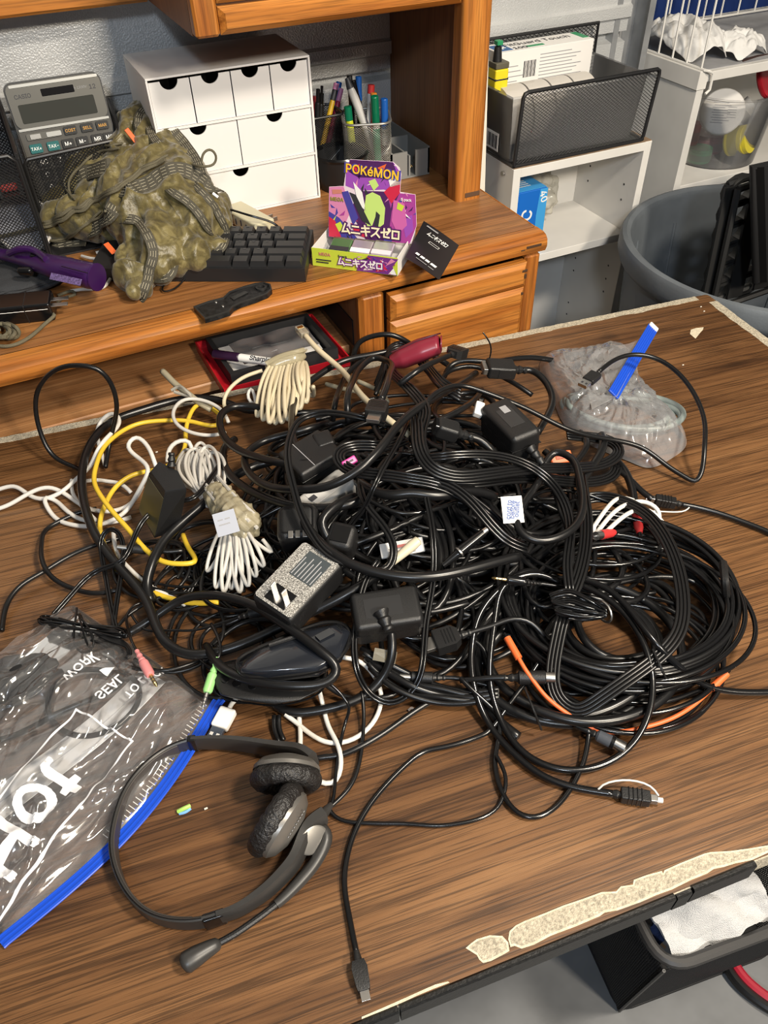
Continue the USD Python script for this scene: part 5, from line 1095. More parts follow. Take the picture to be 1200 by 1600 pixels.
def lanes(path, r, n, lift_up=.9):
    """n conductors side by side"""
    T_ = np.gradient(path, axis=0); T_ /= np.linalg.norm(T_, axis=1, keepdims=True)
    up = (EYE - path); up /= np.linalg.norm(up, axis=1, keepdims=True); up = up * .6 + np.array((0, 0, .6))
    side = np.cross(up, T_); side /= np.maximum(np.linalg.norm(side, axis=1, keepdims=True), 1e-9)
    for _ in range(6): side[1:-1] = (side[:-2] + side[1:-1] * 2 + side[2:]) / 4
    side /= np.linalg.norm(side, axis=1, keepdims=True)
    return cat(*[tube(path + side * (k - (n - 1) / 2) * 2 * r * .94, r, 7) for k in range(n)])
clear_plug = mat('smoky_clear_plastic', (.10, .11, .13), .2, transmission_weight=.4)
def plug(kind):
    """parts of a connector along +x from the cable's end: (name, mesh, material)"""
    bxm = lambda x0, x1, w, h, r=.0008: move(rbox(x1 - x0, w, h, min(r, w * .45, h * .45)), ((x0 + x1) / 2, 0, 0))
    X = np.array((1., 0, 0)); O_ = np.zeros(3)
    def cone(x0, x1, r0, r1, n=14): return tube(np.array([O_ + X * x0, O_ + X * x1]), np.array([r0, r1]), n)
    if kind == 'usb_a': return [('strain_relief', ribbed((.0022, .0032), O_ - X * .004, X * .012, 5), black_matte), ('plug_body', bxm(.007, .027, .0155, .0078, .002), black_matte), ('plug_shell', bxm(.027, .0385, .012, .0045, .0004), metal_m), ('contact_window', cat(move(rbox(.003, .0026, .0004, .0001), (.034, .0028, .0023)), move(rbox(.003, .0026, .0004, .0001), (.034, -.0028, .0023))), dark_print)]
    if kind == 'usb_a_white': return [('plug_body', bxm(.0, .020, .0158, .0085, .002), white_card), ('plug_shell', bxm(.020, .0325, .012, .0045, .0004), mat('steel_blue_shell', (.10, .12, .16), .3, metal=.6)), ('contact_window', cat(move(rbox(.003, .003, .0004, .0001), (.027, .003, .0023)), move(rbox(.003, .003, .0004, .0001), (.027, -.003, .0023))), white_print)]
    if kind == 'micro': return [('strain_relief', cone(-.002, .006, .0022, .0034), black_matte), ('plug_body', hull([(x, y * w, z * h_) for x, w, h_ in ((.005, .0042, .0032), (.010, .0056, .004), (.020, .0050, .0038), (.024, .0042, .003)) for y in (-1, 1) for z in (-1, 1)]), black_matte), ('plug_shell', bxm(.024, .0305, .0066, .002, .0003), metal_m)]
    if kind == 'hdmi': return [('strain_relief', ribbed((.0032, .0045), O_ - X * .004, X * .012, 4), black_matte), ('plug_body', hull([(x, y * w, z * h_) for x, w, h_ in ((.007, .0062, .0045), (.013, .0105, .0058), (.030, .0108, .0058), (.031, .0100, .0052)) for y in (-1, 1) for z in (-1, 1)]), black_matte), ('grip_ridges', cat(*[move(rbox(.0012, .016, .0122, .0003), (.013 + k * .003, 0, 0)) for k in range(4)]), black_gloss), ('plug_shell', bxm(.031, .042, .0135, .0045, .0004), dull_metal)]
    if kind == 'toslink': return [('strain_relief', ribbed((.0026, .0042), O_ - X * .006, X * .013, 4), black_matte), ('plug_body', bxm(.006, .029, .0105, .0100, .0012), black_matte), ('grip_ridges', cat(*[move(rbox(.0010, .0112, .0106, .0003), (.012 + k * .0034, 0, 0)) for k in range(4)]), black_gloss), ('plug_tip', bxm(.029, .035, .0062, .0060, .0008), dull_metal), ('cap', move(lathe([(0, 0), (.0022, 0), (.0022, .004), (0, .0042)], 12).apply_transform(rot([0, 1, 0], 90)), (.035, 0, 0)), white_card)]
    def jack(body, tipm): return [('strain_relief', ribbed((.0020, .0036), O_ - X * .004, X * .016, 6), body), ('plug_body', tube(np.array([(.011, 0, 0), (.013, 0, 0), (.027, 0, 0), (.029, 0, 0)], float), np.array([.0036, .0044, .0044, .0034]), 14), body), ('jack_pin', tube(np.array([(.029, 0, 0), (.039, 0, 0), (.0395, 0, 0), (.0405, 0, 0), (.043, 0, 0)], float), np.array([.0017, .0017, .0012, .0018, .0006]), 12), tipm), ('pin_ring', cat(*[cyl((x, 0, 0), (x + .0008, 0, 0), .00178, 12) for x in (.033, .0365)]), dark_print)]
    if kind == 'jack': return jack(black_gloss, gold_m)
    if kind == 'jack_pink': return jack(mat('pink_plug', (.62, .22, .22), .45), gold_m)
    if kind == 'jack_green': return jack(mat('green_plug', (.28, .60, .20), .45), dull_metal)
    if kind == 'barrel': return [('strain_relief', ribbed((.0022, .0040), O_ - X * .004, X * .012, 5), black_matte), ('plug_body', tube(np.array([(.007, 0, 0), (.008, 0, 0), (.026, 0, 0), (.027, 0, 0)], float), np.array([.0042, .0052, .0052, .0044]), 14), black_matte), ('barrel', cone(.027, .037, .0028, .0028), dull_metal)]
    if kind == 'din': return [('strain_relief', ribbed((.0026, .0046), O_ - X * .004, X * .014, 5), black_matte), ('plug_body', tube(np.array([(.009, 0, 0), (.010, 0, 0), (.032, 0, 0), (.033, 0, 0)], float), np.array([.005, .0062, .0062, .0052]), 16), black_matte), ('plug_shell', cone(.033, .041, .0046, .0046), dull_metal)]
    if kind == 'rca_clear': return [('strain_relief', ribbed((.0022, .0036), O_ - X * .004, X * .010, 4), black_matte), ('plug_body', tube(np.array([(.005, 0, 0), (.007, 0, 0), (.018, 0, 0), (.019, 0, 0)], float), np.array([.0036, .0052, .0056, .0048]), 16), clear_plug), ('ring', cone(.018, .021, .0058, .0058), black_gloss), ('plug_shell', cone(.021, .030, .0052, .0052), metal_m), ('centre_pin', cone(.030, .034, .0014, .0010), gold_m)]
    if kind == 'rj': return [('plug_body', bxm(0, .020, .0115, .0078, .0006), film('rj_plug_plastic', .35, tint=(.5, .46, .36), rough=.2, gloss=.05)), ('contacts', move(rbox(.006, .008, .0006, .0002), (.015, 0, .0040)), gold_m), ('latch', move(rbox(.016, .005, .0012, .0004), (.008, 0, -.0048)), white_card)]
    if kind == 'iec': return [('strain_relief', ribbed((.0040, .0072), O_ - X * .006, X * .018, 5), black_matte), ('plug_body', bxm(.010, .034, .0200, .0170, .004), black_matte), ('socket_face', bxm(.0335, .0348, .0165, .0135, .003), black_gloss), ('socket_hole', cat(*[move(rbox(.0008, .0026, .0026, .0004), (.0350, y, z)) for y, z in ((-.0042, -.002), (.0042, -.002), (0, .0035))]), mat('hole_grey', (.20, .22, .26), .4))]
    if kind == 'vga': return [('strain_relief', ribbed((.0042, .0070), O_ - X * .006, X * .018, 5), black_matte), ('plug_body', bxm(.010, .046, .0260, .0165, .003), black_matte), ('grip', bxm(.016, .034, .0268, .0150, .002), black_box_m), ('plug_shell', bxm(.046, .052, .0200, .0085, .001), dull_metal)]
    if kind == 'sleeve_orange': return [('sleeve', cone(-.006, .016, .0034, .0034), orange_m), ('pin', cone(.016, .021, .0016, .0013), black_gloss)]
    if kind == 'rca_white': return [('plug_body', tube(np.array([(-.002, 0, 0), (.004, 0, 0), (.020, 0, 0)], float), np.array([.003, .0048, .0050]), 14), white_card), ('plug_shell', cone(.020, .029, .0045, .0045), metal_m), ('centre_pin', cone(.029, .034, .0013, .001), metal_m)]
    if kind == 'rca_red': return [('plug_body', tube(np.array([(-.002, 0, 0), (.004, 0, 0), (.020, 0, 0)], float), np.array([.003, .0048, .0050]), 14), red_m), ('plug_shell', cone(.020, .029, .0045, .0045), metal_m), ('centre_pin', cone(.029, .034, .0013, .001), metal_m)]
    return []
def cable(label, pts, r=.0025, m=None, lift=.004, name='cable', n=9, lane=1, end=None, start=None, group=None, P3=None, end_up=(0, 0, 1), step=.005, sag=True, extra=()):
    P = c3(pts, lift) if P3 is None else np.asarray(P3, float)
    S_ = spline(P, step); S_[:, 2] = np.maximum(S_[:, 2], TZ + r * 1.02)
    m = m or black
    body = tube(S_, r, n) if lane == 1 else lanes(S_, r, lane)
    if end is None and start is None and not extra:
        single(name, label, 'cable', body, m, group=group, smooth=True); return S_
    t = Thing(name, label, 'cable', tuple(S_[len(S_) // 2] * (1, 1, 0) + (0, 0, TZ)), group=group)
    t.part('cord', body, m, smooth=True)
    for kind, p, d_ in ((end, S_[-1], S_[-1] - S_[-4]), (start, S_[0], S_[0] - S_[3])):
        if kind:
            parts = plug(kind); T_ = frame(p, d_, end_up)
            low = min((T_[2, 2] * q.vertices[:, 2] + T_[2, 0] * q.vertices[:, 0] + T_[2, 1] * q.vertices[:, 1]).min() for _, q, _ in parts) + p[2]
            if low < TZ + .0004: T_[2, 3] += TZ + .0004 - low
            ids = {}
            for nm, q, mt in parts: ids[nm] = t.part(nm, xf(q, T_), mt, smooth=30)
    for nm, q, mt in extra: t.part(nm, q, mt)
    return S_
def q1(ps, ox, oy, s): return [(ox + p[0] / s, oy + p[1] / s, *p[2:]) for p in ps]
LB = lambda ps: q1(ps, 0, 540, 2.857)      # left block
R1 = lambda ps: q1(ps, 300, 500, 3.0)      # middle of the heap
R2 = lambda ps: q1(ps, 640, 480, 2.4)      # upper right
R3 = lambda ps: q1(ps, 300, 800, 2.609)    # lower middle
R4 = lambda ps: q1(ps, 680, 760, 2.308)    # right coil

# --- filler: the tangle under the top cables
fr_ = np.random.default_rng(21)
def loops(c, rx, ry, turns, z0, z1, ang=0, jit=.12, seed=0, open_=.0, ctr_jit=.008):
    r1 = np.random.default_rng(seed); n = int(turns * 14); th = np.linspace(0, 2 * np.pi * turns, n) + r1.uniform(0, 6)
    k = np.linspace(0, turns, n); kn = int(turns) + 3
    rad = 1 + np.interp(k, np.arange(kn), r1.uniform(-jit, jit, kn)); zz = np.interp(k, np.arange(kn), r1.uniform(z0, z1, kn)) + .004 * np.sin(th * 1.7 + 1)
    cxj = np.interp(k, np.arange(kn), r1.normal(0, ctr_jit, kn)); cyj = np.interp(k, np.arange(kn), r1.normal(0, ctr_jit, kn))
    x = rx * rad * np.cos(th); y = ry * rad * np.sin(th); ca, sa_ = math.cos(ang), math.sin(ang)
    X = c[0] + cxj + x * ca - y * sa_; Y = c[1] + cyj + x * sa_ + y * ca
    Z = np.array([TZ + max(.004, mound(a, b) * .55 + q * .9) for a, b, q in zip(X, Y, zz)])
    return np.stack([X, Y, Z], 1)
for k in range(46):
    ang = fr_.uniform(0, 3.14); u_ = fr_.normal(0, .085), fr_.normal(0, .062)
    c_ = (.285 + u_[0], .545 + u_[1] - .15 * u_[0])
    rr_ = fr_.uniform(.0019, .0042); rx, ry = fr_.uniform(.04, .10), fr_.uniform(.028, .062)
    mt = black if k % 4 else black_gloss
    P = loops(c_, rx, ry, fr_.uniform(1.6, 3.4), -.01, .035, ang, .2, 100 + k, ctr_jit=.014)
    cable('black cable tangled deep in the middle of the cable heap', None, rr_, mt, P3=P, n=7, step=.008, group='cables buried in the heap')
for k in range(22):
    c_ = (.11 + fr_.normal(0, .05), .56 + fr_.normal(0, .05)) if k < 10 else (.045 + fr_.normal(0, .026), .555 + fr_.normal(0, .036)); P = loops(c_, fr_.uniform(.03, .06), fr_.uniform(.02, .045), fr_.uniform(1.2, 2.2), -.005, .012, fr_.uniform(0, 3), .2, 300 + k)
    cable('thin black cable looping flat at the left foot of the cable heap', None, fr_.uniform(.0013, .0026), black, P3=P, n=7, step=.007, group='thin cables at the left foot of the heap')
for k in range(10):
    c_ = (.33 + fr_.normal(0, .06), .39 + fr_.normal(0, .035)); P = loops(c_, fr_.uniform(.05, .09), fr_.uniform(.03, .05), fr_.uniform(1.5, 2.6), -.005, .012, fr_.uniform(-.3, .5), .2, 400 + k)
    cable('black cable lying low in front of the cable heap beside the big coil', None, fr_.uniform(.0018, .0030), black, P3=P, n=7, step=.007, group='low cables in front of the heap')
# --- the big coils at the right
cable('long thin black cable wound in the large coil at the right of the heap', None, .0024, black_gloss, P3=loops((.402, .338), .104, .088, 10, .0, .034, -.30, .12, 5, ctr_jit=.008), n=9, step=.006)
cable('black cable forming the outer turns of the right-hand coil', None, .0027, black, P3=loops((.406, .345), .112, .096, 6, .0, .030, -.28, .05, 6, ctr_jit=.005), n=9, step=.006)
cable('black cable wound slightly smaller inside the right-hand coil', None, .0023, black_gloss, P3=loops((.390, .325), .092, .074, 6, .0, .030, -.35, .12, 9, ctr_jit=.008), n=9, step=.006)
cable('thick ribbed black cable wound in the low coil left of the big coil', None, .0044, black, P3=loops((.335, .315), .085, .066, 4, .0, .020, -.2, .12, 7, ctr_jit=.010), n=10, step=.006)
cable('thin black cable wound loosely at the front of the big coil', None, .0022, black_gloss, P3=loops((.365, .285), .080, .062, 4, .0, .026, -.3, .16, 8, ctr_jit=.012), n=9, step=.006)
cable('thick black cable in the hollow of the big coil', None, .0038, black, P3=loops((.400, .320), .062, .048, 2.4, .0, .010, .2, .1, 12, ctr_jit=.008), n=9, step=.006)
# --- named cables, left side
cable('black cable standing up in a tall open loop at the far left of the heap', [(130, 741, .008), (124, 734, .008), (87, 715, .014), (66, 683, .036), (56, 641, .068), (61, 606, .098), (84, 580, .122), (119, 571, .134), (154, 578, .128), (175, 603, .106), (182, 631, .080), (180, 655, .054), (172, 690, .024), (165, 730, .010)], .0028)
cable('thick black cable sweeping around the left side of the heap and under the silver adapter', [(420, 640, .012), (385, 640, .014), (353, 629, .016), (315, 622, .018), (273, 626, .020), (224, 640, .022), (182, 655, .024), (154, 676, .026), (135, 708, .026), (128, 743, .026), (130, 778, .024), (138, 809, .024), (150, 837, .022), (172, 869, .020), (196, 897, .018), (217, 921, .018), (232, 946, .018), (243, 975, .020), (262, 1006, .022), (290, 1021, .022), (320, 1022, .022), (377, 1007, .022), (453, 972, .030), (520, 940, .036), (564, 915, .036), (610, 884, .02)], .0049, n=12)
cable('yellow network cable looping around the black wall adapter', [(341, 941, .010), (300, 942, .008), (273, 937, .008), (240, 926, .008), (200, 905, .010), (170, 866, .012), (156, 820, .014), (166, 785, .018), (182, 760, .020), (206, 743, .022), (232, 736, .018), (262, 728, .006), (285, 708, .012), (290, 680, .018), (297, 648, .022), (312, 632, .022), (334, 640, .018), (346, 660, .016), (330, 665, .020), (301, 659, .022), (259, 657, .024), (217, 662, .026), (189, 675, .028), (164, 697, .030), (151, 725, .032), (147, 750, .032), (157, 774, .034), (178, 802, .032), (203, 830, .028), (224, 855, .024), (252, 876, .020), (280, 881, .018), (303, 878, .014), (297, 860, .010), (286, 836, .006)], .0028, yellow_cable, n=10)
cable('white flat cord twisted around a second white cord, running off the left edge', [(-330, 800), (-200, 830), (-110, 800), (-60, 782), (-20, 770), (0, 764, .006), (21, 760, .008), (45, 773, .006), (70, 779, .007), (98, 767, .010), (122, 746, .012), (140, 729, .016), (154, 701, .030), (175, 676, .034), (186, 661, .034), (184, 651, .036), (172, 647, .034), (157, 660, .026), (152, 680, .020), (156, 699, .014), (165, 730, .008)], .0026, white_cable)
cable('second white cord of the twisted pair running off the left edge', [(-330, 850), (-200, 800), (-110, 812), (-60, 806), (0, 794, .004), (21, 785, .006), (49, 769, .011), (77, 762, .012), (105, 774, .006), (133, 792, .006), (168, 799, .008), (200, 790, .010), (222, 760, .012)], .0026, white_cable)
cable('white cord in loose flat loops under the yellow cable, with one loop standing up', [(205, 808, .004), (180, 815, .005), (154, 816, .006), (126, 811, .005), (101, 795, .005), (82, 780, .006), (72, 778, .010), (80, 802, .005), (105, 818, .004), (140, 822, .006), (175, 813, .010), (196, 799, .014), (213, 774, .022), (226, 750, .032), (231, 733, .038), (212, 712, .044), (201, 694, .048), (212, 684, .050), (228, 694, .046), (240, 718, .040), (246, 735, .03)], .0026, white_cable)
cable('short white cord crossing behind the thick black arc at the left', [(112, 750, .006), (114, 771, .005), (129, 792, .005), (152, 815, .009)], .0024, white_cable)
cable('white cord peeping between the yellow cable and the black arc', [(132, 752, .008), (150, 750, .010), (168, 752, .012), (190, 757, .012), (205, 770, .006)], .0024, white_cable)
cable('white cord running under the yellow cable towards the lower left of the heap', [(177, 826, .012), (178, 842, .014), (184, 866, .012), (200, 886, .012), (224, 908, .010), (259, 929, .008), (290, 945, .006)], .0024, white_cable)
cable('greyish white cord curled in a ring above the cord hank', [(357, 660, .024), (345, 640, .028), (315, 625, .034), (288, 625, .038), (272, 640, .038), (276, 662, .036), (300, 676, .032), (330, 680, .028), (352, 676, .022)], .0024, grey_white_cable)
cable('greyish white cord bent over beside the black wall adapter', [(262, 722, .040), (264, 704, .046), (278, 690, .048), (294, 690, .044), (300, 705, .034)], .0026, grey_white_cable)
cable('black cable curling in a wide hook at the left foot of the heap', [(150, 795, .006), (120, 802, .004), (94, 814, .004), (73, 827, .005), (65, 848, .012), (66, 876, .016), (84, 904, .012), (115, 920, .006), (150, 927, .006), (185, 922, .006)], .0026)
cable('black cable arching from the clear bag across the left foot of the heap', [(3, 985, .006), (6, 962, .006), (14, 938, .008), (34, 914, .010), (70, 892, .010), (108, 869, .010), (154, 850, .010), (190, 840, .006)], .0026)
cable('thin black cord rising from the tied hank to the wall adapter', [(84, 960, .010), (115, 925, .014), (150, 893, .018), (190, 876, .024), (206, 850, .030), (224, 813, .038), (259, 788, .044), (301, 778, .046), (322, 757, .042), (341, 729, .034), (352, 712, .026)], .0015, black_gloss, lane=2)
cable('thin black lamp cord looped upright beside the yellow cable', [(182, 985, .008), (172, 940, .010), (164, 895, .014), (158, 860, .022), (160, 838, .030), (170, 828, .034), (182, 830, .034), (191, 846, .028), (192, 876, .020), (187, 911, .014), (180, 956, .010), (176, 985, .006)], .0014, black_gloss, lane=2)
cable('thick black cable slanting down across the left of the heap', [(450, 715, .006), (400, 728, .016), (353, 753, .026), (322, 783, .030), (280, 820, .032), (252, 851, .032), (236, 886, .028), (230, 915, .020), (236, 940, .014)], .0051, n=12)
cable('black power cord looping over the stacked black docks', [(200, 990, .010), (225, 975, .012), (250, 958, .016), (282, 938, .022), (315, 930, .028), (350, 932, .034), (396, 946, .044), (434, 969, .054), (472, 995, .058), (507, 1022, .056), (525, 1045, .050), (517, 1061, .046), (472, 1072, .046), (415, 1068, .046), (357, 1050, .040), (334, 1028, .030), (322, 1010, .018)], .0043, n=11)
cable('thin black cord with a slim grey sleeve below the thick slanting cable', [(205, 960, .012), (230, 985, .012), (262, 985, .012), (300, 985, .014), (340, 975, .018), (378, 963, .022)], .0013, black_gloss, end='barrel')
cable('black cord with a rubber sleeve at the left of the heap', [(285, 860, .010), (262, 862, .014), (240, 860, .018)], .0026, end='barrel')
# tied hank of thin black cord
hk = []
r_h = np.random.default_rng(3)
for k in range(10):
    ow, oh, oy = r_h.uniform(58, 70), r_h.uniform(3, 11), r_h.uniform(-6, 8)
    for q in np.linspace(0, 2 * np.pi, 15)[:-1]:
        x = 130 + ow * math.cos(q); hk.append(pt(x, 980 + oy * abs(math.cos(q)) + .16 * (x - 130) + (2 + oh * abs(math.cos(q)) ** .7) * math.sin(q), .010 + .0035 * math.sin(3 * q + k) + .0006 * k))
hkS = spline(np.array(hk), .004); hkS[:, 2] = np.maximum(hkS[:, 2], TZ + .003)
t = Thing('cord_hank', 'tied hank of thin black cord on the upper edge of the clear zipper bag', 'cable', pt(130, 985, 0))
t.part('cord', tube(hkS, .0012, 6), black_gloss, smooth=True)
t.part('tie', tube(np.array([pt(132, 985, .011) + (.0, .020 * math.cos(q), .012 * math.sin(q)) for q in np.linspace(0, 2 * np.pi, 17)[:-1]]), .0011, 6, closed=True), black_gloss)
for k in range(5):
    t.part('cord_loop', tube(spline(c3([(150, 990, .014), (175, 995 + 2 * k, .014), (196 + 1.2 * k, 1005 + 3 * k, .012), (203 - 2 * k, 1026 + k, .010), (186 - 3 * k, 1030 - 2 * k, .010), (172 - 2 * k, 1014 - k, .012), (140, 1000, .012)]), .004), .0012, 6), black_gloss, smooth=True)
cable('thin black wire hanging in a narrow loop over the tied hank', [(120, 950, .016), (116, 985, .016), (118, 1010, .012), (135, 1020, .010), (146, 1008, .012), (140, 985, .018), (122, 960, .018)], .0011, black_gloss)
cable('thin black wire ending in a pink audio plug on the clear zipper bag', [(232, 940, .012), (212, 945, .014), (199, 960, .016), (201, 985, .026), (207, 1005, .034), (216, 1021, .034)], .0013, black_gloss, end='jack_pink')
cable('thin black wire ending in a green audio plug beside the blue zipper', [(330, 975, .030), (342, 1000, .036), (344, 1020, .036), (338, 1034, .034)], .0016, black_gloss, end='jack_green')
# white cord hank with tape
hankw = pt(362, 800, .030)
ws = []
for k in range(11):
    a = pt(330 + 6 * math.sin(k * 2.1), 775 + 2 * k, .022 + .002 * (k % 5)); top = pt(292 + 4.2 * k, 690 + 9 * abs(math.sin(k * 1.3)) + 2.5 * abs(k - 5), .026 + .003 * (k % 4)); l_ = pt(284 + 4.6 * k - 8, 735 + 5 * math.cos(k), .030 + .0025 * ((k * 3) % 5)); r_ = pt(300 + 4.6 * k + 10, 730 - 4 * math.sin(k), .024 + .003 * ((k * 2) % 5))
    ws += [a, l_, top, r_]
t = Thing('white_cord_hank', 'hank of greyish white phone cord bound with yellowed tape in the heap', 'cable', hankw)
t.part('cord', tube(spline(np.array(ws), .004), .0021, 7), grey_white_cable, smooth=True)
ws = []
for k in range(9):
    a = pt(352 + 3 * k, 815 + 2 * (k % 3), .032); bx_ = [324, 338, 350, 362, 375, 388, 400, 412, 424][k]; by_ = [892, 918, 924, 920, 925, 915, 900, 884, 862][k]
    ws += [a, pt((a_ := 352 + 3 * k) * .45 + bx_ * .55 - 7, by_ * .6 + 815 * .4, .028 + .002 * (k % 3)), pt(bx_, by_, .020 + .003 * (k % 3)), pt(a_ * .45 + bx_ * .55 + 8, by_ * .6 + 815 * .4, .030 + .002 * (k % 2))]
t.part('cord', tube(spline(np.array(ws), .004), .0021, 7), grey_white_cable, smooth=True)
tape_y = film('yellowed_tape', .50, tint=(.50, .44, .29), rough=.22, gloss=.04)
wr = spline(c3([(334, 766, .028), (350, 786, .032), (368, 806, .034), (396, 832, .030)]), .002)
def wrinkle(m, amp, fq, seed): v = m.vertices; m.vertices = v + m.vertex_normals * (amp * (np.abs(meshkit.fbm(v * fq, 3, seed) - .5) * 4 - .6))[:, None]; return m
t.part('tape_wrap', wrinkle(tube(wr, np.interp(np.linspace(0, 1, len(wr)), [0, .15, .4, .7, .9, 1], [.011, .016, .0165, .019, .017, .010]), 40), .0035, 110, 5), tape_y)
for k in range(7):
    o_ = np.array((math.cos(k * 2.4) * .010, math.sin(k * 1.7) * .008, .006 + .003 * (k % 3))); t.part('bound_strand', tube(wr[::6] + o_, .0021, 7), grey_white_cable)
T_ = frame(pt(353, 817, .060), (1, -.15, .1), (-.1, -.5, .8)); t.part('price_sticker', xf(rbox(.022, .024, .0008, .0003), T_), mat('grey_sticker', (.36, .38, .44), .6)); t.part('sticker_text', xf(move(strokes([[(-.007, .004), (-.002, .004)], [(0, .004), (.005, .004)], [(-.007, -.001), (.004, -.001)]], .0012, .0003), (0, 0, .0004)), T_), grey_print)
# black wall adapter standing among the yellow loops
def boxq(name, label, P0, Pu, Pv, h, r=.003, m=None, cat_='adapter'):
    """rounded box whose top face has the corner P0 and the neighbours Pu and Pv, going down by h"""
    P0, Pu, Pv = (np.asarray(q, float) for q in (P0, Pu, Pv)); u = Pu - P0; lu = np.linalg.norm(u); u = u / lu; v_ = Pv - P0; v_ = v_ - u * (v_ @ u); lv = np.linalg.norm(v_); v_ = v_ / lv; w_ = np.cross(u, v_)
    if w_[2] < 0: w_ = -w_
    T_ = np.eye(4); T_[:3, 0] = u; T_[:3, 1] = v_; T_[:3, 2] = w_; 
    if np.linalg.det(T_[:3, :3]) < 0: T_[:3, 1] = -v_; P0 = P0 + v_ * lv
    T_[:3, 3] = P0
    t = Thing(name, label, cat_, tuple(P0 + u * lu / 2 - w_ * h)); t.T, t.lu, t.lv, t.h = T_, lu, lv, h
    t.part('body', xf(move(rbox(lu, lv, h, r), (lu / 2, lv / 2, -h / 2)), T_), m or black_box_m); return t
def on(t, name, m, a, b, z=0.0, mt=None, parent=None, label=None):
    return t.part(name, xf(move(m, (a * t.lu, b * t.lv, z)), t.T), mt or dark_print, parent, label)
t = Thing('wall_adapter', 'black wall adapter standing on end inside the yellow cable loop', 'adapter', pt(255, 800, 0))
wt_ = [zf(234, 736, .085), zf(248, 720, .090), zf(279, 736, .090), zf(292, 763, .086), zf(258, 768, .084)]; wb_ = [zf(216, 798, .034), zf(241, 842, .026), zf(279, 830, .026), zf(262, 786, .034)]
t.part('body', hull([q + (np.mean(wt_, 0) - q) * .05 for q in wt_] + [q + (w_ - q) * .05 for q, w_ in zip(wt_, [wb_[0], wb_[0], wb_[3], wb_[2], wb_[1]])] + [q + (np.mean(wb_, 0) - q) * .05 for q in wb_] + [q + (w_ - q) * .05 for q, w_ in zip(wb_, [wt_[0], wt_[4], wt_[3], wt_[2]])]), black_box_m, smooth=20)
t.part('side_label', hull([q + o_ for o_ in ((-.0004, -.0003, 0), (.0006, .0004, 0)) for q in (wt_[0] * .88 + wb_[0] * .12, wt_[4] * .86 + wb_[1] * .14, wb_[1] * .94 + wt_[4] * .06, wb_[0] * .94 + wt_[0] * .06)]), mat('olive_label', (.055, .050, .022), .3), label='dull olive printed side')
t.part('cord_exit', ribbed((.005, .0032), zf(268, 728, .090), np.array((.004, .006, .012)), 5), black_matte)
# --- middle of the heap: big loops on top
cable('thick black cable looped in a broad ring at the upper left of the heap', R1([(640, 625, .012), (600, 650, .024), (560, 662, .030), (450, 671, .036), (330, 650, .040), (220, 610, .042), (160, 560, .044), (132, 500, .044), (140, 440, .044), (180, 412, .042), (240, 402, .040), (330, 414, .036), (430, 432, .030), (540, 436, .022), (620, 430, .012)]), .0044, n=12)
cable('thick black cable sweeping in a wide diagonal loop across the top of the heap', R1([(1330, 250, .030), (1200, 330, .040), (1050, 420, .050), (960, 500, .056), (900, 580, .058), (830, 660, .058), (740, 730, .056), (630, 780, .054), (500, 795, .052), (380, 785, .048), (290, 740, .042), (250, 680, .036), (262, 620, .032), (330, 572, .028), (430, 540, .024), (560, 505, .018), (640, 480, .010)]), .0043, n=12)
cable('thick black cable lying in the lowest of the wide left loops', R1([(200, 560, .012), (160, 590, .022), (145, 640, .028), (160, 700, .030), (220, 765, .030), (320, 822, .030), (450, 865, .030), (600, 882, .028), (740, 862, .024), (830, 820, .016)]), .0046, n=12)
cable('black cable arching high over the back of the heap against the drawer', [(550, 580, .020), (553, 556, .050), (560, 537, .066), (583, 525, .076), (610, 523, .078), (636, 534, .066), (655, 553, .046), (668, 580, .024)], .0034)
cable('thick black cable curving from the heap top down past the beige cord hank', [(700, 570, .020), (660, 548, .044), (620, 547, .054), (577, 555, .054), (540, 563, .052), (507, 580, .048), (478, 602, .044), (460, 627, .042), (456, 655, .040), (460, 690, .036), (475, 715, .026), (500, 740, .012)], .0040, n=11)
cable('flat black cord wound in a tall loop down the middle of the heap', R1([(900, 490, .034), (800, 458, .048), (700, 440, .054), (600, 436, .058), (520, 460, .062), (470, 520, .066), (448, 610, .068), (456, 700, .068), (480, 800, .066), (510, 900, .064), (560, 1000, .062), (620, 1080, .060), (720, 1140, .056), (830, 1172, .052), (915, 1165, .050), (946, 1090, .050), (920, 1000, .048), (860, 920, .044), (810, 850, .038), (790, 770, .028), (800, 720, .016)]), .0019, lane=2)
cable('black cable with a square grey plug hanging over the middle of the heap', R1([(735, 480, .030), (728, 420, .044), (730, 360, .054), (752, 290, .060), (800, 212, .064), (855, 178, .066), (905, 188, .066), (926, 250, .064), (908, 320, .060), (888, 372, .058)]), .0038, end='hdmi', n=11)
cable('black cable rising steeply behind the hanging grey plug', R1([(660, 470, .020), (668, 410, .036), (690, 330, .044), (735, 245, .048), (800, 192, .050), (880, 170, .044)]), .0034)
cable('thin black cord dropping straight through the middle of the heap', R1([(1010, 470, .030), (985, 540, .044), (940, 620, .052), (890, 710, .056), (850, 790, .054), (826, 845, .046), (790, 905, .036), (745, 960, .026), (715, 1040, .018)]), .0014, black_gloss, lane=2)
cable('thin grey-black wire curling by the strain relief in the middle of the heap', R1([(830, 845, .034), (900, 880, .036), (980, 905, .036), (1080, 900, .034), (1160, 880, .03), (1240, 850, .022)]), .0022, black_gloss)
for k, (dy, lb) in enumerate(((0, 'upper'), (16, 'second'), (32, 'third'), (50, 'lowest'))):
    cable('black cable, %s of the bundle bending behind the red box end' % lb, R1([(860, 300 + dy, .026), (905, 180 + dy, .050), (930, 125 + dy * .7, .058), (985, 105 + dy * .7, .060), (1045, 130 + dy, .056), (1100, 190 + dy, .046), (1180, 280 + dy, .034), (1260, 330 + dy, .024)]), .0027)
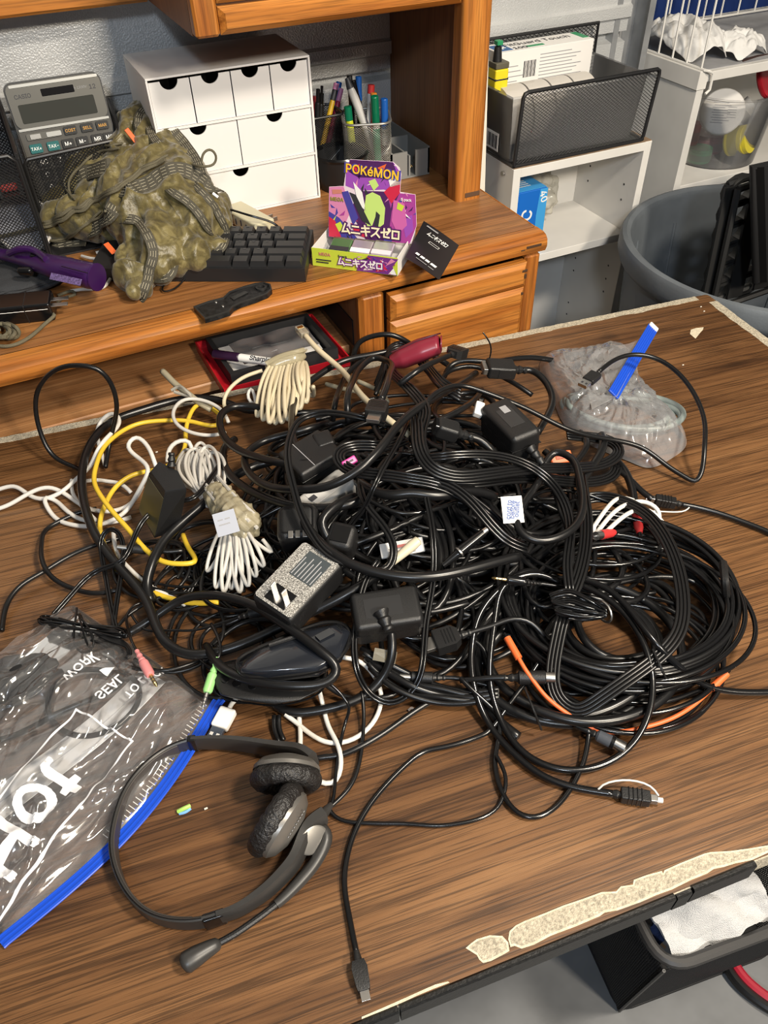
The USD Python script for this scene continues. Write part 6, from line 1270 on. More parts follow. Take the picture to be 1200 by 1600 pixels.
cable('flat black multi-strand cord crossing down behind the hanging plug', R1([(900, 150, .040), (925, 220, .048), (985, 290, .050), (1060, 365, .048), (1090, 430, .046), (1070, 520, .044), (1075, 600, .042), (1120, 680, .038), (1200, 720, .032), (1320, 740, .026)]), .0018, lane=4)
cable('flat black four-strand cord curling out of the middle of the heap', R1([(1000, 560, .024), (900, 590, .036), (860, 590, .040), (780, 588, .044), (710, 606, .048), (688, 640, .050), (720, 690, .050), (800, 716, .050), (900, 728, .050), (1010, 742, .050), (1120, 762, .048), (1230, 800, .044), (1350, 880, .038), (1440, 960, .030), (1500, 1030, .020)]), .0017, black_gloss, lane=4)
cable('thick black cable bending under the flat four-strand cord', R1([(760, 830, .014), (700, 855, .028), (640, 900, .036), (610, 950, .038), (625, 1000, .034), (660, 1060, .026), (700, 1110, .016)]), .0048, n=12)
cable('thick black cable with a long strain relief in the middle of the heap', R1([(1420, 830, .020), (1300, 800, .032), (1190, 820, .038), (1100, 820, .040), (1020, 812, .040), (940, 820, .038), (850, 800, .032), (780, 760, .02)]), .0052, n=12)
cable('thick black cable arching in front of the cord hank and docks', R3([(440, -10, .034), (468, 60, .046), (540, 142, .054), (650, 212, .056), (780, 252, .056), (920, 266, .056), (1060, 250, .052), (1200, 215, .044), (1330, 180, .034)]), .0048, n=12)
cable('thin black flat cord drawing a tall oval loop down to the table front', R3([(760, 200, .046), (706, 290, .048), (680, 400, .046), (662, 520, .040), (672, 640, .030), (705, 715, .018), (760, 765, .010), (820, 775, .008), (872, 750, .010), (920, 690, .018), (942, 600, .028), (955, 450, .038), (980, 300, .046), (986, 150, .050), (972, 20, .048), (950, -80, .040)]), .0016, black_gloss, lane=2)
cable('thick black cable leaving the power brick and curving to the docks', R3([(775, 395, .034), (800, 440, .036), (814, 510, .034), (812, 590, .026), (775, 675, .014), (700, 748, .008), (600, 790, .007), (480, 815, .006), (400, 815, .006), (330, 780, .006)]), .0043, n=11, extra=())
cable('black cable running from the docks to the coil along the table', R3([(540, 700, .010), (620, 750, .006), (740, 760, .006), (830, 740, .005), (860, 710, .004)]), .0022)
cable('black cable with a wide flat plug pointing left in front of the power brick', [(850, 994, .014), (827, 972, .022), (797, 968, .026), (771, 977, .026), (745, 985, .026), (729, 990, .026)], .0026, end='hdmi')
for k, (y0, rr_) in enumerate(((0, .0030), (14, .0026), (30, .0034), (46, .0024), (60, .0028))):
    cable('black cable running right from the docks into the big coil, number %s from the back' % ('one', 'two', 'three', 'four', 'five')[k], R3([(690 + 9 * k, 556 + y0 * 1.3, .012 + .004 * (k % 2)), (800, 618 + y0 * (1.6 - .2 * (k % 3)), .010 + .004 * ((k + 1) % 2)), (900, 668 + y0 * 1.4 + 9 * (k % 2), .008 + .003 * (k % 3)), (1010, 712 + y0 * 1.1 - 8 * (k % 2), .008 + .004 * (k % 2)), (1130, 735 + y0 * .7, .010), (1250, 722 + y0 * .5, .012)]), rr_)
# beige hank at the back
t = Thing('beige_cord_hank', 'hank of cream phone cord bound with tape at the back of the heap', 'cable', pt(440, 610, 0))
ws = []
for k in range(10):
    tx = 428 + 5.2 * k; bx_ = 402 + 9.5 * k; by_ = 640 + 26 * math.sin(.4 + k * .34) - 1.5 * k
    ws += [pt(tx, 566, .052), pt(tx * .5 + bx_ * .5 - 7, 600, .052 + .002 * (k % 3)), pt(bx_, by_, .030 + .003 * (k % 3)), pt(tx * .5 + bx_ * .5 + 8, 604, .050 + .002 * (k % 2))]
t.part('cord', tube(spline(np.array(ws), .004), .0028, 8), cream_cable, smooth=True)
wr = np.array([pt(417, 578, .050), pt(440, 566, .056), pt(465, 559, .058), pt(475, 556, .056)])
t.part('tape_wrap', tube(spline(wr, .003), np.interp(np.linspace(0, 1, len(spline(wr, .003))), [0, .2, .7, 1], [.005, .009, .009, .004]), 14), tape_y)
t.part('tape_fold', tube(spline(wr + (0, 0, .009), .003), .0035, 8), tape_y); t.part('loose_tape', xf(rbox(.016, .003, .0012, .0004), frame(pt(474, 553, .060), (1, .2, .8))), tape_y)
cable('single cream strand arching out from the cream hank to the left', [(352, 640, .014), (350, 627, .026), (357, 610, .036), (380, 590, .046), (410, 579, .050)], .0026, cream_cable)
cable('cream network cable poking up over the keyboard tray with a clear plug', [(640, 680, .020), (600, 650, .034), (560, 612, .048), (527, 572, .060), (497, 546, .068), (477, 524, .072)], .0036, cream_cable, end='rj', n=10)
cable('cream cable stub with bare wire ends at the back left of the heap', [(330, 640, .020), (310, 628, .026), (292, 614, .030), (274, 600, .032), (262, 588, .034), (254, 580, .035)], .0042, mat('aged_cream_vinyl', (.38, .34, .24), .5), n=10, extra=[('wire_tie', tube(spline(c3([(268, 610, .035), (280, 604, .040), (292, 612, .040), (298, 618, .036), (284, 616, .034), (272, 612, .036)]), .003), .0022, 7), mat('grey_tie', (.34, .32, .27), .6))])
cable('white two-wire clip lead beside the cream hank', [(402, 634, .024), (392, 628, .030), (388, 614, .036), (392, 608, .038), (398, 620, .034), (400, 634, .028)], .0022, white_cable)
for k, (pts_, lb) in enumerate((([(510, 600, .030), (535, 607, .030), (560, 612, .026)], 'left'), ([(560, 596, .030), (590, 610, .026), (605, 628, .020)], 'right'))):
    cable('grey-white cable piece showing through the back of the heap, %s one' % lb, pts_, .0030, mat('aged_cream_vinyl', None))
# --- upper right: adapter, plugs, bag
t = boxq('laptop_adapter', 'large black power adapter box lying on top of the heap', zf(742, 640, .112), zf(797, 690, .118), zf(812, 622, .114), .036, .006) if False else boxq('laptop_adapter', 'large black power adapter box lying on top of the heap', zf(749, 633, .110), zf(802, 688, .110), zf(798, 622, .112), .038, .006)
on(t, 'top_label', rbox(t.lu * .45, t.lv * .5, .0004, .0001), .5, .5, .0001, mat('faint_label', (.022, .022, .023), .35)); on(t, 'sticker', rbox(.012, .008, .0005, .0001), .30, .55, .0002, grey_print); on(t, 'seam', rbox(t.lu * 1.003, t.lv * 1.003, .0008, .0002), .5, .5, -.018, black_gloss)
T_ = frame(zf(828, 700, .096), zf(846, 722, .090) - zf(826, 697, .098)); t.part('strain_relief', xf(ribbed((.0060, .0040), (0, 0, 0), (.022, 0, 0), 6), T_), black_matte)
cable('black cord leaving the big adapter and running down the right of the heap', [(842, 716, .030), (850, 735, .034), (866, 765, .038), (876, 797, .040), (888, 830, .038), (893, 870, .034), (890, 905, .028), (880, 950, .020)], .0032, n=10)
cable('black USB cable arching out over the grey-cable bag to the right table edge', R2([(20, 440, .030), (60, 360, .044), (130, 305, .052), (200, 295, .054), (290, 322, .052), (440, 382, .048), (600, 460, .042), (760, 497, .034), (880, 532, .026), (960, 590, .016), (1030, 635, .010), (1072, 650, .009), (1090, 630, .014), (1106, 530, .034), (1106, 430, .044), (1070, 330, .052), (1010, 250, .060), (930, 195, .066), (840, 178, .070), (765, 200, .070), (712, 240, .068)]), .0028, end='usb_a', n=10)
cable('black cable with a chunky video plug at the back right of the heap', R2([(480, 470, .024), (515, 410, .036), (535, 350, .042), (522, 300, .046), (490, 258, .050), (455, 238, .052), (420, 236, .053)]), .0042, end='vga', n=11)
cable('black cable ending in a flat silver-tipped plug, standing proud at the back of the heap', R2([(-40, 290, .050), (20, 245, .064), (70, 215, .072), (120, 192, .076), (150, 180, .077)]), .0036, end='hdmi', n=10)
cable('thin black twist tie wire sticking up behind the silver-tipped plug', R2([(270, 250, .040), (300, 190, .066), (305, 150, .080), (290, 115, .092), (275, 95, .098)]), .0009, black_gloss)
cable('black mains cord with a three-pin socket end facing the viewer', R2([(330, 560, .034), (310, 540, .040), (280, 510, .044), (250, 492, .046), (215, 484, .047)]), .0042, end='iec', n=10)
cable('black cable passing behind the three-pin socket end', R2([(60, 440, .030), (120, 420, .034), (190, 385, .036), (250, 340, .034), (270, 310, .026)]), .0036)
cable('black cable bundle strand curving under the chunky video plug', R2([(130, 260, .030), (160, 215, .040), (220, 200, .044), (290, 205, .042), (380, 195, .038), (470, 190, .03), (540, 200, .02)]), .0036)
cable('second black strand under the chunky video plug', R2([(110, 290, .028), (150, 240, .034), (230, 222, .036), (300, 240, .032), (400, 290, .03), (460, 330, .022)]), .0032)
cable('flat black four-strand cord looping around the big adapter to the bag', R2([(20, 380, .040), (28, 470, .050), (40, 540, .054), (80, 600, .054), (160, 632, .052), (260, 630, .050), (400, 612, .046), (520, 604, .040), (620, 602, .036), (720, 590, .030), (772, 562, .026), (782, 530, .022), (750, 502, .020), (680, 488, .022), (590, 478, .024)]), .0018, lane=4)
cable('flat black cord lying just below the four-strand loop', R2([(100, 650, .030), (240, 655, .034), (400, 640, .032), (560, 650, .028), (680, 655, .022), (760, 630, .018), (778, 590, .014)]), .0018, lane=4)
cable('flat black three-strand cord crossing in front of the big adapter', R2([(30, 575, .040), (100, 562, .050), (200, 552, .054), (350, 560, .054), (470, 606, .052), (550, 680, .048), (596, 780, .046), (600, 880, .046), (592, 960, .044), (600, 1060, .040)]), .0017, black_gloss, lane=3)
cable('black cable looped around the white paper tag', R2([(500, 600, .026), (550, 545, .040), (600, 562, .046), (636, 632, .050), (650, 730, .052), (625, 815, .052), (560, 862, .052), (465, 872, .052), (412, 835, .052), (408, 775, .050), (448, 705, .046), (490, 645, .038), (510, 600, .028)]), .0040, n=11)
cable('flat black cord slanting down left of the paper tag', R2([(-20, 640, .040), (60, 645, .046), (140, 665, .048), (220, 720, .048), (300, 810, .046), (370, 875, .042), (440, 905, .036)]), .0019, black_gloss, lane=3)
cable('thick black cable slanting from the adapter toward the red plugs', R2([(640, 660, .020), (690, 590, .030), (725, 520, .030), (720, 480, .024)]), .0050, n=11)
cable('black cable bent double right of the heap', R2([(590, 620, .018), (640, 560, .026), (665, 510, .026), (640, 470, .018)]), .0038)
cable('thick black cable running from the bag down to the coil', R2([(760, 560, .012), (810, 620, .014), (836, 690, .012), (840, 760, .010), (820, 830, .008)]), .0046, n=11)
cable('black cable from the heap to the optical plug at the right', R2([(770, 600, .014), (820, 640, .014), (870, 690, .012), (910, 720, .010)]), .0036)
cable('black cable running off the right edge from a ribbed optical plug', [(1700, 950), (1520, 960), (1400, 925), (1300, 878), (1240, 850), (1200, 831, .004), (1160, 815, .004), (1120, 801, .005), (1085, 792, .006), (1064, 788, .007)], .0030, end='toslink', n=10)
cable('white string tie looped on the right optical plug', [(1080, 788, .006), (1070, 798, .006), (1050, 800, .006), (1030, 799, .008), (1010, 800, .010), (1000, 808, .010)], .0009, white_cable)
for k, (pts_, rr_) in enumerate((([(933, 832, .016), (960, 800, .026), (985, 786, .030), (1010, 785, .030), (1028, 798, .024), (1030, 815, .014)], .0024), ([(940, 838, .016), (968, 812, .026), (995, 797, .030), (1018, 800, .026), (1040, 822, .014)], .0024), ([(926, 826, .016), (950, 792, .026), (972, 778, .028), (990, 782, .026)], .0024))):
    cable('white audio lead in the little bunch by the red plugs, %s strand' % ('middle', 'front', 'back')[k], pts_, rr_, white_cable, start='rca_white' if k == 2 else None)
cable('short black lead with a red audio plug at the top of the coil', [(985, 826, .012), (968, 830, .014), (958, 832, .016)], .0024, end='rca_red')
cable('short black lead with a small red plug right of the white leads', [(1002, 845, .010), (1000, 836, .012), (999, 830, .014)], .0022, end='rca_red')
# --- the right coil's loose cables
RB = R4([(525, -40, .030), (536, 40, .034), (545, 130, .036), (536, 250, .036), (508, 350, .036), (468, 450, .034), (440, 560, .028), (424, 670, .020), (442, 760, .014), (505, 805, .012), (585, 772, .018), (700, 692, .026), (815, 606, .030), (880, 520, .032), (893, 400, .034), (872, 285, .036), (830, 185, .038), (762, 100, .036), (680, 55, .030), (600, 38, .022), (540, 45, .016)])
cable('flat black four-strand cord in a big heart-shaped loop over the coil', RB, .0017, lane=4)
cable('black cable in a great loop ending in an optical plug tied with white string', R4([(400, 330, .012), (340, 305, .022), (225, 378, .026), (162, 460, .026), (132, 580, .022), (140, 720, .016), (190, 850, .006), (280, 960, .005), (400, 1050, .005), (540, 1093, .005), (640, 1108, .006)]), .0031, black_gloss, end='toslink', n=10)
cable('white string tie hooped over the front optical plug', R4([(578, 1108, .005), (600, 1080, .010), (650, 1062, .014), (720, 1062, .014), (780, 1085, .012), (805, 1115, .008)]), .0009, white_cable)
cable('black cable in a second great loop hanging below the coil', R4([(450, 350, .020), (370, 318, .026), (250, 360, .028), (218, 460, .026), (200, 600, .022), (200, 720, .016), (240, 850, .007), (320, 960, .005), (430, 1015, .005), (540, 1020, .005), (650, 980, .006), (735, 895, .012), (782, 760, .022), (770, 620, .028), (700, 480, .030), (600, 392, .030), (490, 342, .026)]), .0030, black_gloss, n=10)
cable('black cable crossing the coil and running off the right edge', R4([(440, 335, .018), (490, 330, .026), (620, 370, .034), (720, 470, .036), (800, 570, .034), (870, 640, .022), (960, 710, .008), (1060, 738, .004), (1200, 742, .004), (1330, 730, .004), (1560, 690, .004), (1850, 700, .004), (2200, 640, .004)]), .0030, black_gloss, n=10)
cable('thin black cable dangling to the table front with a clear-bodied plug', R4([(90, 690, .020), (160, 758, .014), (226, 830, .006), (230, 900, .004), (216, 980, .004), (238, 1095, .004), (300, 1178, .004), (362, 1192, .004), (440, 1150, .004), (505, 1060, .004), (540, 975, .005), (552, 905, .006), (556, 878, .007)]), .0023, black_gloss, n=9)
cable('short lead with a clear-bodied plug at the front of the coil', R4([(500, 860, .008), (530, 872, .008), (560, 886, .008)]), .0028, end='rca_clear', n=9)
cable('orange cable with an orange-sleeved end running along the front of the coil', R4([(290, 600, .030), (330, 668, .028), (362, 712, .024), (400, 758, .020), (480, 822, .012), (560, 870, .006), (650, 886, .004), (740, 872, .004), (840, 842, .004), (930, 790, .004), (985, 740, .004), (1010, 715, .005)]), .0020, orange_m, end='sleeve_orange', start='sleeve_orange', n=9)
cable('black cable with a round video plug lying across the orange cable', R4([(90, 700, .016), (150, 695, .020), (210, 690, .022), (262, 690, .022)]), .0026, end='din', n=9)
cable('thin black cable with a gold-tipped audio plug at the top left of the coil', R4([(560, 380, .014), (500, 372, .022), (440, 360, .028), (390, 352, .030), (368, 350, .031)]), .0018, end='jack', n=9)
cable('thin black cable looping left of the coil from the wide flat plug', R4([(110, 540, .020), (160, 570, .018), (192, 630, .014), (188, 710, .010), (140, 760, .008), (60, 780, .006), (-20, 775, .006)]), .0020)
cable('thin black cable with a barrel plug in front of the power brick', R4([(200, 720, .010), (120, 700, .012), (60, 690, .013), (20, 690, .013)]), .0020, end='barrel')
# small tied hank on the coil
hk = []
for k in range(9):
    c_ = R4([(505, 425)])[0]; P_ = R4([(412 + 3 * k, 392 + 8 * k), (470, 372 + 9 * k), (545, 400 + 7 * k), (618, 450 + 2 * k), (560, 440 + 5 * k), (480, 420 + 7 * k)]); hk += [pt(x, y, .040 + .002 * ((k + i) % 4)) for i, (x, y) in enumerate(P_)]
t = Thing('small_hank', 'small hank of thin black wire tied with a twist tie on top of the coil', 'cable', pt(900, 945, .03)); t.part('cord', tube(spline(np.array(hk), .004), .0014, 6), black_gloss, smooth=True)
t.part('twist_tie', tube(np.array([pt(944, 956, .041) + (.004 * math.sin(q) * .3, .010 * math.cos(q), .009 * math.sin(q)) for q in np.linspace(0, 2 * np.pi, 15)[:-1]]), .0012, 6, closed=True), dull_metal)
for k, (a_, b_) in enumerate((((1020, 1015), (1045, 1070)), ((820, 1075), (846, 1140)), ((1130, 880), (1135, 935)))):
    P_ = c3([(a_[0], a_[1], .030), ((a_[0] + b_[0]) / 2, (a_[1] + b_[1]) / 2, .034), (b_[0], b_[1], .010)])
    single('cable_tie', ['black cable tie on the lower right of the coil', 'black cable tie with its tail hanging below the coil', 'black sleeve on the outer right of the coil'][k], 'cable tie', tube(spline(P_, .004), [.0012, .0010, .0040][k], 8), black_matte)
# --- cables to the front
cable('long thin black cable running to a micro plug at the front of the table', R4([(420, 560, .010), (330, 700, .010), (250, 810, .006), (190, 885, .004)]) + [(745, 1152, .003), (722, 1160, .003), (690, 1168, .003), (664, 1174, .003), (640, 1190, .003), (607, 1222, .003), (579, 1256, .003), (555, 1298, .003), (543, 1335, .003), (538, 1381, .003), (545, 1430, .003), (553, 1471, .004), (557, 1490, .004)], .0023, black_gloss, end='micro', n=10)
HB_ = lambda ps: q1(ps, 150, 1120, 2.449)
cable('thin headset cord running right from the headset to the coil', HB_([(892, 352, .005), (905, 372, .004), (940, 395, .003), (1000, 405, .003), (1100, 408, .003), (1200, 410, .003)]) + [(680, 1290, .003), (715, 1287, .003), (749, 1279, .003), (775, 1264, .003), (786, 1245, .004), (790, 1215, .006), (775, 1180, .008)], .0017, black_gloss, n=9)
cable('thin headset cord climbing from the headset into the heap', HB_([(890, 348, .005), (902, 330, .005), (915, 250, .005), (930, 130, .006), (958, 10, .010)]) + [(545, 1105, .020), (533, 1085, .028), (513, 1066, .034)], .0015, black_gloss, n=9)
cable('second thin headset cord curving up to the oval loop', HB_([(892, 350, .004), (925, 320, .004), (972, 268, .004), (1010, 165, .004), (1024, 30, .005)]) + [(568, 1105, .008), (565, 1080, .012)], .0017, n=9)
cable('thick black cable lying in front of the docks toward the coil', [(462, 1196, .004), (500, 1184, .004), (530, 1180, .004), (560, 1168, .005), (600, 1145, .005), (650, 1110, .005), (700, 1085, .006), (750, 1078, .006)], .0026, n=9)
cable('white charging cable looping on the table in front of the docks', R3([(690, 600, .016), (610, 588, .020), (690, 612, .016), (742, 668, .006), (768, 730, .004), (764, 805, .003), (720, 880, .003), (640, 932, .003), (560, 940, .003), (490, 910, .003), (420, 855, .004), (380, 820, .006)]) if False else R3([(600, 590, .016), (690, 614, .010), (742, 668, .005), (768, 730, .003), (764, 805, .003), (720, 880, .003), (640, 932, .003), (560, 940, .003), (490, 910, .003), (420, 855, .004), (380, 825, .006)]), .0022, white_cable, n=9)
cable('white cable running forward under the headset ear cushion', R3([(520, 735, .010), (534, 790, .004), (555, 870, .003), (590, 940, .006), (606, 1000, .006), (602, 1060, .004), (580, 1098, .003), (545, 1106, .003), (505, 1090, .003)]), .0022, white_cable, n=9)
cable('short straight white cable between the docks and the headset band', R3([(436, 830, .004), (440, 880, .003), (440, 960, .003), (430, 1010, .003)]), .0022, white_cable, n=9)
cable('white USB plug on a short white lead beside the blue zipper', [(372, 1090, .005), (362, 1100, .005), (358, 1108, .005)], .0022, white_cable, end='usb_a_white', n=9)
cable('short black ribbon tab sticking out under the docks', [(432, 1118, .006), (433, 1140, .004), (440, 1158, .003)], .0022, lane=2)
# --- solid things in the heap
t = boxq('silver_adapter', 'speckled silver wall adapter with two prongs lying face up on the front of the heap', zf(392, 930, .080), zf(476, 843, .090), zf(452, 973, .076), .030, .004, black_box_m)
spk = usdkit.material(stage, '/World/Looks/speckled_silver', {'g': ('geometry', {}), 'n': ('noise_texture', dict(scale=900.0, detail=2.0)), 'c': ('rgb_ramp', {'ramp': [(.38, (.16, .155, .145)), (.52, (.42, .41, .38)), (.66, (.78, .76, .72))]}), 'b': ('bump', dict(strength=.5, distance=.001)), 'p': ('principled_bsdf', dict(metallic=.5, roughness=.38))}, [('g.position', 'n.vector'), ('n.fac', 'c.fac'), ('c.color', 'p.base_color'), ('n.fac', 'b.height'), ('b.normal', 'p.normal')], surface='p.BSDF')
on(t, 'silver_face', extr(rrect(t.lu * .94, t.lv * .93, .004), .0012), .5, .5, 0, spk, label='speckled silver face')
on(t, 'rating_label', rbox(t.lu * .40, t.lv * .56, .0006, .0002), .70, .44, .0014, mat('dark_rating_label', (.05, .06, .065), .35)); 
on(t, 'label_text', xf(strokes([[(-.014, y), (-.014 + .028 * (.6 + .4 * ((i * 7) % 5) / 5), y)] for i, y in enumerate(np.linspace(-.011, .011, 7))], .0010, .0003), rot([0, 0, 1], 0)), .70, .44, .0018, grey_print)
on(t, 'prong_panel', rbox(t.lu * .24, t.lv * .52, .0010, .0004), .19, .50, .0012, black_gloss)
for b_ in (.36, .64): on(t, 'prong', rbox(.0065, .0016, .016, .0004), .19, b_, .009, metal_m)
def hullpoly(top, bot, zt, zb):
    return hull([zf(x, y, zt) for x, y in top] + [zf(x, y, zb) for x, y in bot])
def shrink(ps, k): c_ = np.mean(ps, 0); return [tuple(c_ + (np.array(q) - c_) * k) for q in ps]
up_ = [(371, 1036), (400, 1015), (472, 984), (530, 974), (547, 988), (532, 1026), (499, 1047), (415, 1058), (377, 1051)]
t = Thing('dock', 'glossy blue-black oval dock stacked on a second dock in front of the heap', 'dock', at(455, 1020, TZ))
gl = mat('glossy_navy_black', (.012, .014, .019), .16, coat=.5)
t.part('body', hull([zf(x, y, .058) for x, y in shrink(up_, .84)] + [zf(x, y, .052) for x, y in up_] + [zf(x, y + 8, .044) for x, y in shrink(up_, 1.02)] + [zf(x, y + 12, .034) for x, y in shrink(up_, .96)]), gl, smooth=50)
t.part('rim', tube(np.array([zf(x, y, .050) for x, y in spline(np.c_[np.array(up_, float), np.zeros(len(up_))], 8, closed=True)[:, :2]]), .0022, 8, closed=True), black_gloss)
t.part('slot_panel', hull([zf(x, y, z) for z in (.0565, .0600) for x, y in ((492, 993), (515, 981), (523, 989), (500, 1001))]), mat('grey_black_slot', (.035, .037, .04), .4)); t.part('ridge', tube(np.array([zf(420, 1008, .059), zf(470, 992, .060)]), .0022, 8), black_matte)
lo_ = [(331, 1062), (343, 1040), (400, 1028), (500, 1030), (511, 1052), (502, 1078), (470, 1094), (430, 1101), (380, 1096), (345, 1086)]
t = Thing('dock', 'matt black rounded dock at the bottom of the stack behind the headset', 'dock', at(420, 1075, TZ))
t.part('body', hull([zf(x, y, .033) for x, y in shrink(lo_, .95)] + [zf(x, y, .027) for x, y in lo_] + [zf(x, y - 4, .008) for x, y in shrink(lo_, 1.0)] + [zf(x, y - 6, .002) for x, y in shrink(lo_, .93)]), black_matte, smooth=50)
t.part('seam', tube(np.array([zf(x, y, .018) for x, y in spline(np.c_[np.array([(q[0], q[1] + 1) for q in shrink(lo_, 1.004)], float), np.zeros(len(lo_))], 8, closed=True)[:, :2]]), .0010, 6, closed=True), black_gloss)
for x, y in ((352, 1062), (370, 1068), (395, 1072)): t.part('button', xf(lathe([(0, 0), (.0040, 0), (.0036, .0012), (0, .0014)], 16), trimesh.transformations.translation_matrix(zf(x, y, .0328))), black_gloss)
t = boxq('power_brick', 'long black power brick lying behind the docks', zf(556, 985, .066), zf(664, 968, .066), zf(570, 922, .072), .032, .005)
on(t, 'seam', rbox(t.lu * 1.003, t.lv * 1.003, .0008, .0002), .5, .5, -.014, black_gloss); on(t, 'rating_label', rbox(t.lu * .55, t.lv * .5, .0004, .0001), .45, .5, .0001, mat('faint_label', None)); on(t, 'strain_relief', ribbed((.0075, .0048), (0, 0, 0), (.004, -.018, -.004), 5), .40, .35, .002, black_matte)
t = boxq('black_adapter', 'square black adapter turned corner-on near the beige hank', zf(432, 706, .096), zf(497, 668, .102), zf(462, 748, .094), .03, .004); on(t, 'seam', rbox(t.lu * 1.004, t.lv * 1.004, .0010, .0002), .5, .5, -.012, black_gloss); on(t, 'edge_line', rbox(.0010, t.lv * .9, .0006, .0002), .35, .5, .0002, grey_print)
t = boxq('black_adapter', 'second black adapter tucked right behind the corner-on one', zf(497, 700, .100), zf(525, 690, .102), zf(500, 672, .104), .03, .004); on(t, 'seam', rbox(t.lu * 1.004, t.lv * 1.004, .0010, .0002), .5, .5, -.012, black_gloss)
t = boxq('grey_adapter', 'pale grey adapter half buried under the wide black loops', zf(460, 778, .082), zf(528, 728, .086), zf(492, 800, .080), .03, .005, mat('pale_grey_plastic', (.38, .37, .35), .5)); on(t, 'panel', rbox(t.lu * .7, t.lv * .6, .0008, .0003), .5, .5, .0002, mat('lighter_grey_plastic', (.46, .45, .43), .5)); on(t, 'cord_hole', rbox(.008, .006, .001, .0004), .2, .5, .0008, dark_print)
t = boxq('notched_adapter', 'black adapter with three notches behind the silver one', zf(430, 843, .084), zf(497, 838, .086), zf(440, 786, .096), .040, .009); 
for k in range(3): on(t, 'notch', rbox(.005, .008, .0014, .0006), .36 + .17 * k, .10, .0002, dull_metal)
on(t, 'rim', extr(rrect(t.lu * .8, t.lv * .75, .006).difference(rrect(t.lu * .74, t.lv * .68, .005)), .0006), .5, .52, 0, black_gloss)
t = boxq('round_edge_adapter', 'black adapter with a raised panel right of the notched one', zf(503, 850, .082), zf(548, 860, .080), zf(512, 808, .090), .034, .007); on(t, 'panel', rbox(t.lu * .6, t.lv * .6, .0012, .0004), .5, .5, .0004, black_gloss)
t = boxq('white_card_label', 'white printed card with red print buried in the middle of the heap', zf(592, 850, .080), zf(660, 838, .084), zf(598, 872, .076), .003, .001, white_card, 'card'); on(t, 'red_print', rbox(t.lu * .4, t.lv * .2, .0004, .0001), .45, .6, .0001, mat('pale_red_print', (.50, .16, .14), .6)); on(t, 'text_lines', cat(*[move(rbox(t.lu * .6, .0010, .0004, .0001), (0, y, 0)) for y in (-.004, -.001, .002)]), .5, .35, .0001, grey_print)
sp_ = Thing('cream_stylus', 'cream plastic tool handle poking out of the middle of the heap', 'handle', pt(630, 865, .03)); a_, b_ = zf(604, 886, .078), zf(655, 843, .092)
sp_.part('handle', tube(np.array([a_, a_ * .7 + b_ * .3, a_ * .2 + b_ * .8, b_ * .97 + a_ * .03, b_]), np.array([.0030, .0040, .0052, .0046, .0025]), 14), mat('cream_tool', (.58, .52, .38), .4)); sp_.part('collar', cyl(a_ - (b_ - a_) * .06, a_, .0034, 12), dark_print)
t = Thing('red_case', 'glossy maroon plastic case end sticking up at the back of the heap', 'case', pt(665, 560, 0)); wine = mat('maroon_plastic', (.20, .018, .035), .3)
rp = spline([zf(612, 566, .060), zf(636, 556, .068), zf(660, 546, .076), zf(684, 538, .082), zf(688, 537, .083)], .003)
t.part('body', sweep(rp, circ(1.0, 24, .8), up=(0, 0, 1), scale=np.interp(np.linspace(0, 1, len(rp)), [0, .2, .6, .93, .98, 1], [.010, .016, .0175, .0150, .0135, .011])), wine, smooth=50)
t.part('seam', tube(rp + (0, 0, .0150), .0009, 6), mat('dark_maroon', (.06, .006, .012), .3)); t.part('end_plate', xf(lathe([(0, 0), (.0105, 0), (.0105, .0016), (0, .002)], 24), frame(rp[-1], (0, 0, 1), rp[-1] - rp[-3])), wine)
t = boxq('paper_tag', 'white paper cord tag with printed warning text in the heap', zf(782, 776, .108), zf(815, 774, .108), zf(790, 818, .094), .0008, .0003, white_card, 'tag')
TT = t.T.copy()
for s, yy_ in (('cord to', .30), ('before', .50), ('outlet', .72)):
    m_ = text(s, .0042, .0003, True); m_ = xf(m_, rot([0, 0, 1], 80)); on(t, 'lettering', m_, yy_ * .9 + .05, .5, .0001, mat('tag_blue_print', (.05, .10, .30), .5))
tp_ = Thing('antenna_plug', 'slim black antenna-like plug with a silver tip on the middle of the heap', 'plug', pt(725, 855, .03)); a_, b_ = pt(692, 884, .048), pt(762, 826, .056)
tp_.part('body', tube(np.array([a_ + (b_ - a_) * q for q in (0, .1, .3, .34, .36, .40, .9)]), np.array([.0026, .0030, .0040, .0050, .0042, .0052, .0040]), 14), black_gloss); tp_.part('silver_tip', tube(np.array([a_ + (b_ - a_) * q for q in (.88, .98, 1.0)]), np.array([.0034, .0030, .0012]), 12), metal_m); tp_.part('ring', cyl(a_ + (b_ - a_) * .35, a_ + (b_ - a_) * .38, .0054, 14), dull_metal)
mag = Thing('magenta_tab', 'small magenta plastic tab glinting in the middle of the heap', 'tab', pt(545, 722, .02)); T_ = frame(pt(546, 722, .048), (1, .2, .1), (-.1, -.6, .8)); mag.part('tab', xf(rbox(.016, .008, .004, .0015), T_), mat('magenta_plastic', (.50, .04, .25), .35)); mag.part('slot', xf(move(rbox(.008, .002, .0042, .0004), (0, 0, .0002)), T_), dark_print)
orr = Thing('orange_connector', 'orange plastic connector under the flat cords beside the big adapter', 'connector', pt(875, 715, .02)); T_ = frame(pt(875, 716, .022), (1, -.2, 0), (-.1, -.6, .8)); orr.part('body', xf(rbox(.026, .014, .010, .002), T_), orange_m); orr.part('slot', xf(move(rbox(.014, .004, .0104, .0006), (0, 0, .0004)), T_), mat('dark_orange', (.30, .05, .01), .5))
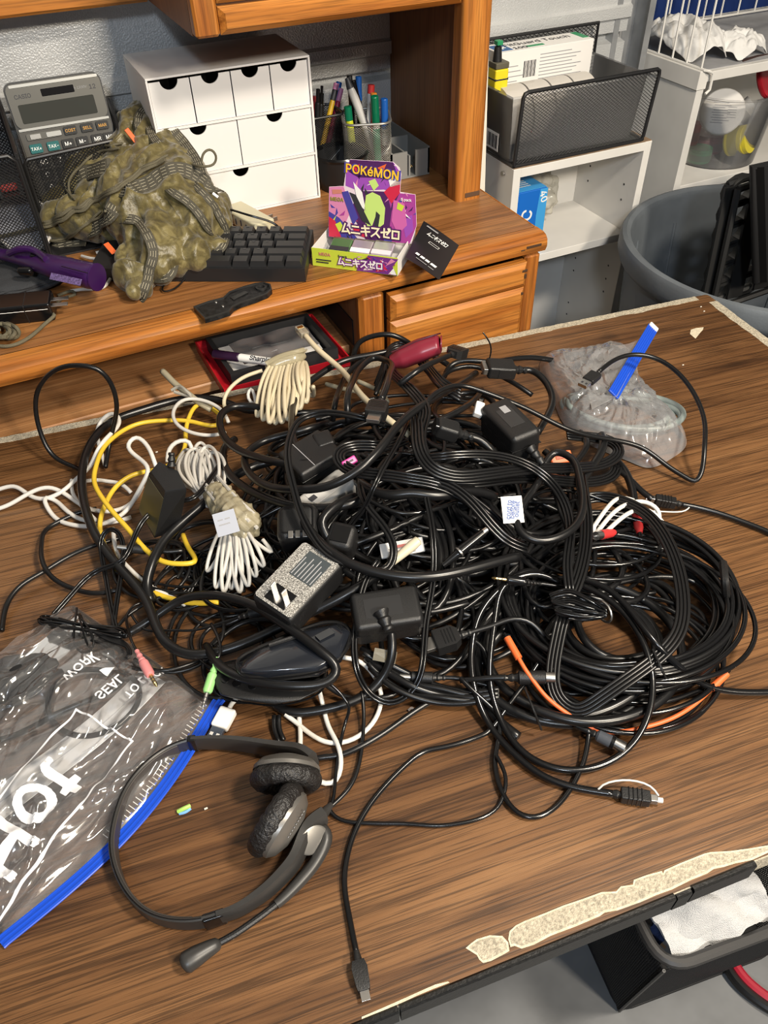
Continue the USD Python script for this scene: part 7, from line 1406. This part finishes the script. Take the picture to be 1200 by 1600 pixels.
wt = Thing('white_connector', 'small white plastic connector left of the big adapter', 'connector', pt(745, 640, .03)); T_ = frame(pt(748, 640, .040), (.5, .6, .2), (-.1, -.6, .8)); wt.part('body', xf(rbox(.018, .010, .008, .0015), T_), white_card); wt.part('pin', xf(move(rbox(.006, .004, .003, .0005), (.011, 0, 0)), T_), metal_m)
w2 = Thing('clear_connector', 'clear network plug lying between the docks and the coil', 'connector', pt(588, 1025, .01)); T_ = frame(pt(585, 1022, .020), (1, -.9, .1), (-.1, -.6, .8))
for nm, q, mt in plug('rj'): w2.part(nm, xf(q, T_), mt)

# ------------------------------------------------------------------ headset
H_ = Thing('headset', 'black headset with padded ear cushions and boom microphone, lying on its side on the table', 'headset', at(330, 1320, TZ))
band = c3([(q[0], q[1], .010) for q in HB_([(415, 96), (370, 103), (280, 135), (190, 202), (120, 292), (80, 400), (66, 500), (84, 600), (130, 690), (200, 757), (290, 788), (380, 790), (440, 778), (480, 764)])])
band = np.array([at(x, y, TZ + .0098) for x, y in HB_([(415, 96), (370, 103), (280, 135), (190, 202), (120, 292), (80, 400), (66, 500), (84, 600), (130, 690), (200, 757), (290, 788), (380, 790), (440, 778), (480, 764)])])
hb_m = mat('headset_black', (.030, .029, .028), .40); hb_in = mat('headset_inner_band', (.045, .038, .033), .55)
bs = spline(band, .004)
H_.part('headband', sweep(bs, rect_prof(.0034, .0180, .0010), up=(0, 0, 1)), hb_m)
T_, N_, B_ = frames(bs, up=(0, 0, 1)); ctr_ = bs.mean(0); sgn = np.sign(((ctr_ - bs) * N_).sum(1))[:, None]
H_.part('inner_strip', sweep(bs[6:-6] + (N_ * sgn)[6:-6] * .0020, rect_prof(.0012, .0150, .0004), up=(0, 0, 1)), hb_in, label='brown-black inner face of the headband')
H_.part('top_groove', tube(bs[4:-4] + (0, 0, .0092) - (N_ * sgn)[4:-4] * .0003, .0005, 5), black_gloss)
def arm(ps, zc, w0, w1, h0, h1, name, mt=hb_m):
    P = spline([at(x, y, TZ + z) for (x, y), z in zip(HB_(ps), zc)], .004); n = len(P); s = np.linspace(0, 1, n)
    T2, N2, B2 = frames(P, up=(0, 0, 1)); pr = rect_prof(1, 1, .22); W2 = np.interp(s, [0, 1], [w0, w1]); H2 = np.interp(s, [0, 1], [h0, h1])
    V = P[:, None] + (pr[None, :, :1] * W2[:, None, None]) * N2[:, None] + (pr[None, :, 1:] * H2[:, None, None]) * B2[:, None]
    k = len(pr); V = V.reshape(-1, 3); i, j = np.meshgrid(np.arange(n - 1), np.arange(k), indexing='ij'); a = i * k + j; b_ = i * k + (j + 1) % k
    fc = np.concatenate([np.stack([a, b_, b_ + k], -1).reshape(-1, 3), np.stack([a, b_ + k, a + k], -1).reshape(-1, 3)])
    cap = [(0, q + 1, q) for q in range(1, k - 1)] + [((n - 1) * k, (n - 1) * k + q, (n - 1) * k + q + 1) for q in range(1, k - 1)]
    m = trimesh.Trimesh(V, np.vstack([fc, cap]), process=False); m.fix_normals(); return H_.part(name, m, mt)
arm([(372, 101), (450, 98), (560, 105), (660, 120), (740, 132), (800, 148), (832, 172)], (.011, .012, .013, .016, .020, .026, .028), .0046, .0095, .018, .024, 'side_arm')
arm([(470, 767), (540, 742), (600, 706), (660, 660), (720, 600), (762, 545), (790, 480), (820, 425), (868, 388)], (.011, .012, .012, .013, .014, .015, .016, .016, .014), .0055, .0130, .018, .023, 'side_arm')
H_.part('slider_joint', xf(rbox(.007, .006, .0188, .001), frame(at(*HB_([(371, 102)])[0], TZ + .0105), bs[2] - bs[0])), black_gloss)
H_.part('slider_joint', xf(rbox(.016, .006, .0175, .0012), frame(at(*HB_([(455, 774)])[0], TZ + .0098), bs[-1] - bs[-4])), black_gloss)
leather = mat('black_leatherette', (.013, .012, .012), .45, bump=.9, bscale=420); cup_m = mat('warm_silver_plastic', (.20, .19, .175), .35, metal=.6)
def earcup(c, d_, R=.0280):
    """cushion faces along d_"""
    d_ = np.array(d_, float); d_ /= np.linalg.norm(d_); T_ = np.eye(4); T_[:3, 2] = d_; x = np.cross((0, 0, 1.0), d_); x /= np.linalg.norm(x); T_[:3, 0] = x; T_[:3, 1] = np.cross(d_, x); T_[:3, 3] = c
    a = np.linspace(-np.pi / 2, np.pi * 1.0, 16)
    tor = [(.0085, .002)] + [(R - .0085 + .0085 * math.cos(q), .0085 + .0085 * math.sin(q)) for q in np.linspace(-np.pi / 2, np.pi * .95, 18)] + [(.012, .009), (.0085, .002)]
    m = xf(lathe(tor, 56), T_); v = m.vertices; q = np.linalg.inv(T_) @ np.c_[v, np.ones(len(v))].T; an = np.arctan2(q[1], q[0]); 
    m.vertices = v + m.vertex_normals * (.0006 * np.sin(an * 31 + 5 * np.sin(an * 3)) * (np.abs(q[2] - .009) < .008))[:, None]
    p_ = H_.part('ear_cushion', m, leather, smooth=50)
    H_.part('cushion_mesh', xf(lathe([(0, .0040), (.013, .0040), (.013, .0050), (0, .0055)], 32), T_), black_matte, parent=p_)
    H_.part('ear_cup', xf(lathe([(0, -.010), (.012, -.0095), (.022, -.006), (.0268, -.001), (.0272, .0022), (.0085, .0022), (.0085, .001), (0, .001)], 48), T_), cup_m, label='warm silver ear cup rim')
    return T_
earcup(at(448, 1201, TZ + .030), (-.42, -.88, -.22), .0285)
Te = earcup(at(446, 1289, TZ + .0305), (-.55, .78, .25), .0305)
H_.part('small_marks', xf(xf(strokes([[(-.010 + .0026 * k, -.0014), (-.010 + .0026 * k, .0014)] for k in range(9)], .0012, .0003), trimesh.transformations.rotation_matrix(math.pi, [0, 1, 0]) @ rot([0, 0, 1], 205)), Te @ trimesh.transformations.translation_matrix((.0, .0185, -.0078)) @ rot([1, 0, 0], 0)), grey_print)
H_.part('pivot_plate', xf(lathe([(0, 0), (.0125, 0), (.0125, .0016), (.011, .0024), (0, .0026)], 36), frame(at(*HB_([(828, 470)])[0], TZ + .019), (1, .3, 0), (.45, -.62, .64)) @ np.diag([1.0, .8, 1, 1])), cup_m, label='silver pivot plate of the boom')
bm_ = spline([at(x, y, TZ + z) for (x, y), z in zip(HB_([(838, 455), (866, 432), (880, 455), (868, 505), (830, 570), (780, 630), (730, 682), (690, 718)]), (.016, .016, .015, .013, .010, .008, .007, .0065))], .003)
H_.part('boom_arm', tube(bm_, np.interp(np.linspace(0, 1, len(bm_)), [0, .2, .7, 1], [.0046, .0050, .0046, .0036]), 12), hb_m)
b2 = spline([at(x, y, TZ + z) for (x, y), z in zip(HB_([(692, 716), (640, 756), (590, 792), (530, 832), (465, 868)]), (.0065, .006, .006, .006, .006))], .003)
H_.part('boom_tube', tube(b2, .0026, 10), black_matte)
mc = np.array([at(x, y, TZ + z) for (x, y), z in zip(HB_([(470, 864), (462, 870), (430, 888), (385, 915), (352, 936), (336, 948), (331, 952)]), (.006, .0066, .0075, .008, .008, .0075, .007))])
H_.part('microphone', tube(spline(mc, .002), np.interp(np.linspace(0, 1, len(spline(mc, .002))), [0, .05, .3, .6, .85, .96, 1], [.0032, .0045, .0058, .0072, .0076, .006, .002]), 16), hb_m)
H_.part('cord_boot', tube(np.array([at(*HB_([(862, 380)])[0], TZ + .010), at(*HB_([(878, 362)])[0], TZ + .008), at(*HB_([(900, 335)])[0], TZ + .006)]), np.array([.0046, .0040, .0022]), 12), hb_m)

# ------------------------------------------------------------------ clear zipper bag at the left
z0_, z1_ = at(6, 1470, TZ), at(338, 1100, TZ); far0, far1 = at(-300, 1310, TZ), at(118, 948, TZ)
zd = z1_ - z0_; ZL = np.linalg.norm(zd); zd = zd / ZL; zn = np.array([-zd[1], zd[0], 0])
def bagxy(s, t):
    s, t = np.asarray(s, float), np.asarray(t, float)
    P = z0_ * ((1 - s) * (1 - t))[..., None] + z1_ * (s * (1 - t))[..., None] + far1 * (s * t)[..., None] + far0 * ((1 - s) * t)[..., None]
    bow = .018 * np.sin(np.pi * s) * (1 - t) ** 2; return P + np.asarray(zn) * (-bow + .012 * np.sin(np.pi * t) * 0)[..., None]
def bagh(P, s, t):
    q = np.stack([(P @ zd) * 11, (P @ zn) * 30, 0 * P[..., 0]], -1); w_ = np.stack([meshkit.fbm(q * .5 + k, 3, k) for k in (4, 5, 6)], -1) - .5
    r1 = 1 - np.abs(meshkit.fbm(q * .8 + w_ * 4, 3, 31) - .5) * 4.2; r2 = 1 - np.abs(meshkit.fbm(q * 2.2 + w_ * 6, 2, 33) - .5) * 4.0
    edge = np.clip(np.minimum(np.minimum(s, 1 - s) * 7, t * 6), 0, 1) ** .7
    return .0016 + edge * (.006 + .010 * np.clip(r1, -.4, 1) + .0050 * np.clip(r2, -.6, 1) + .010 * np.exp(-(((s - .55) / .35) ** 2 + ((t - .62) / .3) ** 2)))
Bg = Thing('zipper_bag', 'large crumpled clear freezer bag with a blue zipper at the left edge of the table', 'bag', at(120, 1220, TZ))
n_ = 120; SS, TT_ = np.meshgrid(np.linspace(0, 1, n_), np.linspace(0, 1, n_), indexing='ij'); PB_ = bagxy(SS, TT_); HH = np.maximum(bagh(PB_, SS, TT_), .0012); PT_ = PB_.copy(); PT_[..., 2] = TZ + HH
top_ = grid_mesh(PT_); 
if top_.face_normals[:, 2].mean() < 0: top_.invert()
bot_ = PB_.copy(); bot_[..., 2] = TZ + .0005; bo_ = grid_mesh(bot_[::4, ::4]); 
if bo_.face_normals[:, 2].mean() > 0: bo_.invert()
Bg.part('top_film', top_, clear_film, smooth=True); Bg.part('bottom_film', bo_, clear_film, smooth=True)
from scipy.interpolate import RegularGridInterpolator
hI = RegularGridInterpolator((np.linspace(0, 1, n_), np.linspace(0, 1, n_)), HH, bounds_error=False, fill_value=.003)
def drape(m, s0, t0, ang, name, mt, lift=.0007):
    """flat lettering in the xy plane laid on the film: x along the zipper, y across it, centred at (s0, t0)"""
    m = xf(m, rot([0, 0, 1], ang)); m = m.subdivide_to_size(.004) if len(m.faces) < 4000 else m
    o_ = bagxy(np.array(s0), np.array(t0)); v = m.vertices; P = o_ + np.outer(v[:, 0], zd) + np.outer(v[:, 1], zn)
    # invert the bilinear map approximately
    s_ = s0 + v[:, 0] / ZL; t_ = t0 + v[:, 1] / np.linalg.norm((far0 - z0_))
    for _ in range(3):
        e_ = P - bagxy(s_, t_); s_ = s_ + (e_ @ zd) / ZL; t_ = t_ + (e_ @ zn) / .26
    P[:, 2] = TZ + hI(np.c_[np.clip(s_, 0, 1), np.clip(t_, 0, 1)]) + lift + v[:, 2] * .3; q = trimesh.Trimesh(P, m.faces, process=False); Bg.part(name, q, mt)
wp_ = film('bag_white_ink', .80, tint=(.82, .82, .84), rough=.4)
flip = np.diag([1.0, -1.0, 1.0, 1.0])
def ftext(s, h, bold=True): m = xf(text(s, h, .0006, bold), flip); m.invert(); return m
drape(ftext('Hot', .040), .325, .270, 6, 'lettering', wp_); drape(ftext('OPEN', .0085), .085, .24, 4, 'lettering', wp_); drape(extr([(-.006, 0), (.006, .005), (.006, -.005)], .0006), .035, .215, 40, 'arrow_mark', wp_)
drape(ftext('SEAL', .0085), .80, .42, 0, 'lettering', wp_); drape(ftext('WORK', .0085), .80, .60, 0, 'lettering', wp_); drape(ftext('TO LOCK', .0075), .90, .33, 0, 'lettering', wp_); drape(extr([(-.006, 0), (.006, .005), (.006, -.005)], .0006), .85, .49, 180, 'arrow_mark', wp_)
drape(extr(sg.box(-.078, -.031, .078, .031).difference(sg.box(-.0763, -.0293, .0763, .0293)), .0006), .37, .290, 6, 'frame_line', wp_)
# zipper: two blue tracks with ridges and white print
zs = np.linspace(-.01, 1.03, 60); zp = bagxy(np.clip(zs, 0, 1), 0 * zs) + np.outer((zs - np.clip(zs, 0, 1)) * ZL, zd)
def zoff(k, z): q = zp + zn * k; q = q.copy(); q[:, 2] = TZ + z; return q
zid = Bg.part('zipper', sweep(zoff(-.001, .0028), rect_prof(.0112, .0022, .0007), up=(0, 0, 1)), zip_blue, label='bright blue zipper strip')
for k in (-.0048, -.001, .003): Bg.part('zipper_ridge', tube(zoff(k, .0042), .0008, 6), zip_blue, parent=zid)
tk_ = []
for k in range(34):
    s = .40 + k * .0172; c_ = bagxy(np.array(s), np.array(0.0)) + zn * .0095 + (0, 0, .0045)
    tk_.append(xf(rbox(.0007, .0055 + .002 * (k % 2), .0004, .0001), frame(c_, zd)))
Bg.part('white_ticks', cat(*tk_), white_print); tk_ = []
for k in range(26):
    s = .44 + k * .021; c_ = bagxy(np.array(s), np.array(0.0)) + zn * .0065 + (0, 0, .0044); tk_.append(xf(rbox(.0022, .0012, .0004, .0001), frame(c_, zd)))
Bg.part('blue_marks', cat(*tk_), zip_blue)
# things inside the bag
cable('black cable coiled loosely inside the clear freezer bag', None, .0026, black, P3=[at(x, y, TZ + z) for x, y, z in ((-30, 1160, .004), (20, 1150, .005), (90, 1115, .006), (160, 1085, .007), (190, 1065, .007), (170, 1050, .006), (110, 1052, .006), (80, 1080, .005), (85, 1130, .005), (140, 1150, .004), (195, 1125, .005), (218, 1085, .005), (200, 1055, .005), (160, 1052, .004))], n=9)
single('dark_lump', 'dark electronic lump wrapped inside the clear freezer bag at the left edge', 'device', crumple(at(15, 1066, TZ + .009), (.042, .030, .0075), 71, .15, 4, TZ + .001), black_gloss)
Pw = Thing('paper_strip', 'long white paper strip inside the clear freezer bag', 'paper', at(110, 1160, TZ))
ps_ = spline([at(x, y, TZ + .003) for x, y in ((-40, 1285), (40, 1225), (120, 1165), (180, 1115), (240, 1055))], .006); T_, N_, B_ = frames(ps_, up=(0, 0, 1)); Pw.part('strip', sweep(ps_, rect_prof(.030, .0010, .0003), up=(0, 0, 1)), mat('soft_white_paper', (.55, .55, .56), .8)); Pw.part('fold_line', tube(ps_ + (0, 0, .0007), .0005, 4), mat('paper_fold', (.36, .36, .38), .8))

# ------------------------------------------------------------------ small bag of grey cable at the right
ol = [(843, 572), (862, 552), (900, 548), (938, 541), (962, 538), (990, 560), (1000, 598), (1022, 622), (1048, 650), (1072, 684), (1070, 700), (1050, 716), (1012, 731), (985, 722), (940, 704), (900, 682), (876, 655), (862, 620)]
olw = np.array([at(x, y, TZ + .002) for x, y in ol]); cb = np.array([at(950, 640, TZ + .002)])[0]
bd_ = spline(olw, .004, closed=True); nb_ = len(bd_); rr2 = np.linspace(0, 1, 26)
PG = cb + (bd_[None] - cb) * rr2[:, None, None]; q = np.stack([(PG[..., 0] + PG[..., 1]) * 16, (PG[..., 0] - PG[..., 1]) * 34, 0 * PG[..., 0]], -1); w_ = np.stack([meshkit.fbm(q * .6 + k, 3, k) for k in (7, 8, 9)], -1) - .5
rg = 1 - np.abs(meshkit.fbm(q * .8 + w_ * 5, 3, 41) - .5) * 4; e_ = np.clip((1 - rr2) * 4, 0, 1)[:, None]
PG[..., 2] = TZ + .0020 + .022 * np.sqrt(np.clip(1 - rr2 ** 2.5, 0, 1))[:, None] + e_ * (.010 * np.clip(rg, -.6, 1) + .003)
PGc = np.concatenate([PG, PG[:, :1]], 1); gt = grid_mesh(PGc)
if gt.face_normals[:, 2].mean() < 0: gt.invert()
Sb = Thing('cable_bag', 'small clear bag of grey cable with a blue slider zipper, back right on the table', 'bag', cb)
Sb.part('film', gt, milky_film, smooth=True)
# standing mouth of the bag with the zipper
za_, zb_ = at(1020, 512, TZ + .050), at(958, 617, TZ + .040)
mouth = [at(905, 560, TZ + .020), at(950, 541, TZ + .030), at(985, 536, TZ + .040), za_ + (.006, .004, 0)]; mouth2 = [at(925, 640, TZ + .034), at(940, 632, TZ + .036), at(952, 626, TZ + .038), zb_ + (.004, -.004, 0)]
GM = np.array([[np.array(a) * (1 - k) + np.array(b_) * k for k in np.linspace(0, 1, 16)] for a, b_ in zip(spline(mouth, .012), spline(mouth2, .002)[np.linspace(0, len(spline(mouth2, .002)) - 1, len(spline(mouth, .012))).astype(int)])])
GM[..., 2] += .004 * (meshkit.fbm(GM * 40, 3, 51) - .5)
Sb.part('mouth_film', grid_mesh(GM), milky_film, smooth=True)
zt_ = frame((za_ + zb_) / 2, zb_ - za_, (.25, -.5, .8)); zl_ = np.linalg.norm(zb_ - za_)
zb1 = Sb.part('zipper', xf(rbox(zl_, .0165, .0030, .0010), zt_), zip_blue, label='bright blue slider zipper')
for k in range(5): Sb.part('zipper_ridge', xf(move(rbox(zl_ * .99, .0013, .0012, .0004), (0, -.0056 + .0028 * k, .0016)), zt_), zip_blue, parent=zb1)
Sb.part('white_slider', xf(move(rbox(.008, .0150, .006, .0015), (-zl_ / 2, 0, .0005)), zt_), white_card)
gcab = mat('grey_green_cable', (.20, .235, .225), .38)
cc_ = at(962, 648, TZ + .004)[:2]
P = loops(cc_, .064, .030, 5, .004, .010, -.72, .16, 61, ctr_jit=.006); P[:, 2] = TZ + .004 + np.interp(np.arange(len(P)), [0, len(P)], [.002, .014]) + .003 * np.sin(np.arange(len(P)) * .9)
cable('thick grey-green cable coiled inside the small clear bag', None, .0042, gcab, P3=P, n=10)

# ------------------------------------------------------------------ crumbs on the table
cr = Thing('wire_scrap', 'tiny green and blue scrap of wire insulation on the bare table beside the headset', 'scrap', at(287, 1266, TZ))
cr.part('green_piece', tube(spline([at(278, 1268, TZ + .0025), at(286, 1264, TZ + .004), at(297, 1259, TZ + .003)], .002), .0018, 8), mat('scrap_green', (.35, .60, .12), .5)); cr.part('blue_piece', tube(spline([at(280, 1271, TZ + .0015), at(289, 1269, TZ + .0015), at(298, 1263, TZ + .0015)], .002), .0014, 8), mat('scrap_blue', (.15, .35, .65), .5))
single('clear_scrap', 'tiny clear plastic scrap on the table in front of the coil cables', 'scrap', tube(spline([at(638, 1110, TZ + .0015), at(644, 1106, TZ + .003), at(647, 1112, TZ + .0015)], .001), .0012, 6), milky_film)
crumb = mat('pale_crumb', (.62, .58, .50), .8)
for k, (x, y, lb) in enumerate(((322, 1264, 'right of the green wire scrap'), (363, 1467, 'beside the microphone boom'), (1067, 571, 'right of the blue slider zipper'), (1100, 487, 'near the far right table corner'), (1095, 480, 'nearest the far right table corner'), (245, 707, 'inside the yellow cable loop'), (393, 1164, 'beside the upper arm of the headset'))):
    single('crumb', 'tiny pale crumb on the table %s' % lb, 'crumb', move(rbox(.0030, .0016, .0012, .0004), at(x, y, TZ) + (0, 0, .0008)), crumb)
